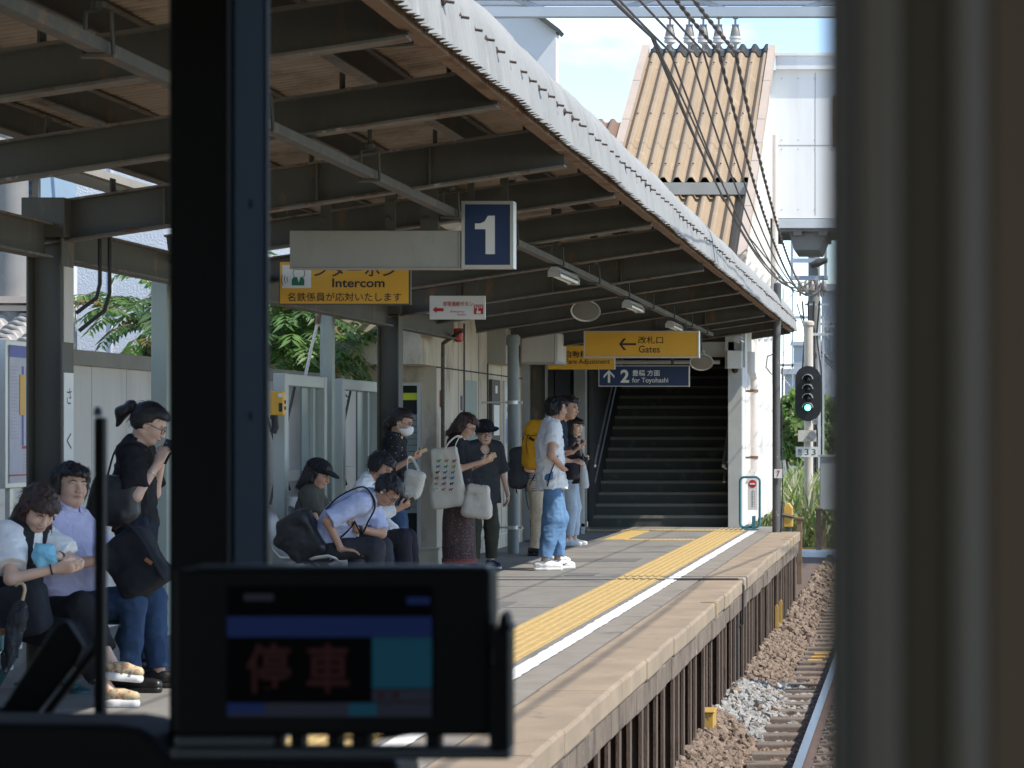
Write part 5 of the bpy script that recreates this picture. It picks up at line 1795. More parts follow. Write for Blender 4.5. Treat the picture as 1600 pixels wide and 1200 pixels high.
V, Q, mi = weeds(9000, -3.4, .9, 50.5, 60, 1.0, 2.3, -1.4, 3)
o = np_mesh('tall_weeds', V, Q, [M['weed'], M['weed_dry']], smooth=False, mi=mi)
stuff(o, 'tall pale green weeds growing beyond the end of the platform', 'weeds')


def bush(label, c, rad, n, seed, name='bush'):
    r = np.random.default_rng(seed)
    t = thing(name, (c[0], c[1], -1.4), label, 'bush', 'bushes beyond the platform')
    d = r.normal(size=(n, 3))
    d /= np.linalg.norm(d, axis=1, keepdims=True)
    lump = 1 + .22 * np.sin(d[:, 0] * 5 + seed) * np.cos(d[:, 2] * 6) + .15 * np.sin(d[:, 1] * 9)
    P0 = np.array(c) + d * np.array(rad) * (lump * r.uniform(.45, 1, n) ** .5)[:, None]
    u = r.normal(size=(n, 3))
    u /= np.linalg.norm(u, axis=1, keepdims=True)
    v = np.cross(u, r.normal(size=(n, 3)))
    v /= np.linalg.norm(v, axis=1, keepdims=True)
    s = r.uniform(.07, .16, n)[:, None]
    V = np.stack([P0 - u * s, P0 + v * s * .5, P0 + u * s, P0 - v * s * .5], 1).reshape(-1, 3)
    np_mesh('crown', V, np.arange(4 * n).reshape(n, 4), [M['weed'], M['leaf']], t, smooth=False, mi=(r.uniform(size=n) < .4).astype(int))
    MB().tube([(c[0], c[1], -1.4), (c[0] + .1, c[1], c[2])], [.08, .03], 6).tube([(c[0], c[1], -.8), (c[0] - .4, c[1], c[2] + .2)], [.05, .02], 6).build('trunk', M['bark'], t)


bush('round light green bush left of the signal post', at(1243, 668, 66), (.75, .8, .85), 2600, 1)
bush('light green bush right of the signal post', at(1300, 672, 70), (.8, .8, .8), 2200, 2)
bush('low dark bush behind the signal post', at(1268, 690, 72), (.9, .8, .7), 2000, 3)
# ---------------------------------------------------------------- driver's cab of the train we stand in
M['cab_black'] = mat('cab_black', (0.0045, 0.0045, 0.005), 0.6, 0.1, 5, spec=.2)
M['cab_blue'] = mat('cab_blue', (0.010, 0.019, 0.030), 0.8, 0.1, 2, streak=.2, spec=.06)
M['cab_grey'] = mat('cab_grey', (0.165, 0.13, 0.10), 0.55, 0.08, 2, streak=.1)
M['cab_brown'] = mat('cab_brown', (0.075, 0.054, 0.027), 0.6, 0.08, 2, streak=.1)
M['cab_wall'] = mat('cab_wall', (0.28, 0.265, 0.24), 0.6, 0.05, 2)
tr = thing('train_cab', (-.35, 1.5, -1.0), 'dark train cab interior whose window pillars frame the platform', 'train')
CL, CRT = -1.62, .95
q = MB()
q.box(CL, CRT, -3.0, 3.25, 2.35, 2.45)                      # roof
for za_, zb_ in ((-.2, .85), (1.98, 2.35)):                  # side walls with window openings
    q.box(CL, CL + .05, -3.0, 3.25, za_, zb_)
for ya_, yb_ in ((-3, -2.6), (-1.0, -.8), (.75, 1.5), (2.6, 3.25)):
    q.box(CL, CL + .05, ya_, yb_, .85, 1.98)
for za_, zb_ in ((-.2, .85), (1.98, 2.35)):
    q.box(CRT - .05, CRT, -3.0, 3.25, za_, zb_)
for ya_, yb_ in ((-3, -2.6), (-1.0, -.8), (.75, 1.5), (2.6, 3.25)):
    q.box(CRT - .05, CRT, ya_, yb_, .85, 1.98)
q.box(CL + .05, CRT - .05, -3.0, -2.95, -.2, 2.35)
q.build('body_shell', M['cab_wall'], tr)
MB().box(CL, CRT, -3.0, 3.25, -.3, -.2).build('floor', M['cab_black'], tr)
MB().box(CL + .05, CRT - .05, 3.12, 3.24, -.2, .93).build('front_wall', M['cab_black'], tr)
MB().box(CL + .05, CRT - .05, 3.05, 3.24, 2.08, 2.35).build('window_head', M['cab_black'], tr)


def cx(px, Y):
    return at(px, 0, Y).x


Yp = 3.0
q = MB()
q.box(cx(263, Yp), cx(357, Yp), Yp, Yp + .155, .93, 2.08)
pil = q.build('window_pillar', M['cab_black'], tr, bevel=.004)
MB().box(cx(357, Yp) + .0005, cx(357, Yp) + .004, Yp + .012, Yp + .15, .93, 2.08).build('pillar_face', M['cab_blue'], pil, bevel=.001)
MB().box(cx(357, Yp) + .0005, cx(418, Yp + .155), Yp + .152, Yp + .165, .93, 2.08).build('window_seal', M['cab_black'], pil)
for py in (318, 650):
    c = at(388, py, Yp + .085)
    MB().lathe((cx(357, Yp) + .004, Yp + .085, c.z), (1, 0, 0), [(0, .006), (.002, .005), (.003, .001)], 10).build('screw', M['cab_blue'], pil, smooth=True)
# partition door post close to the viewer
Yd = .8
q = MB()
q.box(cx(1289, Yd), cx(1340, Yd), Yd, Yd + .05, -.2, 2.35)
q.build('door_edge', mat('cab_edge', (.085, .07, .055), .6, .08, 2), tr, bevel=.003)
MB().box(cx(1340, Yd) + .0005, cx(1405, Yd), Yd - .001, Yd + .05, -.2, 2.35).build('door_post', M['cab_grey'], tr, bevel=.002)
MB().box(cx(1405, Yd) + .0005, cx(1480, Yd), Yd + .003, Yd + .05, -.2, 2.35).build('door_groove', M['cab_brown'], tr)
MB().box(cx(1480, Yd) + .0005, cx(1545, Yd), Yd - .002, Yd + .05, -.2, 2.35).build('door_jamb', M['cab_grey'], tr, bevel=.006)
MB().box(cx(1545, Yd) + .0005, .90, Yd + .002, Yd + .05, -.2, 2.35).build('partition_wall', mat('cab_tan', (.145, .092, .052), .6, .08, 2), tr)
MB().box(cx(1330, Yd), .90, Yd + .052, Yd + .07, -.2, 2.35).build('partition_back', M['cab_brown'], tr)
# dashboard
Yk = 2.95
dz_ = lambda py: at(0, py, Yk).z
d = [(-1.57, .2), (-1.57, dz_(1126)), (cx(180, Yk), dz_(1131)), (cx(215, Yk), dz_(1137)), (cx(240, Yk), dz_(1152)), (cx(262, Yk), dz_(1176)), (cx(275, Yk), dz_(1184)), (cx(620, Yk), dz_(1186)), (cx(640, Yk), .93), (.2, .90), (.2, .2)]
MB().prism(d, 'y', Yk, Yk + .12).build('dashboard', M['cab_black'], tr, bevel=.008)

# monitor
M['screen_off'] = mat('screen_off', (0.004, 0.0035, 0.004), 0.6, 0.05, 4, spec=.05)
M['scr_blue'] = mat('scr_blue', (0.006, 0.02, 0.10), 0.7, 0.03, 4, emit=(0.03, 0.10, 0.55), estr=0.014)
M['scr_cyan'] = mat('scr_cyan', (0.006, 0.07, 0.11), 0.7, 0.03, 4, emit=(0.02, 0.36, 0.6), estr=0.014)
M['scr_grey'] = mat('scr_grey', (0.03, 0.028, 0.04), 0.7, 0.03, 4, emit=(0.2, 0.2, 0.36), estr=0.010)
M['scr_red'] = mat('scr_red', (0.028, 0.004, 0.003), 0.7, 0.03, 4, emit=(0.7, 0.03, 0.03), estr=0.0035)
M['scr_white'] = mat('scr_white', (0.1, 0.2, 0.22), 0.4, 0.03, 4, emit=(0.4, 0.42, 0.5), estr=0.014)
Ym = 2.6
P = lambda px, py: at(px, py, Ym)
mo = thing('cab_monitor', (P(530, 0).x, Ym, P(0, 1180).z), 'black cab monitor showing a dim blue screen with red characters', 'monitor')
q = MB()
q.box(P(272, 0).x, P(766, 0).x, Ym, Ym + .05, P(0, 1150).z, P(0, 890).z)
q.build('case', M['cab_black'], mo, bevel=.004)
M['case_top'] = mat('case_top', (0.05, 0.06, 0.07), .35, .05, 4)
MB().box(P(300, 0).x, P(760, 0).x, Ym + .006, Ym + .045, P(0, 889.5).z, P(0, 885).z).build('case_top', M['case_top'], mo, bevel=.003)


def scr(a0, b0, c0, d0, m, name, dy=.0015):
    x0, x1, z0, z1 = px2(a0, b0, c0, d0, Ym)
    return MB().box(x0, x1, Ym - dy, Ym - dy + .001, z0, z1).build(name, M[m], mo)


scr(355, 676, 915, 1122, 'screen_off', 'screen', .001)
scr(356, 675, 963, 995, 'scr_blue', 'title_bar', .0025)
scr(356, 578, 996, 1092, 'screen_off', 'message_panel', .0022)
scr(582, 675, 996, 1075, 'scr_cyan', 'side_panel', .0025)
scr(582, 675, 1077, 1096, 'scr_grey', 'button_row', .0025)
scr(356, 675, 1098, 1120, 'scr_grey', 'status_bar', .0025)
scr(356, 416, 1098, 1114, 'scr_blue', 'status_button', .0036)
scr(546, 590, 1098, 1118, 'scr_cyan', 'status_key', .0036)
scr(382, 428, 928, 938, 'scr_grey', 'status_lamp', .0025)
scr(636, 672, 933, 944, 'scr_blue', 'status_lamp', .0025)
t = mo
Y = Ym
c0, c1 = P(386, 1083), P(548, 1004)
text('停 車', c0.x, c1.x, c0.z, c1.z, Ym - .0045, M['scr_red'], mo, 'message', .02)
for pxx in (596, 618):
    c = P(pxx, 1086)
    MB().lathe((c.x, Ym - .003, c.z), (0, -1, 0), [(0, .0035), (.001, .0035)], 10).build('indicator', M['scr_red'], mo)
# right bracket, lower bar with knobs
q = MB()
q.box(P(772, 0).x, P(797, 0).x, Ym - .01, Ym + .03, P(0, 1172).z, P(0, 985).z)
q.prism([(P(777, 0).x, P(0, 985).z), (P(800, 0).x, P(0, 985).z), (P(801, 0).x, P(0, 978).z), (P(796, 0).x, P(0, 975).z), (P(794, 0).x, P(0, 962).z), (P(788, 0).x, P(0, 954).z), (P(783, 0).x, P(0, 962).z), (P(780, 0).x, P(0, 976).z)], 'y', Ym - .008, Ym + .025)
q.box(P(764, 0).x, P(772, 0).x, Ym, Ym + .02, P(0, 1012).z, P(0, 975).z)
q.box(P(764, 0).x, P(772, 0).x, Ym, Ym + .02, P(0, 1172).z, P(0, 1040).z)
q.build('side_bracket', M['cab_black'], mo, bevel=.002)
MB().box(P(268, 0).x, P(797, 0).x, Ym - .005, Ym + .03, P(0, 1186).z, P(0, 1168).z).box(P(272, 0).x, P(430, 0).x, Ym, Ym + .03, P(0, 1168).z, P(0, 1150).z).build('lower_bar', M['case_top'], mo, bevel=.003)
for a0, b0 in ((430, 0), (462, .2), (520, .2), (562, .6), (675, .3)):
    MB().box(P(a0 - 8 - 10 * b0, 0).x, P(a0 + 8 + 10 * b0, 0).x, Ym + .002, Ym + .028, P(0, 1169).z, P(0, 1149).z).build('knob', M['cab_black'], mo, bevel=.002)
q = MB()
q.tube([P(510, 1160) + Vector((0, .04, 0)), P(560, 1164) + Vector((0, .045, 0)), P(640, 1152) + Vector((0, .04, 0))], .0022, 6)
q.build('cable', M['cab_black'], mo)

# wiper outside the glass
Yw = 3.36
P = lambda px, py: at(px, py, Yw)
wi = thing('wiper', (P(153, 0).x, Yw, 1.0), 'black wiper arm standing upright in front of the left window', 'wiper')
MB().box(P(146, 0).x, P(161, 0).x, Yw, Yw + .02, .93, P(0, 652).z).build('blade', M['cab_black'], wi, bevel=.003)
MB().lathe(P(153, 650), (0, 0, 1), [(0, .006), (.008, .0055), (.012, .003)], 10).build('blade_tip', M['case_top'], wi, smooth=True)
q = MB()
q.prism([(P(0, 0).x - .3, .93), (P(-10, 0).x, P(0, 1108).z), (P(72, 0).x, P(0, 980).z), (P(92, 0).x, P(0, 972).z), (P(118, 0).x, P(0, 1012).z), (P(106, 0).x, P(0, 1040).z), (P(28, 0).x, P(0, 1140).z), (P(20, 0).x, .93)], 'y', Yw + .03, Yw + .045)
q.prism([(P(40, 0).x, P(0, 1135).z), (P(52, 0).x, P(0, 1140).z), (P(146, 0).x, P(0, 1015).z), (P(146, 0).x, P(0, 995).z)], 'y', Yw + .025, Yw + .04)
q.build('arm_linkage', M['cab_black'], wi, bevel=.004)
# ---------------------------------------------------------------- people: implicit surfaces meshed with surface nets
def V3(*a):
    return np.array(a, dtype=float)


def unit(v):
    v = np.asarray(v, float)
    return v / (np.linalg.norm(v) + 1e-12)


def cone(a, b, ra, rb=None, k=.02, squash=None, clip=(), neg=False):
    return dict(t='c', a=np.asarray(a, float), b=np.asarray(b, float), ra=ra, rb=ra if rb is None else rb, k=k, sq=squash, clip=clip, neg=neg)


def ell(c, r, A=None, k=.02, clip=(), neg=False):
    return dict(t='e', c=np.asarray(c, float), r=np.asarray(r, float), A=np.eye(3) if A is None else A, k=k, clip=clip, neg=neg)


def rbox(c, h, r, A=None, k=.02, clip=(), neg=False, taper=0):
    return dict(t='b', c=np.asarray(c, float), h=np.asarray(h, float), r=r, A=np.eye(3) if A is None else A, k=k, clip=clip, neg=neg, taper=taper)


def bounds(p):
    if p['t'] == 'c':
        r = max(p['ra'], p['rb'])
        if p['sq'] is not None:
            r *= max(1, p['sq'][1])
        return np.minimum(p['a'], p['b']) - r, np.maximum(p['a'], p['b']) + r
    if p['t'] == 'e':
        e = np.abs(p['A']).T @ p['r']
    else:
        e = np.abs(p['A']).T @ (p['h'] * (1 + abs(p['taper'])) + p['r'])
    return p['c'] - e, p['c'] + e


def ev(p, Q):
    if p['t'] == 'c':
        ab = p['b'] - p['a']
        D = Q - p['a']
        t = np.clip(D @ ab / max(ab @ ab, 1e-9), 0, 1)
        D = D - t[..., None] * ab
        s = 1
        if p['sq'] is not None:
            ax, f = p['sq']
            D = D + (D @ ax)[..., None] * ax * (1 / f - 1)
            s = min(1, f)
        d = (np.linalg.norm(D, axis=-1) - (p['ra'] + (p['rb'] - p['ra']) * t)) * s
    elif p['t'] == 'e':
        D = (Q - p['c']) @ p['A'].T
        k0 = np.linalg.norm(D / p['r'], axis=-1)
        k1 = np.linalg.norm(D / p['r'] ** 2, axis=-1)
        d = k0 * (k0 - 1) / np.maximum(k1, 1e-6)
    else:
        D = (Q - p['c']) @ p['A'].T
        if p['taper']:
            sc_ = 1 - p['taper'] * D[..., 2] / p['h'][2]
            D = D / np.stack([sc_, sc_ * .5 + .5, np.ones_like(sc_)], -1)
        q = np.abs(D) - p['h'] + p['r']
        d = np.linalg.norm(np.maximum(q, 0), axis=-1) + np.minimum(q.max(-1), 0) - p['r']
    for (c, n) in p['clip']:
        d = np.maximum(d, (Q - c) @ n)
    return d


_LAT = np.random.default_rng(11).uniform(-1, 1, (32, 32, 32))


def vnoise(Q, f):
    q = Q * f
    i = np.floor(q).astype(int)
    t = q - i
    t = t * t * (3 - 2 * t)
    r = 0
    for dx in (0, 1):
        for dy in (0, 1):
            for dz in (0, 1):
                w = (t[..., 0] if dx else 1 - t[..., 0]) * (t[..., 1] if dy else 1 - t[..., 1]) * (t[..., 2] if dz else 1 - t[..., 2])
                r = r + w * _LAT[(i[..., 0] + dx) % 32, (i[..., 1] + dy) % 32, (i[..., 2] + dz) % 32]
    return r


def implicit(prims, h, noise=None, gclip=()):
    """Mesh of the smooth union of prims. noise: list of (amplitude, (fx, fy, fz)); negative amplitude = sharp creases."""
    B = [bounds(p) for p in prims if not p['neg']]
    lo = np.min([b[0] for b in B], 0) - 3 * h - .01
    hi = np.max([b[1] for b in B], 0) + 3 * h + .01
    n = np.ceil((hi - lo) / h).astype(int) + 1
    G = np.full(n, .06)
    ax = [lo[i] + h * np.arange(n[i]) for i in range(3)]
    for p in prims:
        b0, b1 = bounds(p)
        m = p['k'] + 2.5 * h + .012
        i0 = np.clip(np.floor((b0 - m - lo) / h).astype(int), 0, n)
        i1 = np.clip(np.ceil((b1 + m - lo) / h).astype(int) + 1, 0, n)
        if np.any(i1 <= i0):
            continue
        sl = tuple(slice(i0[i], i1[i]) for i in range(3))
        Q = np.stack(np.meshgrid(*[ax[i][sl[i]] for i in range(3)], indexing='ij'), -1)
        d = ev(p, Q)
        g = G[sl]
        k = p['k']
        if p['neg']:
            d = -d
            t = np.clip(.5 - .5 * (g - d) / k, 0, 1)
            G[sl] = g * (1 - t) + d * t + k * t * (1 - t)
        else:
            t = np.clip(.5 + .5 * (g - d) / k, 0, 1)
            G[sl] = g * (1 - t) + d * t - k * t * (1 - t)
    if noise or gclip:
        I = np.nonzero(np.abs(G) < .05)
        Q = np.stack([ax[i][I[i]] for i in range(3)], -1)
        dv = G[I]
        for amp, f in (noise or []):
            w_ = vnoise(Q + 17.3, np.asarray(f, float))
            dv = dv + (amp * w_ if amp > 0 else -amp * (.35 - 1.6 * np.abs(w_)) * -1)
        for (c, nn) in gclip:
            dv = np.maximum(dv, (Q - c) @ nn)
        G[I] = dv
        if gclip:
            I = np.nonzero(G < -.045)
            Q = np.stack([ax[i][I[i]] for i in range(3)], -1)
            dv = G[I]
            for (c, nn) in gclip:
                dv = np.maximum(dv, (Q - c) @ nn)
            G[I] = dv
    # surface nets
    S = G < 0
    c = [S[a:n[0] - 1 + a, b:n[1] - 1 + b, e:n[2] - 1 + e] for a in (0, 1) for b in (0, 1) for e in (0, 1)]
    cnt = sum(x.astype(np.int8) for x in c)
    act = (cnt > 0) & (cnt < 8)
    idx = np.full(act.shape, -1)
    C = np.argwhere(act)
    idx[act] = np.arange(len(C))
    acc = np.zeros((len(C), 3))
    num = np.zeros(len(C))
    cor = [(a, b, e) for a in (0, 1) for b in (0, 1) for e in (0, 1)]
    gv = [G[C[:, 0] + a, C[:, 1] + b, C[:, 2] + e] for a, b, e in cor]
    for i in range(8):
        for j in range(i + 1, 8):
            if sum(abs(cor[i][q] - cor[j][q]) for q in range(3)) != 1:
                continue
            m = (gv[i] < 0) != (gv[j] < 0)
            t = np.where(m, gv[i] / np.where(m, gv[i] - gv[j], 1), 0)
            p = np.array(cor[i])[None] + t[:, None] * (np.array(cor[j]) - np.array(cor[i]))[None]
            acc += p * m[:, None]
            num += m
    V = lo + h * (C + acc / num[:, None])
    Fq = []
    for a in range(3):
        b, e = (a + 1) % 3, (a + 2) % 3
        s0 = np.take(S, range(n[a] - 1), a)
        s1 = np.take(S, range(1, n[a]), a)
        E = np.argwhere(s0 != s1)
        E = E[(E[:, b] > 0) & (E[:, e] > 0) & (E[:, b] < n[b] - 1) & (E[:, e] < n[e] - 1)]
        ins = S[E[:, 0], E[:, 1], E[:, 2]]
        cs = []
        for db, de in ((-1, -1), (0, -1), (0, 0), (-1, 0)):
            X = E.copy()
            X[:, b] += db
            X[:, e] += de
            cs.append(idx[X[:, 0], X[:, 1], X[:, 2]])
        q = np.stack(cs, 1)
        q[~ins] = q[~ins][:, ::-1]
        Fq.append(q)
    return V, np.concatenate(Fq)


def rotz(a):
    c, s = math.cos(a), math.sin(a)
    return np.array([[c, -s, 0], [s, c, 0], [0, 0, 1.0]])


def roty(a):
    c, s = math.cos(a), math.sin(a)
    return np.array([[c, 0, s], [0, 1, 0], [-s, 0, c]])


def rotx(a):
    c, s = math.cos(a), math.sin(a)
    return np.array([[1, 0, 0], [0, c, -s], [0, s, c]])


def ik(a, tgt, l1, l2, hint):
    """Middle joint and end point of a two-bone limb."""
    d = tgt - a
    L = np.linalg.norm(d)
    u = d / L
    L = min(L, (l1 + l2) * .995)
    x = (l1 * l1 - l2 * l2 + L * L) / (2 * L)
    hgt = math.sqrt(max(l1 * l1 - x * x, 0))
    hv = np.asarray(hint, float)
    hv = unit(hv - u * (hv @ u))
    return a + u * x + hv * hgt, a + u * L


SKIN = [mat('skin_a', (0.56, 0.34, 0.24), .5, .05, 9, .05, 90), mat('skin_b', (0.48, 0.27, 0.18), .5, .06, 9, .05, 90), mat('skin_c', (0.62, 0.40, 0.30), .5, .05, 9, .05, 90)]
for m_ in SKIN:
    b_ = m_.node_tree.nodes['Principled BSDF']
    b_.inputs['Subsurface Weight'].default_value = .12
    b_.inputs['Subsurface Radius'].default_value = (.012, .005, .003)
    b_.inputs['Subsurface Scale'].default_value = 1.0
M['feature_dark'] = mat('feature_dark', (0.02, 0.014, 0.012), .5, .1, 9)
M['eye_white'] = mat('eye_white', (0.6, 0.57, 0.54), .3, .03, 9)
M['lip'] = mat('lip', (0.42, 0.17, 0.15), .5, .05, 9)


def cloth(name, col, var=.1, scale=7, bump=.25, bscale=500, rough=.85, spots=None):
    return mat(name, col, rough, var, scale, bump, bscale, spots=spots, spec=.25)


def hairmat(name, col):
    return mat(name, col, .42, .35, 45, .5, 170, spec=.5)


HAIR_BLACK = hairmat('hair_black', (0.011, 0.009, 0.009))
HAIR_BROWN = hairmat('hair_brown', (0.045, 0.02, 0.013))
HAIR_DARKBROWN = hairmat('hair_darkbrown', (0.025, 0.014, 0.011))
M['glasses'] = mat('glasses', (0.02, 0.018, 0.018), .3, .05, 5)


class Person:
    def __init__(s, label, root, H, yaw=0, pel=(0, None), lean=(2, 4), head=(0, 0, 0), neck_fwd=.02, width=1.0, girth=1.0,
                 hands=None, feet=None, skin=0, h=.006, sh_fwd=0.0, knee=None):
        s.root, s.H, s.yaw, s.h = np.array(root, float), H, R(yaw), h
        s.M = rotz(s.yaw)
        s.s = k = H / 1.72
        s.t = thing('person', tuple(root), label, 'person')
        s.w, s.g = width, girth
        pz = .925 * k if pel[1] is None else pel[1]
        s.pel = V3(pel[0], 0, pz)
        l1, l2 = R(lean[0]), R(lean[1])
        s.u1, s.f1 = V3(math.sin(l1), 0, math.cos(l1)), V3(math.cos(l1), 0, -math.sin(l1))
        s.u2, s.f2 = V3(math.sin(l2), 0, math.cos(l2)), V3(math.cos(l2), 0, -math.sin(l2))
        s.C = s.pel + s.u1 * .285 * k
        s.N = s.C + s.u2 * .25 * k
        s.sh = {c: s.N - s.u2 * .055 * k + s.f2 * sh_fwd + V3(0, y * .165 * k * width, 0) for c, y in (('R', -1), ('L', 1))}
        s.hip = {c: s.pel + V3(0, y * .088 * k, 0) for c, y in (('R', -1), ('L', 1))}
        hp, hy, hr = [R(a) for a in head]
        s.HA = rotz(hy) @ roty(hp) @ rotx(hr)            # columns: forward, left, up of the head
        hu = s.HA @ V3(0, 0, 1)
        s.hc = s.N + s.u2 * .035 * k + unit(hu * .6 + s.u2 * .4) * .118 * k + s.f2 * neck_fwd + s.HA @ V3(.02, 0, 0)
        s.hs = k ** .35
        s.skin = SKIN[skin]
        s.el, s.wr, s.kn, s.an, s.hand = {}, {}, {}, {}, {}
        for c in 'RL':
            tgt, d, nn, curl, hint = hands[c]
            s.el[c], s.wr[c] = ik(s.sh[c], np.asarray(tgt, float), .285 * k, .25 * k, hint)
            fd = unit(s.wr[c] - s.el[c])
            s.hand[c] = (fd if d is None else unit(d), unit(nn), curl)
        s.feet = feet
        for c in 'RL':
            (fx, fy, fz), fyaw, fp = feet[c]
            s.kn[c], s.an[c] = ik(s.hip[c], V3(fx, fy, fz + .08 * k), .425 * k, .42 * k, (knee or {}).get(c, (1, (-.1 if c == 'R' else .1), 0)))

    def W(s, V):
        return np.asarray(V) @ s.M.T + s.root

    def out(s, name, prims, m, noise=None, gclip=(), parent=None, h=None):
        V, Q = implicit(prims, h or s.h, noise, gclip)
        return np_mesh(name, s.W(V), Q, m, parent or s.t, smooth=True)

    def hp(s, x, y, z):
        return s.hc + s.HA @ (V3(x, y, z) * s.hs)

    # ---- primitive groups
    def torso(s, g=0, low=True):
        k, w = s.s, s.w
        P = []
        if low:
            P.append(cone(s.hip['R'] + V3(0, .02, .02), s.hip['L'] + V3(0, -.02, .02), .1 * k * s.g + g, k=.04))
        P.append(cone(s.pel + s.u1 * .03, s.C, (.142 * w * s.g) * k + g / .8, (.145 * w * s.g) * k + g / .8, .05, (s.f1, .74 * (s.g ** .5))))
        P.append(cone(s.C - s.u2 * .02, s.N - s.u2 * .12 * k, .155 * w * s.g * k + g / .8, .15 * w * k + g / .8, .05, (s.f2, .70)))
        P.append(cone(s.sh['R'] + V3(0, .02, 0), s.sh['L'] - V3(0, .02, 0), .054 * k + g, k=.04))
        for c in 'RL':
            P.append(cone(s.N + s.u2 * .0, s.sh[c], .048 * k + g * .8, .042 * k + g, .04))
        return P

    def arm(s, c, g0=0, g1=None, upto=None, both=True):
        """upper arm (and forearm); upto = fraction 0..2 where the sleeve ends."""
        k = s.s
        g1 = g0 if g1 is None else g1
        up = 2 if upto is None else upto
        P = []
        u = unit(s.el[c] - s.sh[c])
        f1 = min(up, 1)
        e = s.sh[c] + (s.el[c] - s.sh[c]) * f1
        P.append(cone(s.sh[c], e, .047 * k + g0, (.047 - .01 * f1) * k + (g0 + (g1 - g0) * f1), .03, clip=[(e, u)] if up < 1 else ()))
        if up > 1:
            f2 = min(up - 1, 1)
            u2 = unit(s.wr[c] - s.el[c])
            e2 = s.el[c] + (s.wr[c] - s.el[c]) * f2
            P.append(cone(s.el[c], e2, .037 * k + g1, (.037 - .012 * f2) * k + g1 * .9, .025, clip=[(e2, u2)] if up < 2 else ()))
        return P

    def handp(s, c):
        k = s.s * (1.0 if s.w >= 1 else .94)
        d, n, curl = s.hand[c]
        n = unit(n - d * (n @ d))
        a = np.cross(d, n)
        sg = 1 if c == 'R' else -1
        W0 = s.wr[c]
        P = [cone(W0 - d * .01, W0 + d * .015, .025 * k, .025 * k, .015, (n, .75)),
             cone(W0 + d * .03 * k - a * .008, W0 + d * .078 * k - a * .012, .030 * k, .028 * k, .012, (n, .42)),
             cone(W0 + d * .03 * k + a * .008, W0 + d * .078 * k + a * .012, .030 * k, .028 * k, .012, (n, .42))]
        for i in range(4):
            ln = (.040, .046, .044, .034)[i] * k
            cu = curl * (1 + .12 * i)
            b = W0 + d * (.086 - .004 * abs(i - 1.3)) * k + a * sg * (1.5 - i) * .0195 * k
            d1 = d * math.cos(cu) + n * math.sin(cu)
            d2 = d * math.cos(2.1 * cu) + n * math.sin(2.1 * cu)
            d3 = d * math.cos(2.9 * cu) + n * math.sin(2.9 * cu)
            p1 = b + d1 * ln
            p2 = p1 + d2 * ln * .65
            P += [cone(b - d * .012, p1, .0092 * k, .0085 * k, .005), cone(p1, p2, .0085 * k, .0078 * k, .004), cone(p2, p2 + d3 * ln * .5, .0078 * k, .0066 * k, .004)]
        b = W0 + d * .028 * k + a * sg * .026 * k
        t1 = unit(d * .62 + a * sg * .62 + n * .45)
        t2 = unit(d * .9 + a * sg * .1 + n * .5)
        p1 = b + t1 * .042 * k
        P += [cone(b - a * sg * .01, p1, .0125 * k, .0105 * k, .01), cone(p1, p1 + t2 * .033 * k, .0105 * k, .008 * k, .004)]
        return P

    def leg(s, c, g0=0, g1=None, g2=None, upto=2, clip=()):
        k = s.s
        g1 = g0 if g1 is None else g1
        g2 = g1 if g2 is None else g2
        h_, n_, a_ = s.hip[c], s.kn[c], s.an[c]
        P = [cone(h_, n_, .083 * k * s.g + g0, .054 * k + g1, .03)]
        if upto > 1:
            f = upto - 1
            e = n_ + (a_ - n_) * f
            u = unit(a_ - n_)
            back = unit(np.cross(u, V3(0, 1, 0)))
            P.append(cone(n_, e, .053 * k + g1, (.053 - .018 * f) * k + g2, .025, clip=[(e, u)] if upto < 2 or clip else ()))
            if g1 < .02:
                cf = n_ + (a_ - n_) * .3 - back * .012 * (1 if back[0] > 0 else -1)
                P.append(cone(cf, cf + u * .1 * k, .048 * k + g1 * .6, .04 * k + g1 * .6, .04))
        return P

    def headp(s):
        q = s.hs
        A = s.HA.T
        E = lambda c, r, k=.015, neg=False: ell(s.hp(*c), np.array(r) * q, A, k * q, neg=neg)
        K = lambda a, b, ra, rb, k=.01: cone(s.hp(*a), s.hp(*b), ra * q, rb * q, k * q)
        return [E((-.016, 0, .03), (.098, .076, .084)), E((.018, 0, -.028), (.07, .062, .084), .02), E((.046, 0, -.088), (.03, .034, .024), .025),
                K((-.02, .05, -.055), (.045, .025, -.088), .02, .018, .03), K((-.02, -.05, -.055), (.045, -.025, -.088), .02, .018, .03),
                E((.095, .033, -.002), (.022, .022, .013), .012, True), E((.095, -.033, -.002), (.022, .022, .013), .012, True),
                K((.078, .045, .017), (.083, -.045, .017), .009, .009, .015), K((.084, 0, .008), (.103, 0, -.032), .0085, .0115, .012),
                E((.098, .012, -.036), (.011, .009, .008), .008), E((.098, -.012, -.036), (.011, .009, .008), .008),
                E((.084, 0, -.058), (.013, .023, .006), .008), E((.083, 0, -.067), (.012, .019, .006), .008),
                E((.05, .042, -.03), (.03, .02, .025), .03), E((.05, -.042, -.03), (.03, .02, .025), .03),
                E((-.008, .077, -.008), (.019, .008, .031), .006), E((-.008, -.077, -.008), (.019, .008, .031), .006),
                E((-.002, .081, -.004), (.01, .006, .016), .006, True), E((-.002, -.081, -.004), (.01, .006, .016), .006, True)]

    def surf(s, y, z):
        """distance in front of the head centre where the face surface lies"""
        hp_ = s.headp()
        xs = np.linspace(.03, .125, 60)
        Q = np.stack([s.hp(x, y, z) for x in xs])
        d = np.min([ev(p, Q) for p in hp_ if not p['neg']], 0)
        i = np.nonzero(d < .001)[0]
        return xs[i[-1]] if len(i) else .06

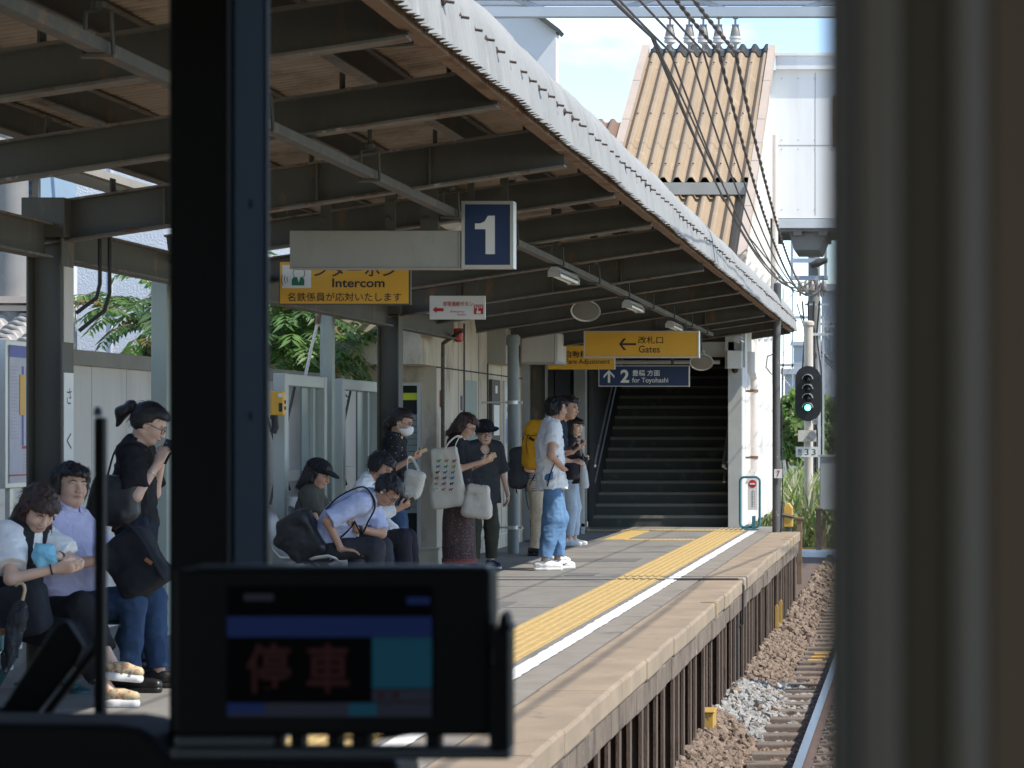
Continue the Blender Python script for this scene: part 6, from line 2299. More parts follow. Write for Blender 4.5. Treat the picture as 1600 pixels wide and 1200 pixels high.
    def body(s, bare=0, name='body', legs=2):
        P = s.torso(-.004) + s.headp()
        nb = s.hp(-.035, 0, -.05)
        P += [cone(s.N - s.u2 * .03, nb, .052 * s.s * (.92 if s.w < 1 else 1), .047 * s.s, .03), cone(s.N + s.f2 * .015, s.hp(.0, 0, -.075), .045 * s.s, .04 * s.s, .03)]
        for c in 'RL':
            P += s.arm(c) + s.handp(c)
            P += s.leg(c, -.004)
            (fx, fy, fz), fy_, fp = s.feet[c]
            d = rotz(R(fy_)) @ roty(R(fp)) @ V3(1, 0, 0)
            P += [cone(s.an[c] - V3(0, 0, .03), s.an[c] - V3(0, 0, .045) + d * .11, .032 * s.s, .026 * s.s, .03)]
        V, Q = implicit(P, s.h)
        o_ = np_mesh(name, s.W(V), Q, s.skin, s.t, smooth=True)
        s.bodyo = o_
        return o_

    def face(s, eyes='down', lips=True):
        q = MB()
        ey = MB()
        for sg in (-1, 1):
            pts = []
            for y, z in ((.017, -.002), (.026, .002), (.036, .002), (.045, -.003)):
                pts.append(s.W(s.hp(s.surf(sg * y, z) - .005, sg * y, z)))
            q.tube(pts, .0032 * s.hs, 6)
            pts = []
            for y, z in ((.014, .018), (.026, .0235), (.038, .0235), (.05, .017)):
                pts.append(s.W(s.hp(s.surf(sg * y, z) + .001, sg * y, z)))
            q.tube(pts, [.003, .004, .0036, .002], 6)
            if eyes == 'open':
                pts = [s.W(s.hp(s.surf(sg * y, -.004) - .009, sg * y, -.004)) for y in (.02, .031, .042)]
                ey.tube(pts, [.003, .0058, .003], 8)
                p_ = s.W(s.hp(s.surf(sg * .031, -.003) - .0035, sg * .031, -.003))
                f_ = s.W(s.hp(s.surf(sg * .031, -.003) + .0005, sg * .031, -.003))
                q.tube([p_, f_], .0042, 8)
        q.build('eyes_and_brows', M['feature_dark'], s.t, smooth='all')
        if eyes == 'open':
            ey.build('eye_whites', M['eye_white'], s.t, smooth='all')
        if lips:
            l_ = MB()
            pts = [s.W(s.hp(s.surf(y, -.0615) + .0005, y, -.0615 + abs(y) * -.06)) for y in (-.02, -.01, 0, .01, .02)]
            l_.tube(pts, [.0015, .0042, .0048, .0042, .0015], 6)
            l_.build('lips', M['lip'], s.t, smooth='all')

    # ---- hair
    def hair(s, m, style='short', fringe=.05, name='hair', vol=1.0):
        q = s.hs
        A = s.HA.T
        E = lambda c, r, k=.02, neg=False: ell(s.hp(*c), np.array(r) * q, A, k * q, neg=neg)
        K = lambda a, b, ra, rb, k=.02: cone(s.hp(*a), s.hp(*b), ra * q, rb * q, k * q)
        fw, lf, up = s.HA[:, 0], s.HA[:, 1], s.HA[:, 2]
        P = [E((-.022, 0, .036), (.11 * vol, .088 * vol, .095 * vol))]
        if style == 'short':
            P += [E((-.045, 0, -.01), (.075, .078, .075), .03), E((.035, 0, .075), (.062, .07, .035), .03)]
            P += [cone(s.hp(.02, .075, .02), s.hp(.018, .076, -.02), .014 * q, .008 * q, .02), cone(s.hp(.02, -.075, .02), s.hp(.018, -.076, -.02), .014 * q, .008 * q, .02)]
        if style == 'mop':
            P += [E((-.035, 0, .0), (.09, .095, .09), .03), E((.045, 0, .06), (.065, .082, .045), .03)]
            P += [K((.025, .082, .03), (.02, .085, -.045), .022, .012), K((.025, -.082, .03), (.02, -.085, -.045), .022, .012)]
        if style == 'bob':
            P += [E((-.03, 0, -.04), (.095, .096, .125), .03), K((.03, .082, .03), (.035, .088, -.12), .022, .018), K((.03, -.082, .03), (.035, -.088, -.12), .022, .018),
                  E((.055, 0, .06), (.055, .075, .04), .03), E((-.03, 0, -.11), (.085, .1, .06), .04)]
        if style == 'bobback':
            P += [E((-.035, 0, -.03), (.095, .09, .11), .03), K((-.06, .05, -.05), (-.10, .06, -.15), .05, .03, .04), K((-.06, -.05, -.05), (-.10, -.06, -.15), .05, .03, .04), K((-.05, 0, -.05), (-.12, 0, -.15), .06, .03, .04), E((.04, 0, .07), (.06, .07, .035), .03)]
        if style == 'tied':
            P += [E((-.04, 0, .0), (.08, .08, .085), .03), E((.035, 0, .075), (.06, .07, .033), .03)]
        neg = [rbox(s.hp(.13, 0, -.14 + fringe), V3(.106, .12, .14) * q, .025 * q, A, .02 * q, neg=True)]
        if style in ('short', 'tied'):
            neg += [rbox(s.hp(.02, 0, -.21), V3(.2, .2, .14) * q, .02 * q, A, .02 * q, neg=True), rbox(s.hp(.055, 0, -.09), V3(.07, .2, .1) * q, .02 * q, A, .015 * q, neg=True)]
        if style == 'mop':
            neg += [rbox(s.hp(.02, 0, -.24), V3(.2, .2, .145) * q, .02 * q, A, .02 * q, neg=True)]
        nz_ = [(.006, (26, 26, 20)), (.006, (75, 75, 22)), (.003, (120, 120, 50))]
        if style == 'tied':
            nz_ = [(.003, (40, 40, 40))]
        V, Q = implicit(P + neg, s.h * .85, nz_)
        # loose strands combed down over the surface
        r = np.random.default_rng(len(V))
        n = {'short': 420, 'mop': 620, 'bob': 620, 'bobback': 560, 'tied': 260}[style]
        fn = np.cross(V[Q[:, 2]] - V[Q[:, 0]], V[Q[:, 3]] - V[Q[:, 1]])
        fn /= np.linalg.norm(fn, axis=1, keepdims=True) + 1e-9
        pick = r.integers(0, len(Q), n)
        p0, nn = V[Q[pick]].mean(1), fn[pick]
        ok = ((nn @ up) > -.35) & ~(((p0 - s.hc) @ fw > .035 * q) & ((p0 - s.hc) @ up < .075 * q))
        p0, nn = p0[ok], nn[ok]
        n = len(p0)
        dn = -up[None] + .25 * r.normal(size=(n, 3)) - (.9 if style == 'tied' else .15) * fw[None]
        dn = dn - nn * (dn * nn).sum(1, keepdims=True)
        dn /= np.linalg.norm(dn, axis=1, keepdims=True) + 1e-9
        L = r.uniform(.03, .075, n)[:, None] * q
        sd = np.cross(dn, nn)
        lift = r.uniform(.002, .007, n)[:, None]
        wd = r.uniform(.0012, .0024, n)[:, None]
        c0, c1, c2 = p0 - nn * .003, p0 + dn * L * .5 + nn * lift, p0 + dn * L + nn * lift * .6 - up[None] * .006
        S = np.stack([c0 - sd * wd, c0 + sd * wd, c1 + sd * wd, c1 - sd * wd, c2 + sd * wd * .3, c2 - sd * wd * .3], 1).reshape(-1, 3)
        b0 = len(V) + 6 * np.arange(n)[:, None]
        SQ = np.concatenate([b0 + np.array([[0, 1, 2, 3]]), b0 + np.array([[3, 2, 4, 5]])])
        return np_mesh(name, s.W(np.concatenate([V, S])), np.concatenate([Q, SQ]), m, s.t, smooth=True)

    # ---- clothes
    def shirt(s, m, sleeve=.55, hem=-.04, g=.016, gs=.018, name='shirt', neck=.062, noise=.006, low=.02, vneck=0):
        P = s.torso(g, low=False)
        P.append(cone(s.pel + s.u1 * hem, s.C, (.14 * s.w * s.g) * s.s + g * 1.3 + low, (.14 * s.w * s.g) * s.s + g * 1.2, .04, (s.f1, .78), clip=[(s.pel + s.u1 * hem, -s.u1)]))
        for c in 'RL':
            P += s.arm(c, gs, gs * 1.25, sleeve)
        P.append(cone(s.N - s.u2 * .02 + s.f2 * .012, s.N + s.u2 * .14 + s.f2 * .03, neck * s.s, neck * s.s, .008, neg=True))
        if vneck:
            P.append(ell(s.N + s.f2 * .07 - s.u2 * vneck * .5, (.06, .045, vneck), None, .01, neg=True))
        return s.out(name, P, m, [(noise, (11, 11, 8)), (-noise * 1.1, (9, 9, 17)), (-noise * .5, (22, 22, 34))])

    def collar(s, m, name='collar', r=.068):
        q = MB()
        V, Q = implicit([cone(s.N - s.u2 * .015 + s.f2 * .012, s.N + s.u2 * .028 + s.f2 * .016, r * s.s, (r - .008) * s.s, .01), cone(s.N - s.u2 * .03 + s.f2 * .012, s.N + s.u2 * .06 + s.f2 * .025, (r - .012) * s.s, (r - .016) * s.s, .005, neg=True)], s.h * .8, [(.002, (30, 30, 30))])
        return np_mesh(name, s.W(V), Q, m, s.t, smooth=True)

    def trousers(s, m, g=.014, gk=None, ga=None, upto=1.93, name='trousers', top=.05, noise=.007):
        P = [cone(s.hip['R'] + V3(0, .02, .02), s.hip['L'] + V3(0, -.02, .02), .1 * s.s * s.g + g, k=.04),
             cone(s.pel, s.pel + s.u1 * top, .145 * s.w * s.g * s.s + g * .9, .138 * s.w * s.g * s.s + g * .9, .04, (s.f1, .76), clip=[(s.pel + s.u1 * top, s.u1)])]
        for c in 'RL':
            P += s.leg(c, g * .35, g if gk is None else gk, ga, upto)
        return s.out(name, P, m, [(noise * .8, (10, 10, 6)), (-noise * .9, (9, 9, 6)), (-noise * .45, (20, 20, 22))])

    def shoes(s, upper, sole, L=.255, thick=.03, name='shoe', low=True, h=None):
        k = s.s
        for c in 'RL':
            (fx, fy, fz), fyw, fp = s.feet[c]
            A = rotz(R(fyw)) @ roty(R(fp))
            O = V3(fx, fy, fz)
            X = lambda x, y, z: O + A @ V3(x, y, z)
            up = A @ V3(0, 0, 1)
            l_ = L * k
            P = [cone(X(-.25 * l_, 0, thick + .032), X(.1 * l_, 0, thick + .03), .036 * k, .041 * k, .02), cone(X(.1 * l_, 0, thick + .025), X(.58 * l_, 0, thick + .012), .041 * k, .030 * k, .02),
                 cone(X(-.16 * l_, 0, thick + .04), X(-.10 * l_, 0, .105), .036 * k, .035 * k, .02)]
            o_ = s.out(name, P, upper, [(.0025, (30, 30, 30))], [(X(0, 0, thick * .6), -up), (X(0, 0, .112 if not low else .095), up)], h=h)
            S_ = [cone(X(-.25 * l_, 0, .02), X(.1 * l_, 0, .02), .040 * k, .045 * k, .02), cone(X(.1 * l_, 0, .02), X(.57 * l_, 0, .02), .045 * k, .034 * k, .02)]
            s.out('sole', S_, sole, None, [(X(0, 0, .001), -up), (X(0, 0, thick), up)], parent=o_, h=h)
            if c == 'R':
                s.shoeR = (X, o_)
            else:
                s.shoeL = (X, o_)

    def specs(s, m=None, r=.0022):
        q = MB()
        for sg in (-1, 1):
            loop = []
            for a_ in range(0, 361, 30):
                y, z = sg * .033 + .024 * math.cos(R(a_)), -.006 + .017 * math.sin(R(a_))
                loop.append(s.W(s.hp(.099 - abs(y) * .18, y, z)))
            q.tube(loop, r, 5, caps=False)
            q.tube([s.W(s.hp(.09, sg * .056, .0)), s.W(s.hp(.06, sg * .077, .002)), s.W(s.hp(.0, sg * .083, .002)), s.W(s.hp(-.012, sg * .083, -.008))], r, 5)
        q.tube([s.W(s.hp(.097, -.01, -.002)), s.W(s.hp(.1, 0, .001)), s.W(s.hp(.097, .01, -.002))], r, 5)
        return q.build('glasses', m or M['glasses'], s.t, smooth='all')

    def L(s, px, py, dy=0.0):
        """local point seen at a photo pixel, dy metres behind the figure's root"""
        w = np.array(at(px, py, s.root[1] + dy))
        return (w - s.root) @ s.M


def local(px, py, Y, root, yaw):
    w = np.array(at(px, py, Y))
    return (w - np.array(root, float)) @ rotz(R(yaw))


M['phone'] = mat('phone', (0.02, 0.02, 0.022), .25, .05, 5)
M['phone_gold'] = mat('phone_gold', (0.55, 0.40, 0.25), .3, .05, 5)


def phone(P, c, label, m='phone', tilt=.35, d_up=None):
    """A phone lying in the hand: thin rounded slab over the palm."""
    d, n, _ = P.hand[c]
    n = unit(n - d * (n @ d))
    a = np.cross(d, n)
    ctr = P.wr[c] + d * .085 + n * .024
    Mx = Matrix((P.M @ a, P.M @ d, P.M @ n)).transposed()
    w = P.W(ctr)
    t = thing('phone', tuple(w), label, 'phone')
    MB().obox(w, (.072, .148, .008), Mx).build('body', M[m], t, bevel=.003)
    MB().obox(np.array(w) + P.M @ n * .0045, (.066, .138, .0012), Mx).build('screen', M['glass_dark'], t)
    return t


def soft_bag(name, label, cat, P0, prims, m, noise=((.006, (12, 12, 12)), (.003, (30, 30, 30))), h=.008):
    t = thing(name, tuple(P0), label, cat)
    V, Q = implicit([dict(p) for p in prims], h, noise)
    np_mesh('body', V + np.array(P0), Q, m, t, smooth=True)
    return t
# ---------------------------------------------------------------- the people on the platform
CL_ = {}
CL_['white'] = cloth('cloth_white', (0.80, 0.80, 0.80), .03)
CL_['lavender'] = cloth('cloth_lavender', (0.50, 0.48, 0.66), .05, spots=((0.62, 0.6, 0.74), 160, .56, .05))
CL_['paleblue'] = cloth('cloth_paleblue', (0.50, 0.54, 0.74), .04)
CL_['black'] = cloth('cloth_black', (0.014, 0.014, 0.017), .15)
CL_['vest'] = cloth('cloth_vest', (0.02, 0.022, 0.028), .15)
CL_['navy'] = cloth('cloth_navy', (0.014, 0.019, 0.035), .15)
CL_['jeans'] = cloth('cloth_jeans', (0.035, 0.065, 0.13), .2, 5, spots=((0.07, 0.115, 0.2), 6, .58, .12))
CL_['blue'] = cloth('cloth_blue', (0.11, 0.21, 0.36), .1)
CL_['lightjeans'] = cloth('cloth_lightjeans', (0.42, 0.50, 0.60), .07)
CL_['charcoal'] = cloth('cloth_charcoal', (0.045, 0.05, 0.058), .1)
CL_['olive'] = cloth('cloth_olive', (0.055, 0.06, 0.042), .12)
CL_['olivetee'] = cloth('cloth_olivetee', (0.07, 0.068, 0.055), .12)
CL_['beige'] = cloth('cloth_beige', (0.47, 0.39, 0.29), .08)
CL_['greytrouser'] = cloth('cloth_greytrouser', (0.04, 0.042, 0.05), .12)
CL_['darktrouser'] = cloth('cloth_darktrouser', (0.025, 0.022, 0.03), .12)
CL_['dress'] = cloth('cloth_dress', (0.012, 0.012, 0.014), .1, spots=((0.62, 0.6, 0.56), 30, .635, .02))
CL_['skirt'] = cloth('cloth_skirt', (0.075, 0.045, 0.045), .15, spots=((0.24, 0.19, 0.17), 75, .57, .05))
CL_['canvas'] = cloth('cloth_canvas', (0.60, 0.55, 0.47), .06)
CL_['cream'] = cloth('cloth_cream', (0.62, 0.56, 0.48), .06)
CL_['mesh'] = cloth('cloth_mesh', (0.56, 0.53, 0.46), .08, spots=((0.36, 0.34, 0.3), 90, .56, .05))
CL_['yellow'] = cloth('cloth_yellow', (0.66, 0.32, 0.02), .06)
CL_['mask'] = cloth('cloth_mask', (0.78, 0.78, 0.78), .02)
CL_['cyan'] = cloth('cloth_cyan', (0.25, 0.55, 0.70), .1)
CL_['leather'] = mat('leather', (0.018, 0.018, 0.02), .42, .2, 8, .25, 140)
CL_['shoe_black'] = mat('shoe_black', (0.015, 0.014, 0.014), .35, .1, 8)
CL_['shoe_white'] = mat('shoe_white', (0.72, 0.71, 0.69), .6, .04, 8)
CL_['shoe_navy'] = mat('shoe_navy', (0.03, 0.04, 0.09), .6, .05, 8)
CL_['sandal'] = mat('sandal', (0.50, 0.40, 0.24), .6, .06, 12, spots=((.36, .17, .11), 26, .54, .03))


def striped(name, c1, c2, freq, axis='Z'):
    m = cloth(name, c1)
    n, l = m.node_tree.nodes, m.node_tree.links
    b_ = n['Principled BSDF']
    g_ = n.new('ShaderNodeNewGeometry')
    w_ = n.new('ShaderNodeTexWave')
    w_.bands_direction = axis
    w_.inputs['Scale'].default_value = freq
    w_.inputs['Distortion'].default_value = .3
    mx_ = n.new('ShaderNodeMixRGB')
    mx_.inputs[1].default_value = (*c1, 1)
    mx_.inputs[2].default_value = (*c2, 1)
    cr_ = n.new('ShaderNodeValToRGB')
    cr_.color_ramp.elements[0].position = .45
    cr_.color_ramp.elements[1].position = .6
    l.new(g_.outputs['Position'], w_.inputs['Vector'])
    l.new(w_.outputs['Fac'], cr_.inputs[0])
    l.new(cr_.outputs[0], mx_.inputs[0])
    l.new(mx_.outputs[0], b_.inputs['Base Color'])
    return m


CL_['stripe'] = striped('cloth_stripe', (0.5, 0.5, 0.5), (0.06, 0.07, 0.09), 13)


def RX(px, Y):
    return (px - 1435) * Y / F


def feet2(xr=.03, xl=-.02, w=.095, yr=0, yl=0):
    return {'R': ((xr, -w, 0), yr, 0), 'L': ((xl, w, 0), yl, 0)}


def strap(mb_pts, r, m, parent, name='strap', flat=.35):
    return MB().tube(smooth_path(mb_pts), r, 8, flat=flat).build(name, m, parent, smooth='all')


UP = V3(0, 0, 1)

# ---- young man in the white T-shirt
root = (RX(862, 26), 26, 0)
yw = 18
l = lambda px, py, dy=0: local(px, py, 26 + dy, root, yw)
P = Person('young man in a white T-shirt and wide blue trousers with folded arms', root, 1.75, yw, lean=(-4, 3), head=(4, 8, 0), neck_fwd=.03, h=.0065,
           hands={'R': (l(881, 733, -.12), V3(.5, .8, .1), V3(-.3, .2, -1), .5, (-.5, -.7, -.5)), 'L': (l(894, 706, .05), V3(.75, -.1, .6), V3(-.6, -.3, .7), .55, (.2, .5, -1))},
           feet={'R': ((-.10, -.12, 0), -6, 0), 'L': ((.08, .12, 0), 8, 0)}, skin=1)
P.body()
P.face()
P.hair(HAIR_BLACK, 'mop', .055)
P.shirt(CL_['white'], .62, -.12, .02, .03, low=.045, noise=.009)
P.trousers(CL_['blue'], .022, .05, .034, 1.9, top=-.03, noise=.012)
P.shoes(CL_['shoe_white'], CL_['shoe_white'], .27)
for X_, o_ in (P.shoeR, P.shoeL):
    for sg in (-1, 1):
        pts = [P.W(X_(*p)) for p in ((-.05, sg * .052, .066), (0, sg * .058, .044), (.05, sg * .056, .05), (.10, sg * .043, .07))]
        MB().tube(pts, [.003, .006, .006, .002], 6).build('shoe_mark', M['sign_black'], o_)
phone(P, 'L', 'black phone held up by the young man in the white T-shirt')
c = P.sh['R'] * .5 + P.sh['L'] * .5 + V3(.17, -.06, -.43)
t = soft_bag('waist_pouch', 'small black pouch with a dangling strap at the waist of the man in white', 'bag', P.W(c), [rbox((0, 0, 0), (.10, .07, .085), .04, rotz(R(30)), .02)], CL_['black'], h=.007)
strap([P.W(l(872, 712, -.16)), P.W(l(862, 735, -.19)), P.W(l(855, 760, -.2))], .016, CL_['black'], t)
strap([P.W(l(868, 700, -.12)), P.W(l(874, 712, -.14)), P.W(l(866, 725, -.12))], .014, CL_['black'], t)

# ---- taller young man behind him, navy shirt, yellow rucksack
root = (RX(862, 27.2), 27.2, 0)
l = lambda px, py, dy=0: local(px, py, 27.2 + dy, root, 0)
P = Person('dark haired young man in a navy shirt standing behind the man in white', root, 1.79, 0, lean=(4, 9), head=(8, -14, 0), neck_fwd=.08, h=.0075,
           hands={'R': (l(892, 722, -.1), V3(.9, .1, .1), V3(0, .5, -.7), .6, (-.4, -.3, -1)), 'L': (l(897, 702, .1), V3(.9, -.2, .2), V3(0, -.3, .8), .5, (0, .4, -1))},
           feet=feet2(), skin=1)
P.body()
P.face('open')
P.hair(HAIR_BLACK, 'short', .06, vol=1.06)
P.shirt(CL_['navy'], .6, -.05, .02, .024)
P.trousers(CL_['darktrouser'], .02, .03, .03, 1.05, name='shorts')
P.shoes(CL_['shoe_white'], CL_['shoe_white'])
c = at(838, 697, 27.2)
t = soft_bag('yellow_rucksack', 'bright yellow rucksack with black zips on the back of the navy shirt man', 'rucksack', c,
             [rbox((.0, 0, 0), (.115, .15, .255), .07, None, .03), rbox((-.08, 0, -.08), (.06, .12, .14), .05, None, .05), rbox((.03, 0, .2), (.1, .13, .08), .06, None, .03)], CL_['yellow'], h=.008)
strap([(c.x - .115, c.y - .10, c.z + .14), (c.x - .06, c.y - .152, c.z + .11), (c.x + .03, c.y - .155, c.z + .12)], .009, CL_['black'], t, 'zip')
strap([(c.x - .06, c.y - .15, c.z + .13), (c.x - .085, c.y - .145, c.z + .02), (c.x - .05, c.y - .15, c.z - .15)], .006, CL_['black'], t, 'zip')
MB().tube([(c.x - .05, c.y - .155, c.z + .09), (c.x + .0, c.y - .16, c.z + .06)], .014, 6).build('logo_patch', CL_['black'], t)
strap([(c.x + .08, c.y - .12, c.z + .24), (c.x + .17, c.y - .15, c.z + .27), (c.x + .27, c.y - .16, c.z + .16), (c.x + .25, c.y - .17, c.z - .02), (c.x + .1, c.y - .15, c.z - .16)], .022, CL_['black'], t, 'shoulder_strap')

# ---- short person in stripes with the black backpack
root = (RX(838, 29), 29, 0)
l = lambda px, py, dy=0: local(px, py, 29 + dy, root, 0)
P = Person('short person in striped shirt and beige trousers half hidden by the yellow rucksack', root, 1.47, 0, lean=(3, 8), head=(20, 0, 0), h=.008, width=.92,
           hands={'R': (l(850, 745, -.1), V3(.9, .2, 0), V3(0, .3, -.8), .6, (-.5, -.2, -1)), 'L': (l(852, 742, .1), V3(.9, -.2, 0), V3(0, -.3, -.8), .6, (-.4, .2, -1))},
           feet=feet2(.0, -.03), skin=0)
P.body()
P.face()
P.hair(HAIR_BLACK, 'bob', .05)
P.shirt(CL_['stripe'], .8, -.06, .025, .026)
P.trousers(CL_['beige'], .022, .04, .035, 1.95, noise=.011)
P.shoes(CL_['shoe_black'], CL_['shoe_black'])
c = at(812, 730, 29)
t = soft_bag('black_backpack', 'dark grey bulging backpack with hanging black straps beside the downpipe', 'backpack', c,
             [rbox((.02, 0, 0), (.1, .15, .235), .07, roty(R(10)), .03), rbox((-.05, 0, -.09), (.07, .13, .15), .05, roty(R(6)), .05)], CL_['charcoal'], h=.008)
strap([(c.x + .09, c.y - .1, c.z + .2), (c.x + .19, c.y - .14, c.z + .2), (c.x + .24, c.y - .15, c.z + .02), (c.x + .14, c.y - .14, c.z - .2)], .022, CL_['black'], t, 'shoulder_strap')
strap([(c.x + .09, c.y - .14, c.z - .2), (c.x + .10, c.y - .15, c.z - .35), (c.x + .13, c.y - .15, c.z - .48)], .014, CL_['black'], t, 'loose_strap')
strap([(c.x - .02, c.y - .14, c.z - .22), (c.x - .01, c.y - .14, c.z - .29)], .02, CL_['black'], t, 'loose_strap')

# ---- woman by the white railing
root = (RX(891, 31.6), 31.6, 0)
l = lambda px, py, dy=0: local(px, py, 31.6 + dy, root, 0)
P = Person('woman in pale jeans and flat shoes standing by the white railing', root, 1.57, 0, lean=(0, 4), head=(8, -30, 0), width=.9, h=.008,
           hands={'R': (l(892, 738, -.12), V3(.8, .3, -.3), V3(0, .4, -.8), .8, (-.3, -.4, -1)), 'L': (l(909, 712, .0), V3(.9, 0, -.1), V3(0, -.3, -.9), .9, (-.2, .3, -1))},
           feet=feet2(.0, .04), skin=2)
P.body()
P.face('open')
P.hair(HAIR_BLACK, 'bob', .04)
P.shirt(CL_['black'], .9, -.08, .02, .02)
P.trousers(CL_['lightjeans'], .012, .018, .018, 1.88)
P.shoes(CL_['shoe_white'], CL_['shoe_white'], .25, .012, low=True)
c = at(904, 732, 31.5)
t = soft_bag('dark_handbag', 'dark soft bag held at the hip of the woman by the railing', 'bag', c, [rbox((0, 0, 0), (.10, .07, .155), .05, roty(R(-8)), .02)], CL_['vest'], h=.009)
strap([(c.x - .05, c.y, c.z + .15), (c.x + .02, c.y - .02, c.z + .26), (c.x + .06, c.y, c.z + .14)], .012, CL_['black'], t)
c = at(911, 716, 31.4)
t = thing('folded_umbrella', c, 'folded pale grey umbrella hanging from the hand of the woman by the railing', 'umbrella')
MB().lathe((c.x, c.y, c.z - .04), (.06, 0, -1), [(0, .014), (.04, .03), (.15, .05), (.3, .058), (.33, .045), (.335, .005)], 12).build('canopy', cloth('cloth_umbrella', (.5, .51, .53), .1), t, smooth=True)
MB().tube([(c.x, c.y, c.z + .06), (c.x + .002, c.y, c.z - .04)], .011, 8).build('handle', M['sign_black'], t)

# ---- woman with two bags and phone
root = (RX(716, 25), 25, 0)
l = lambda px, py, dy=0: local(px, py, 25 + dy, root, 0)
P = Person('bobbed woman in black top and patterned skirt reading her phone', root, 1.58, 0, lean=(-4, 4), head=(30, -8, 0), neck_fwd=.03, width=.98, girth=1.12, h=.0065,
           hands={'R': (l(752, 722, -.18), V3(.9, .15, .35), V3(-.1, .5, .6), .45, (-.45, -.3, -1)), 'L': (l(757, 722, -.02), V3(.9, -.1, .3), V3(-.1, -.4, .7), .5, (-.3, .4, -1))},
           feet=feet2(.03, -.03), skin=0)
P.body()
P.face()
P.hair(HAIR_BROWN, 'bobback', .05)
P.specs()
P.shirt(CL_['black'], .85, .02, .018, .03, low=.012)
sk = [cone(P.pel + V3(0, 0, .10), P.pel + V3(0, 0, -.05), .16, .175, .03, (V3(1, 0, 0), .8)), cone(P.pel + V3(0, 0, -.05), V3(.01, 0, .1), .175, .20, .03, (V3(1, 0, 0), .82))]
P.out('skirt', sk, CL_['skirt'], [(.013, (10, 10, 2.2)), (.006, (24, 24, 5))], [(V3(0, 0, .12), V3(0, 0, -1)), (P.pel + V3(0, 0, .1), V3(0, 0, 1))])
P.out('hem_band', [cone(V3(.01, 0, .2), V3(.01, 0, .1), .205, .207, .03, (V3(1, 0, 0), .82))], cloth('cloth_hem', (.22, .06, .05), .1, spots=((.1, .04, .04), 40, .55, .05)), [(.013, (10, 10, 2.2))], [(V3(0, 0, .12), V3(0, 0, -1)), (V3(0, 0, .17), V3(0, 0, 1))])
P.shoes(CL_['shoe_black'], CL_['shoe_black'])
phone(P, 'R', 'gold phone read by the bobbed woman with two bags', 'phone_gold')
cl = MB()
pts = [P.W(P.N + P.f2 * a_ * .0 + V3(.055 + .02 * abs(s_), s_ * .062, -.03 + .02 * abs(s_))) for s_, a_ in ((-1, 0), (-.5, 0), (0, 0), (.5, 0), (1, 0))]
cl.tube(pts, .008, 6)
cl.build('white_collar_trim', CL_['white'], P.t, smooth='all')
c = at(699, 746, 24.75)
t = soft_bag('tote_bag', 'white canvas tote printed with rows of small coloured animals', 'bag', c, [rbox((0, 0, 0), (.145, .04, .29), .025, roty(R(7)), .02, taper=.12), rbox((-.01, 0, -.17), (.15, .055, .1), .04, roty(R(7)), .06)], CL_['canvas'], noise=((.008, (9, 9, 6)), (.004, (26, 26, 16))), h=.007)
strap([(c.x - .03, c.y - .03, c.z + .26), (c.x + .03, c.y - .06, c.z + .34), (c.x + .09, c.y - .02, c.z + .395), (c.x + .13, c.y + .05, c.z + .39)], .014, CL_['canvas'], t)
strap([(c.x + .08, c.y - .03, c.z + .25), (c.x + .09, c.y - .05, c.z + .32), (c.x + .12, c.y - .02, c.z + .39)], .014, CL_['canvas'], t)
cols = [(.05, .25, .12), (.35, .06, .05), (.06, .14, .35), (.4, .25, .05), (.03, .03, .04)]
pm = [cloth('print_%s' % n_, c_, .05) for n_, c_ in zip(('green', 'red', 'blue', 'ochre', 'black'), cols)]
q = MB()
for r_ in range(6):
    for k in range(3):
        x, z = c.x - .085 + k * .075 + (5 - r_) * .006 - .02, c.z + .16 - r_ * .055
        mi = (r_ * 2 + k * 3) % 5
        y = c.y - .047 - .0025 * r_
        q.box(x - .016, x + .012, y - .002, y, z - .006, z + .008, mi)
        q.box(x + .01, x + .022, y - .002, y, z + .004, z + .016, mi)
        q.box(x - .015, x - .009, y - .002, y, z - .016, z - .004, mi)
        q.box(x + .005, x + .011, y - .002, y, z - .016, z - .004, (mi + 1) % 5)
q.build('animal_print', pm, t)
c = at(746, 782, 24.72)
t = soft_bag('shoulder_bag', 'cream cloth shoulder bag at the hip of the bobbed woman', 'bag', c, [rbox((0, 0, 0), (.125, .045, .155), .035, roty(R(-6)), .02, taper=.18), rbox((0, 0, -.09), (.13, .06, .07), .05, roty(R(-6)), .06)], CL_['cream'], h=.007)
strap([(c.x + .05, c.y - .03, c.z + .13), (c.x + .01, c.y - .03, c.z + .26), (c.x - .03, c.y - .02, c.z + .33)], .01, CL_['charcoal'], t)
MB().lathe((c.x - .01, c.y - .058, c.z + .06), (0, -1, 0), [(0, .012), (.004, .01)], 8).build('button', CL_['beige'], t)
strap([(c.x - .06, c.y - .052, c.z + .075), (c.x - .005, c.y - .06, c.z + .068), (c.x + .07, c.y - .05, c.z + .07)], .006, CL_['canvas'], t, 'seam')

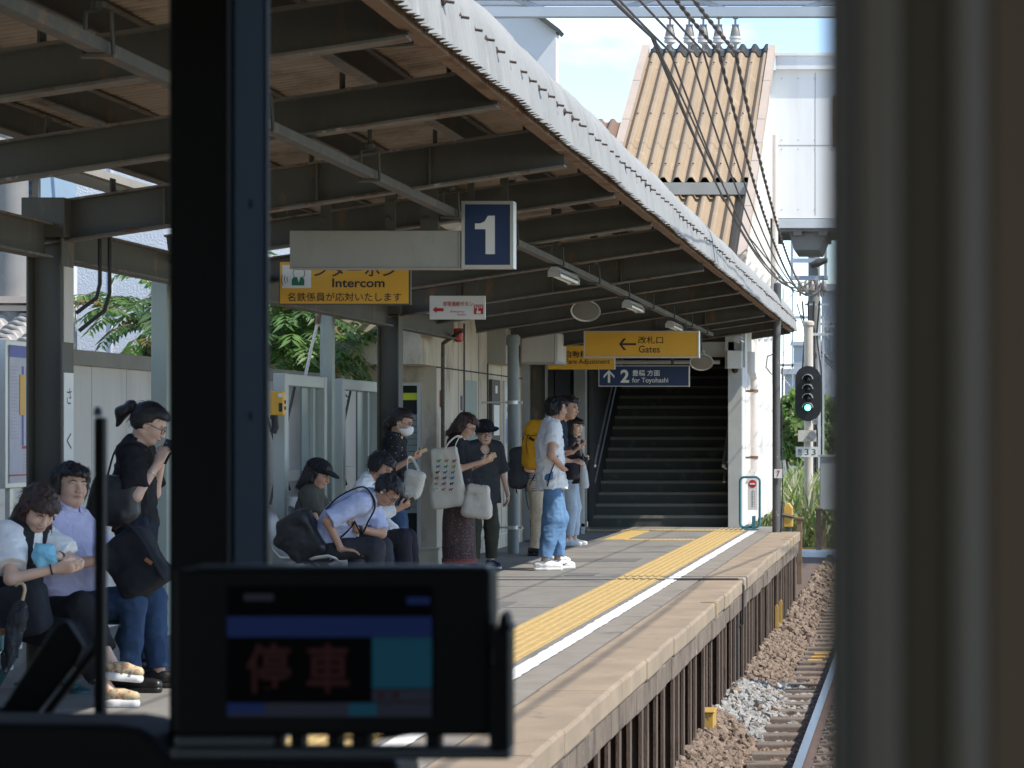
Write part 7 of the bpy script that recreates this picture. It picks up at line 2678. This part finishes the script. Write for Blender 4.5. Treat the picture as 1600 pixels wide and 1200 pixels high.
# ---- older woman in the black hat
root = (RX(752, 26.1), 26.1, 0)
P = Person('older woman in black brimmed hat, grey tee and olive trousers', root, 1.50, -62, lean=(4, 10), head=(12, -4, 4), neck_fwd=.03, width=1.0, girth=1.1, h=.0068,
           hands={'R': (V3(.08, -.26, .68), V3(.1, 0, -1), V3(0, 1, 0), .35, (-1, -.3, 0)), 'L': (V3(.06, .29, .66), V3(.1, 0, -1), V3(0, -1, 0), .35, (-1, .3, 0))},
           feet={'R': ((.05, -.10, 0), -10, 0), 'L': ((.0, .11, 0), 18, 0)}, skin=2)
P.body()
P.face('open')
P.hair(hairmat('hair_grey', (.10, .09, .085)), 'short', .04)
P.specs()
P.shirt(CL_['charcoal'], .98, -.13, .032, .04, neck=.066, low=.03, vneck=.06)
P.trousers(CL_['olive'], .024, .03, .03, 1.9)
P.shoes(CL_['shoe_navy'], CL_['shoe_white'], .25)
q_ = P.hs
A_ = P.HA.T
P.out('hat', [ell(P.hp(-.012, 0, .075), np.array((.118, .104, .072)) * q_, A_, .02), ell(P.hp(-.005, 0, .042), np.array((.172, .155, .016)) * q_, A_, .025),
              ell(P.hp(-.012, 0, .0), np.array((.1, .085, .07)) * q_, A_, .01, neg=True)], CL_['black'], [(.003, (25, 25, 25))])
MB().tube([P.W(P.hp(.103, -.01, .075)), P.W(P.hp(.104, 0, .068)), P.W(P.hp(.103, .01, .075))], .003, 5).tube([P.W(P.hp(.104, 0, .068)), P.W(P.hp(.106, 0, .058))], .003, 5).build('hat_emblem', M['sign_white'], P.t)

# ---- masked woman in the dotted dress
root = (RX(617, 23.0), 23.0, 0)
l = lambda px, py, dy=0: local(px, py, 23 + dy, root, 0)
P = Person('masked woman in black blouse with white flecks looking at her phone', root, 1.60, 0, lean=(-3, 4), head=(18, -6, 0), neck_fwd=.02, width=.92, girth=1.05, h=.0065,
           hands={'R': (l(643, 717, -.14), V3(.85, .2, .4), V3(-.3, .3, .8), .55, (-.35, -.3, -1)), 'L': (l(640, 745, .12), V3(.6, -.5, -.2), V3(0, -.5, -.6), .6, (-.5, .4, -1))},
           feet=feet2(), skin=1)
P.body()
P.face()
P.hair(HAIR_DARKBROWN, 'tied', .055)
q_ = P.hs
P.out('hair_tail', [cone(P.hp(-.10, 0, .0), P.hp(-.12, 0, -.06), .04 * q_, .042 * q_, .03), cone(P.hp(-.12, 0, -.06), P.hp(-.10, 0, -.2), .04 * q_, .02 * q_, .03)], HAIR_DARKBROWN, [(.005, (40, 40, 25))])
MB().lathe(P.W(P.hp(-.112, -.03, .01)), (0, -1, 0), [(0, .018), (.006, .016)], 10).build('hair_clip', M['sign_yellow'], P.t, smooth=True)
P.specs(M['sign_red'] if False else None)
q_ = P.hs
P.out('face_mask', [ell(P.hp(.03, 0, -.055), np.array((.085, .066, .062)) * q_, P.HA.T, .01), ell(P.hp(.07, 0, -.045), np.array((.05, .04, .05)) * q_, P.HA.T, .03)], CL_['mask'], [(.0025, (20, 20, 60))],
      [(P.hp(.015, 0, 0), -P.HA[:, 0]), (P.hp(0, 0, -.012), P.HA[:, 2]), (P.hp(0, 0, -.115), -P.HA[:, 2])], h=.005)
for sg in (-1, 1):
    MB().tube([P.W(P.hp(.03, sg * .066, -.03)), P.W(P.hp(.0, sg * .082, -.004)), P.W(P.hp(-.02, sg * .084, -.01)), P.W(P.hp(.02, sg * .069, -.08))], .002, 5).build('mask_loop', CL_['mask'], P.t)
P.shirt(CL_['dress'], 1.15, -.16, .02, .03, low=.02, name='blouse')
P.trousers(CL_['jeans'], .02, .03, .03, 1.9)
P.shoes(CL_['shoe_black'], CL_['shoe_black'])
phone(P, 'R', 'pale phone in the raised hand of the masked woman', 'phone_gold')
c = at(646, 757, 22.75)
t = soft_bag('mesh_tote', 'beige woven tote hanging from the arm of the masked woman', 'bag', c, [rbox((0, 0, 0), (.085, .07, .125), .045, roty(R(-12)), .02, taper=-.12)], CL_['mesh'], h=.008)
strap([(c.x - .05, c.y - .02, c.z + .11), (c.x - .045, c.y - .03, c.z + .23), (c.x - .02, c.y + .04, c.z + .23), (c.x + .05, c.y - .01, c.z + .12)], .014, CL_['mesh'], t)

# ---- seated: girl with the black cap
root = (RX(490, 20.85), 20.85, 0)
P = Person('seated youth in black cap and olive tee looking down', root, 1.50, 0, pel=(-.0, .47), lean=(-6, 2), head=(20, -12, 0), neck_fwd=.02, width=.9, h=.0065,
           hands={'R': (V3(.25, -.12, .6), V3(.9, .3, -.2), V3(0, .2, -1), .5, (-.5, -.6, -.3)), 'L': (V3(.26, .1, .6), V3(.9, -.3, -.2), V3(0, -.2, -1), .5, (-.5, .6, -.3))},
           feet={'R': ((.36, -.1, 0), 0, 0), 'L': ((.38, .1, 0), 0, 0)}, skin=1, knee={'R': (1, -.1, .7), 'L': (1, .1, .7)})
P.body()
P.face()
P.hair(HAIR_BLACK, 'bobback', .05)
P.shirt(CL_['olivetee'], .7, -.05, .022, .03, low=.015)
P.trousers(CL_['greytrouser'], .018, .02, .02, 1.9)
P.shoes(CL_['shoe_black'], CL_['shoe_white'], .24)
q_ = P.hs
A_ = P.HA.T
P.out('cap', [ell(P.hp(-.015, 0, .052), np.array((.115, .096, .085)) * q_, A_, .01), ell(P.hp(.105, 0, .045), np.array((.085, .075, .014)) * q_, (P.HA @ roty(R(14))).T, .02),
              ell(P.hp(-.02, 0, -.02), np.array((.13, .12, .055)) * q_, A_, .01, neg=True)], CL_['black'], [(.0015, (25, 25, 25))])

# ---- seated: man bending forward over his phone hand
root = (RX(508, 20.0), 20.0, 0)
l = lambda px, py, dy=0: local(px, py, 20 + dy, root, 0)
P = Person('seated man in pale blue shirt bending forward and gripping his bag strap', root, 1.72, 0, pel=(0, .49), lean=(32, 54), head=(52, -14, 0), neck_fwd=.02, width=1.0, girth=1.05, h=.006,
           hands={'R': (l(533, 858, -.2), V3(1, .15, -.1), V3(0, 0, -1), .18, (-.9, -.5, .1)), 'L': (l(556, 826, -.12), V3(-.35, -.25, .9), V3(-.8, -.5, -.1), 1.0, (.8, .3, -.8))},
           feet={'R': ((.42, -.13, 0), 0, 0), 'L': ((.46, .12, 0), 0, 0)}, skin=1, knee={'R': (1, -.15, .8), 'L': (1, .15, .8)})
P.body()
P.face()
P.hair(HAIR_BLACK, 'short', .06)
P.specs()
P.shirt(CL_['paleblue'], .93, -.02, .026, .03, low=.02, noise=.009)
P.collar(CL_['paleblue'])
P.trousers(CL_['greytrouser'], .018, .024, .024, 1.92)
P.shoes(CL_['shoe_black'], CL_['shoe_black'])
MB().lathe(P.W(P.hp(-.004, -.086, -.02)), (0, -1, 0), [(-.006, .008), (.004, .008), (.008, .003)], 10).build('earbud', M['sign_white'], P.t, smooth=True)
MB().tube([P.W(P.wr['L'] - unit(P.wr['L'] - P.el['L']) * .04), P.W(P.wr['L'] - unit(P.wr['L'] - P.el['L']) * .012)], .031, 14).build('wrist_watch', M['sign_black'], P.t, smooth=True)
c = at(474, 838, 19.85)
t = soft_bag('black_leather_bag', 'large black leather bag on the back of the bending man', 'bag', c, [rbox((0, 0, 0), (.13, .12, .19), .04, roty(R(30)), .02), rbox((-.09, 0, -.03), (.09, .1, .10), .03, roty(R(52)), .06)], CL_['leather'], noise=((.012, (9, 9, 9)), (.004, (26, 26, 26))), h=.007)
ms = P.sh['R'] * .62 + P.N * .38
sp = [P.C - P.f1 * .13 - V3(0, .16, 0), P.C + P.u2 * .10 - P.f2 * .14 - V3(0, .15, 0), ms + P.u2 * .06 - P.f2 * .10 - V3(0, .03, 0), ms + P.u2 * .085 - V3(0, .03, 0), ms + P.f2 * .09 + P.u2 * .05 - V3(0, .04, 0), ms + P.f2 * .15 - P.u2 * .06 - V3(0, .04, 0), ms + P.f2 * .19 - P.u2 * .16, P.wr['L'] + V3(0, -.05, .06)]
strap([P.W(x) for x in sp], .017, CL_['black'], t)
strap([P.W(P.wr['L'] + V3(0, -.05, .05)), P.W(P.wr['L'] + V3(-.05, -.08, -.02)), P.W(P.pel + V3(.1, -.17, .06)), P.W(P.pel + V3(-.02, -.19, .1))], .014, CL_['black'], t)

# ---- seated: man in the white shirt with phone
root = (RX(560, 21.9), 21.9, 0)
l = lambda px, py, dy=0: local(px, py, 21.9 + dy, root, 0)
P = Person('seated black haired man in white shirt beyond the bending man', root, 1.70, 0, pel=(-.02, .47), lean=(8, 20), head=(30, -16, 0), neck_fwd=.02, width=1.0, h=.0065,
           hands={'R': (l(622, 795, -.2), V3(.9, .1, .4), V3(-.3, .4, .7), .6, (-.3, -.5, -.9)), 'L': (l(618, 832, .05), V3(.9, -.2, -.3), V3(0, -.1, -1), .5, (-.4, .6, -.6))},
           feet={'R': ((.44, -.12, 0), 0, 0), 'L': ((.46, .12, 0), 0, 0)}, skin=1, knee={'R': (1, -.1, .8), 'L': (1, .1, .8)})
P.body()
P.face()
P.hair(HAIR_BLACK, 'mop', .05)
P.shirt(CL_['white'], 1.9, -.03, .022, .026, low=.02, noise=.009)
P.collar(CL_['white'])
P.trousers(CL_['darktrouser'], .02, .026, .026, 1.92)
P.shoes(CL_['shoe_black'], CL_['shoe_black'])
phone(P, 'R', 'phone in the hand of the seated man in white shirt')

# ---- left bench: woman with vest and crossed legs
root = (RX(16, 13.2), 13.2, 0)
yw = -14
l = lambda px, py, dy=0: local(px, py, 13.2 + dy, root, yw)
P = Person('seated woman with brown bob, white puff sleeves and dark vest', root, 1.52, yw, pel=(.0, .44), lean=(6, 16), head=(36, -34, -6), neck_fwd=.03, width=.95, h=.0055,
           hands={'R': (l(88, 888, -.22), V3(1, .2, .05), V3(-.1, .8, .4), .4, (-.5, -.7, -.6)), 'L': (l(88, 868, -.12), V3(-.2, -.9, .15), V3(-.3, .2, -.8), .5, (.2, .9, -.4))},
           feet={'R': ((.60, -.02, 0), 6, 0), 'L': ((.60, .0, .135), 12, 6)}, skin=2, knee={'R': (1, -.1, .9), 'L': (1, .05, 1.0)})
P.body()
P.face()
P.hair(HAIR_BROWN, 'bob', .03)
P.shirt(CL_['white'], .72, -.02, .018, .045, low=.01, name='blouse', noise=.008)
P.shirt(CL_['vest'], .12, -.03, .03, .02, low=.015, name='vest', noise=.005, vneck=.12)
P.trousers(CL_['black'], .022, .035, .03, 1.72, noise=.01)
P.shoes(CL_['sandal'], CL_['shoe_white'], .235, .042)
for c_ in 'RL':
    X_, o_ = P.shoeR if c_ == 'R' else P.shoeL
    for xx in (.02, .07, .115):
        MB().tube([P.W(X_(xx - .02, sy * .04 * (1 - xx), .05 + (.04 - .1 * xx) * (1 - sy * sy))) for sy in (-1, -.5, 0, .5, 1)], .009, 6, flat=.5).build('sandal_strap', CL_['cream'], o_, smooth='all')
d_ = unit(P.wr['L'] - P.el['L'])
MB().tube([P.W(P.wr['L'] - d_ * .045), P.W(P.wr['L'] - d_ * .02)], .0285, 14).build('wrist_watch', M['sign_black'], P.t, smooth=True)
d_ = unit(P.wr['R'] - P.el['R'])
MB().tube([P.W(P.wr['R'] - d_ * .03), P.W(P.wr['R'] - d_ * .022)], .029, 14).build('hair_band', M['feature_dark'], P.t, smooth=True)
c = P.W(l(68, 866, -.2))
soft_bag('blue_cloth', 'crumpled pale blue cloth in the hands of the woman with the vest', 'cloth', c, [rbox((0, 0, 0), (.05, .035, .055), .03, rotx(R(20)), .02), rbox((.02, -.01, -.045), (.045, .03, .04), .02, None, .03)], CL_['cyan'], noise=((.014, (24, 24, 24)), (.007, (50, 50, 50))), h=.005)
c = at(28, 955, 12.95)
t = soft_bag('black_tote', 'black bag resting beside the woman with the vest', 'bag', c, [rbox((0, 0, 0), (.15, .1, .13), .05, roty(R(10)), .02)], CL_['vest'], h=.008)
# umbrella with crook handle
c0, c1 = at(36, 935, 12.75), at(8, 1050, 12.7)
t = thing('crook_umbrella', c1, 'folded black umbrella with bamboo crook handle leaning on the bench', 'umbrella')
ax_ = (c0 - c1).normalized()
MB().tube([at(24, 916, 12.75), at(28, 912, 12.75), at(34, 911, 12.75), at(38, 915, 12.75), at(39, 922, 12.75), at(36, 935, 12.75), at(31, 955, 12.75)], .0085, 8).build('handle', M['fence_panel'] if False else mat('bamboo', (.5, .36, .2), .5, .1, 20), t, smooth='all')
V, Q = implicit([cone(np.array(c1), np.array(c1 + ax_ * .28), .02, .045, .02), cone(np.array(c1 + ax_ * .28), np.array(c0 - ax_ * .05), .045, .03, .02)], .005, [(.014, (40, 40, 14)), (.007, (80, 80, 40))])
np_mesh('canopy', V, Q, cloth('cloth_umbrella_black', (.03, .032, .036), .2, spots=((.12, .12, .12), 40, .6, .05)), t, smooth=True)

# ---- left bench: man in lavender polo
root = (RX(92, 13.95), 13.95, 0)
l = lambda px, py, dy=0: local(px, py, 13.95 + dy, root, -6)
P = Person('seated dark haired man in lavender polo shirt with a navy bag on his lap', root, 1.70, -6, pel=(.06, .43), lean=(-8, 2), head=(-3, -38, -6), neck_fwd=.02, width=1.02, girth=1.08, h=.0055,
           hands={'R': (l(172, 872, -.22), V3(.9, .3, -.2), V3(.2, .9, -.2), .5, (-.4, -.7, -.7)), 'L': (l(205, 880, .0), V3(.8, -.4, -.2), V3(0, -.7, -.5), .5, (-.3, .8, -.4))},
           feet={'R': ((.46, -.13, 0), -4, 0), 'L': ((.52, .12, 0), 6, 0)}, skin=0, knee={'R': (1, -.15, 1.0), 'L': (1, .15, 1.0)})
P.body()
P.face('open')
P.hair(HAIR_BLACK, 'mop', .045, vol=1.04)
P.shirt(CL_['lavender'], .8, -.05, .024, .036, low=.025, noise=.009)
P.collar(CL_['lavender'])
P.trousers(CL_['jeans'], .018, .026, .026, 1.93, noise=.01)
P.shoes(CL_['shoe_black'], CL_['shoe_black'], .265)
c = at(212, 880, 13.75)
t = soft_bag('navy_lap_bag', 'large dark navy bag on the lap of the man in lavender', 'bag', c, [rbox((0, 0, 0), (.14, .10, .165), .05, roty(R(34)), .02), rbox((.05, -.02, -.06), (.11, .1, .08), .04, roty(R(34)), .04)], CL_['vest'], noise=((.014, (9, 9, 9)), (.005, (24, 24, 24))), h=.007)
strap([at(180, 828, 13.65), at(196, 818, 13.66), at(216, 836, 13.62), at(238, 872, 13.6), at(256, 905, 13.62)], .016, CL_['black'], t)
MB().obox(at(232, 877, 13.585), (.045, .008, .022), Matrix.Rotation(R(35), 3, 'Y')).build('leather_tab', mat('leather_tab', (.25, .09, .03), .5, .1, 10), t, bevel=.003)

# ---- standing woman with ponytail
root = (RX(213, 14.9), 14.9, 0)
l = lambda px, py, dy=0: local(px, py, 14.9 + dy, root, 6)
P = Person('standing woman with ponytail, glasses and black blouse holding her phone up', root, 1.56, 6, lean=(-3, 3), head=(27, 0, 0), neck_fwd=.03, width=.92, h=.0055,
           hands={'R': (l(247, 724, -.14), V3(.35, .25, .9), V3(.35, .8, -.2), .45, (.35, -.35, -1)), 'L': (l(253, 716, .0), V3(.5, -.2, .8), V3(.2, -.8, 0), .5, (-.2, .3, -1))},
           feet=feet2(.02, -.02), skin=2)
P.body()
P.face()
P.hair(HAIR_BLACK, 'tied', .055)
q_ = P.hs
P.out('ponytail', [cone(P.hp(-.115, 0, .035), P.hp(-.15, 0, .045), .022 * q_, .028 * q_, .02), cone(P.hp(-.15, 0, .045), P.hp(-.185, 0, -.015), .034 * q_, .038 * q_, .02), cone(P.hp(-.185, 0, -.015), P.hp(-.165, 0, -.095), .036 * q_, .012 * q_, .02)], HAIR_BLACK, [(.006, (45, 45, 22))])
P.specs()
P.shirt(CL_['black'], .86, -.0, .024, .04, low=.015, noise=.008, name='blouse')
P.collar(CL_['black'], 'stand_collar', .06)
P.trousers(CL_['navy'], .03, .05, .06, 1.95, noise=.012)
P.shoes(CL_['shoe_black'], CL_['shoe_black'], .24)
d_ = unit(P.wr['R'] - P.el['R'])
MB().tube([P.W(P.wr['R'] - d_ * .07), P.W(P.wr['R'] - d_ * .062)], .032, 14).build('bracelet', M['alu'], P.t, smooth=True)
phone(P, 'R', 'dark phone held upright by the woman with the ponytail')
c = at(172, 782, 14.7)
t = soft_bag('black_shoulder_bag', 'large black tote on the shoulder of the woman with the ponytail', 'bag', c, [rbox((0, 0, 0), (.12, .06, .14), .04, roty(R(-10)), .02, taper=.18), rbox((.07, 0, .0), (.1, .07, .12), .05, None, .05)], CL_['leather'], noise=((.01, (10, 10, 10)), (.004, (26, 26, 26))), h=.007)
strap([(c.x - .02, c.y, c.z + .12), (c.x + .05, c.y - .04, c.z + .3), (c.x + .15, c.y - .03, c.z + .335), (c.x + .2, c.y + .05, c.z + .3)], .014, CL_['black'], t)
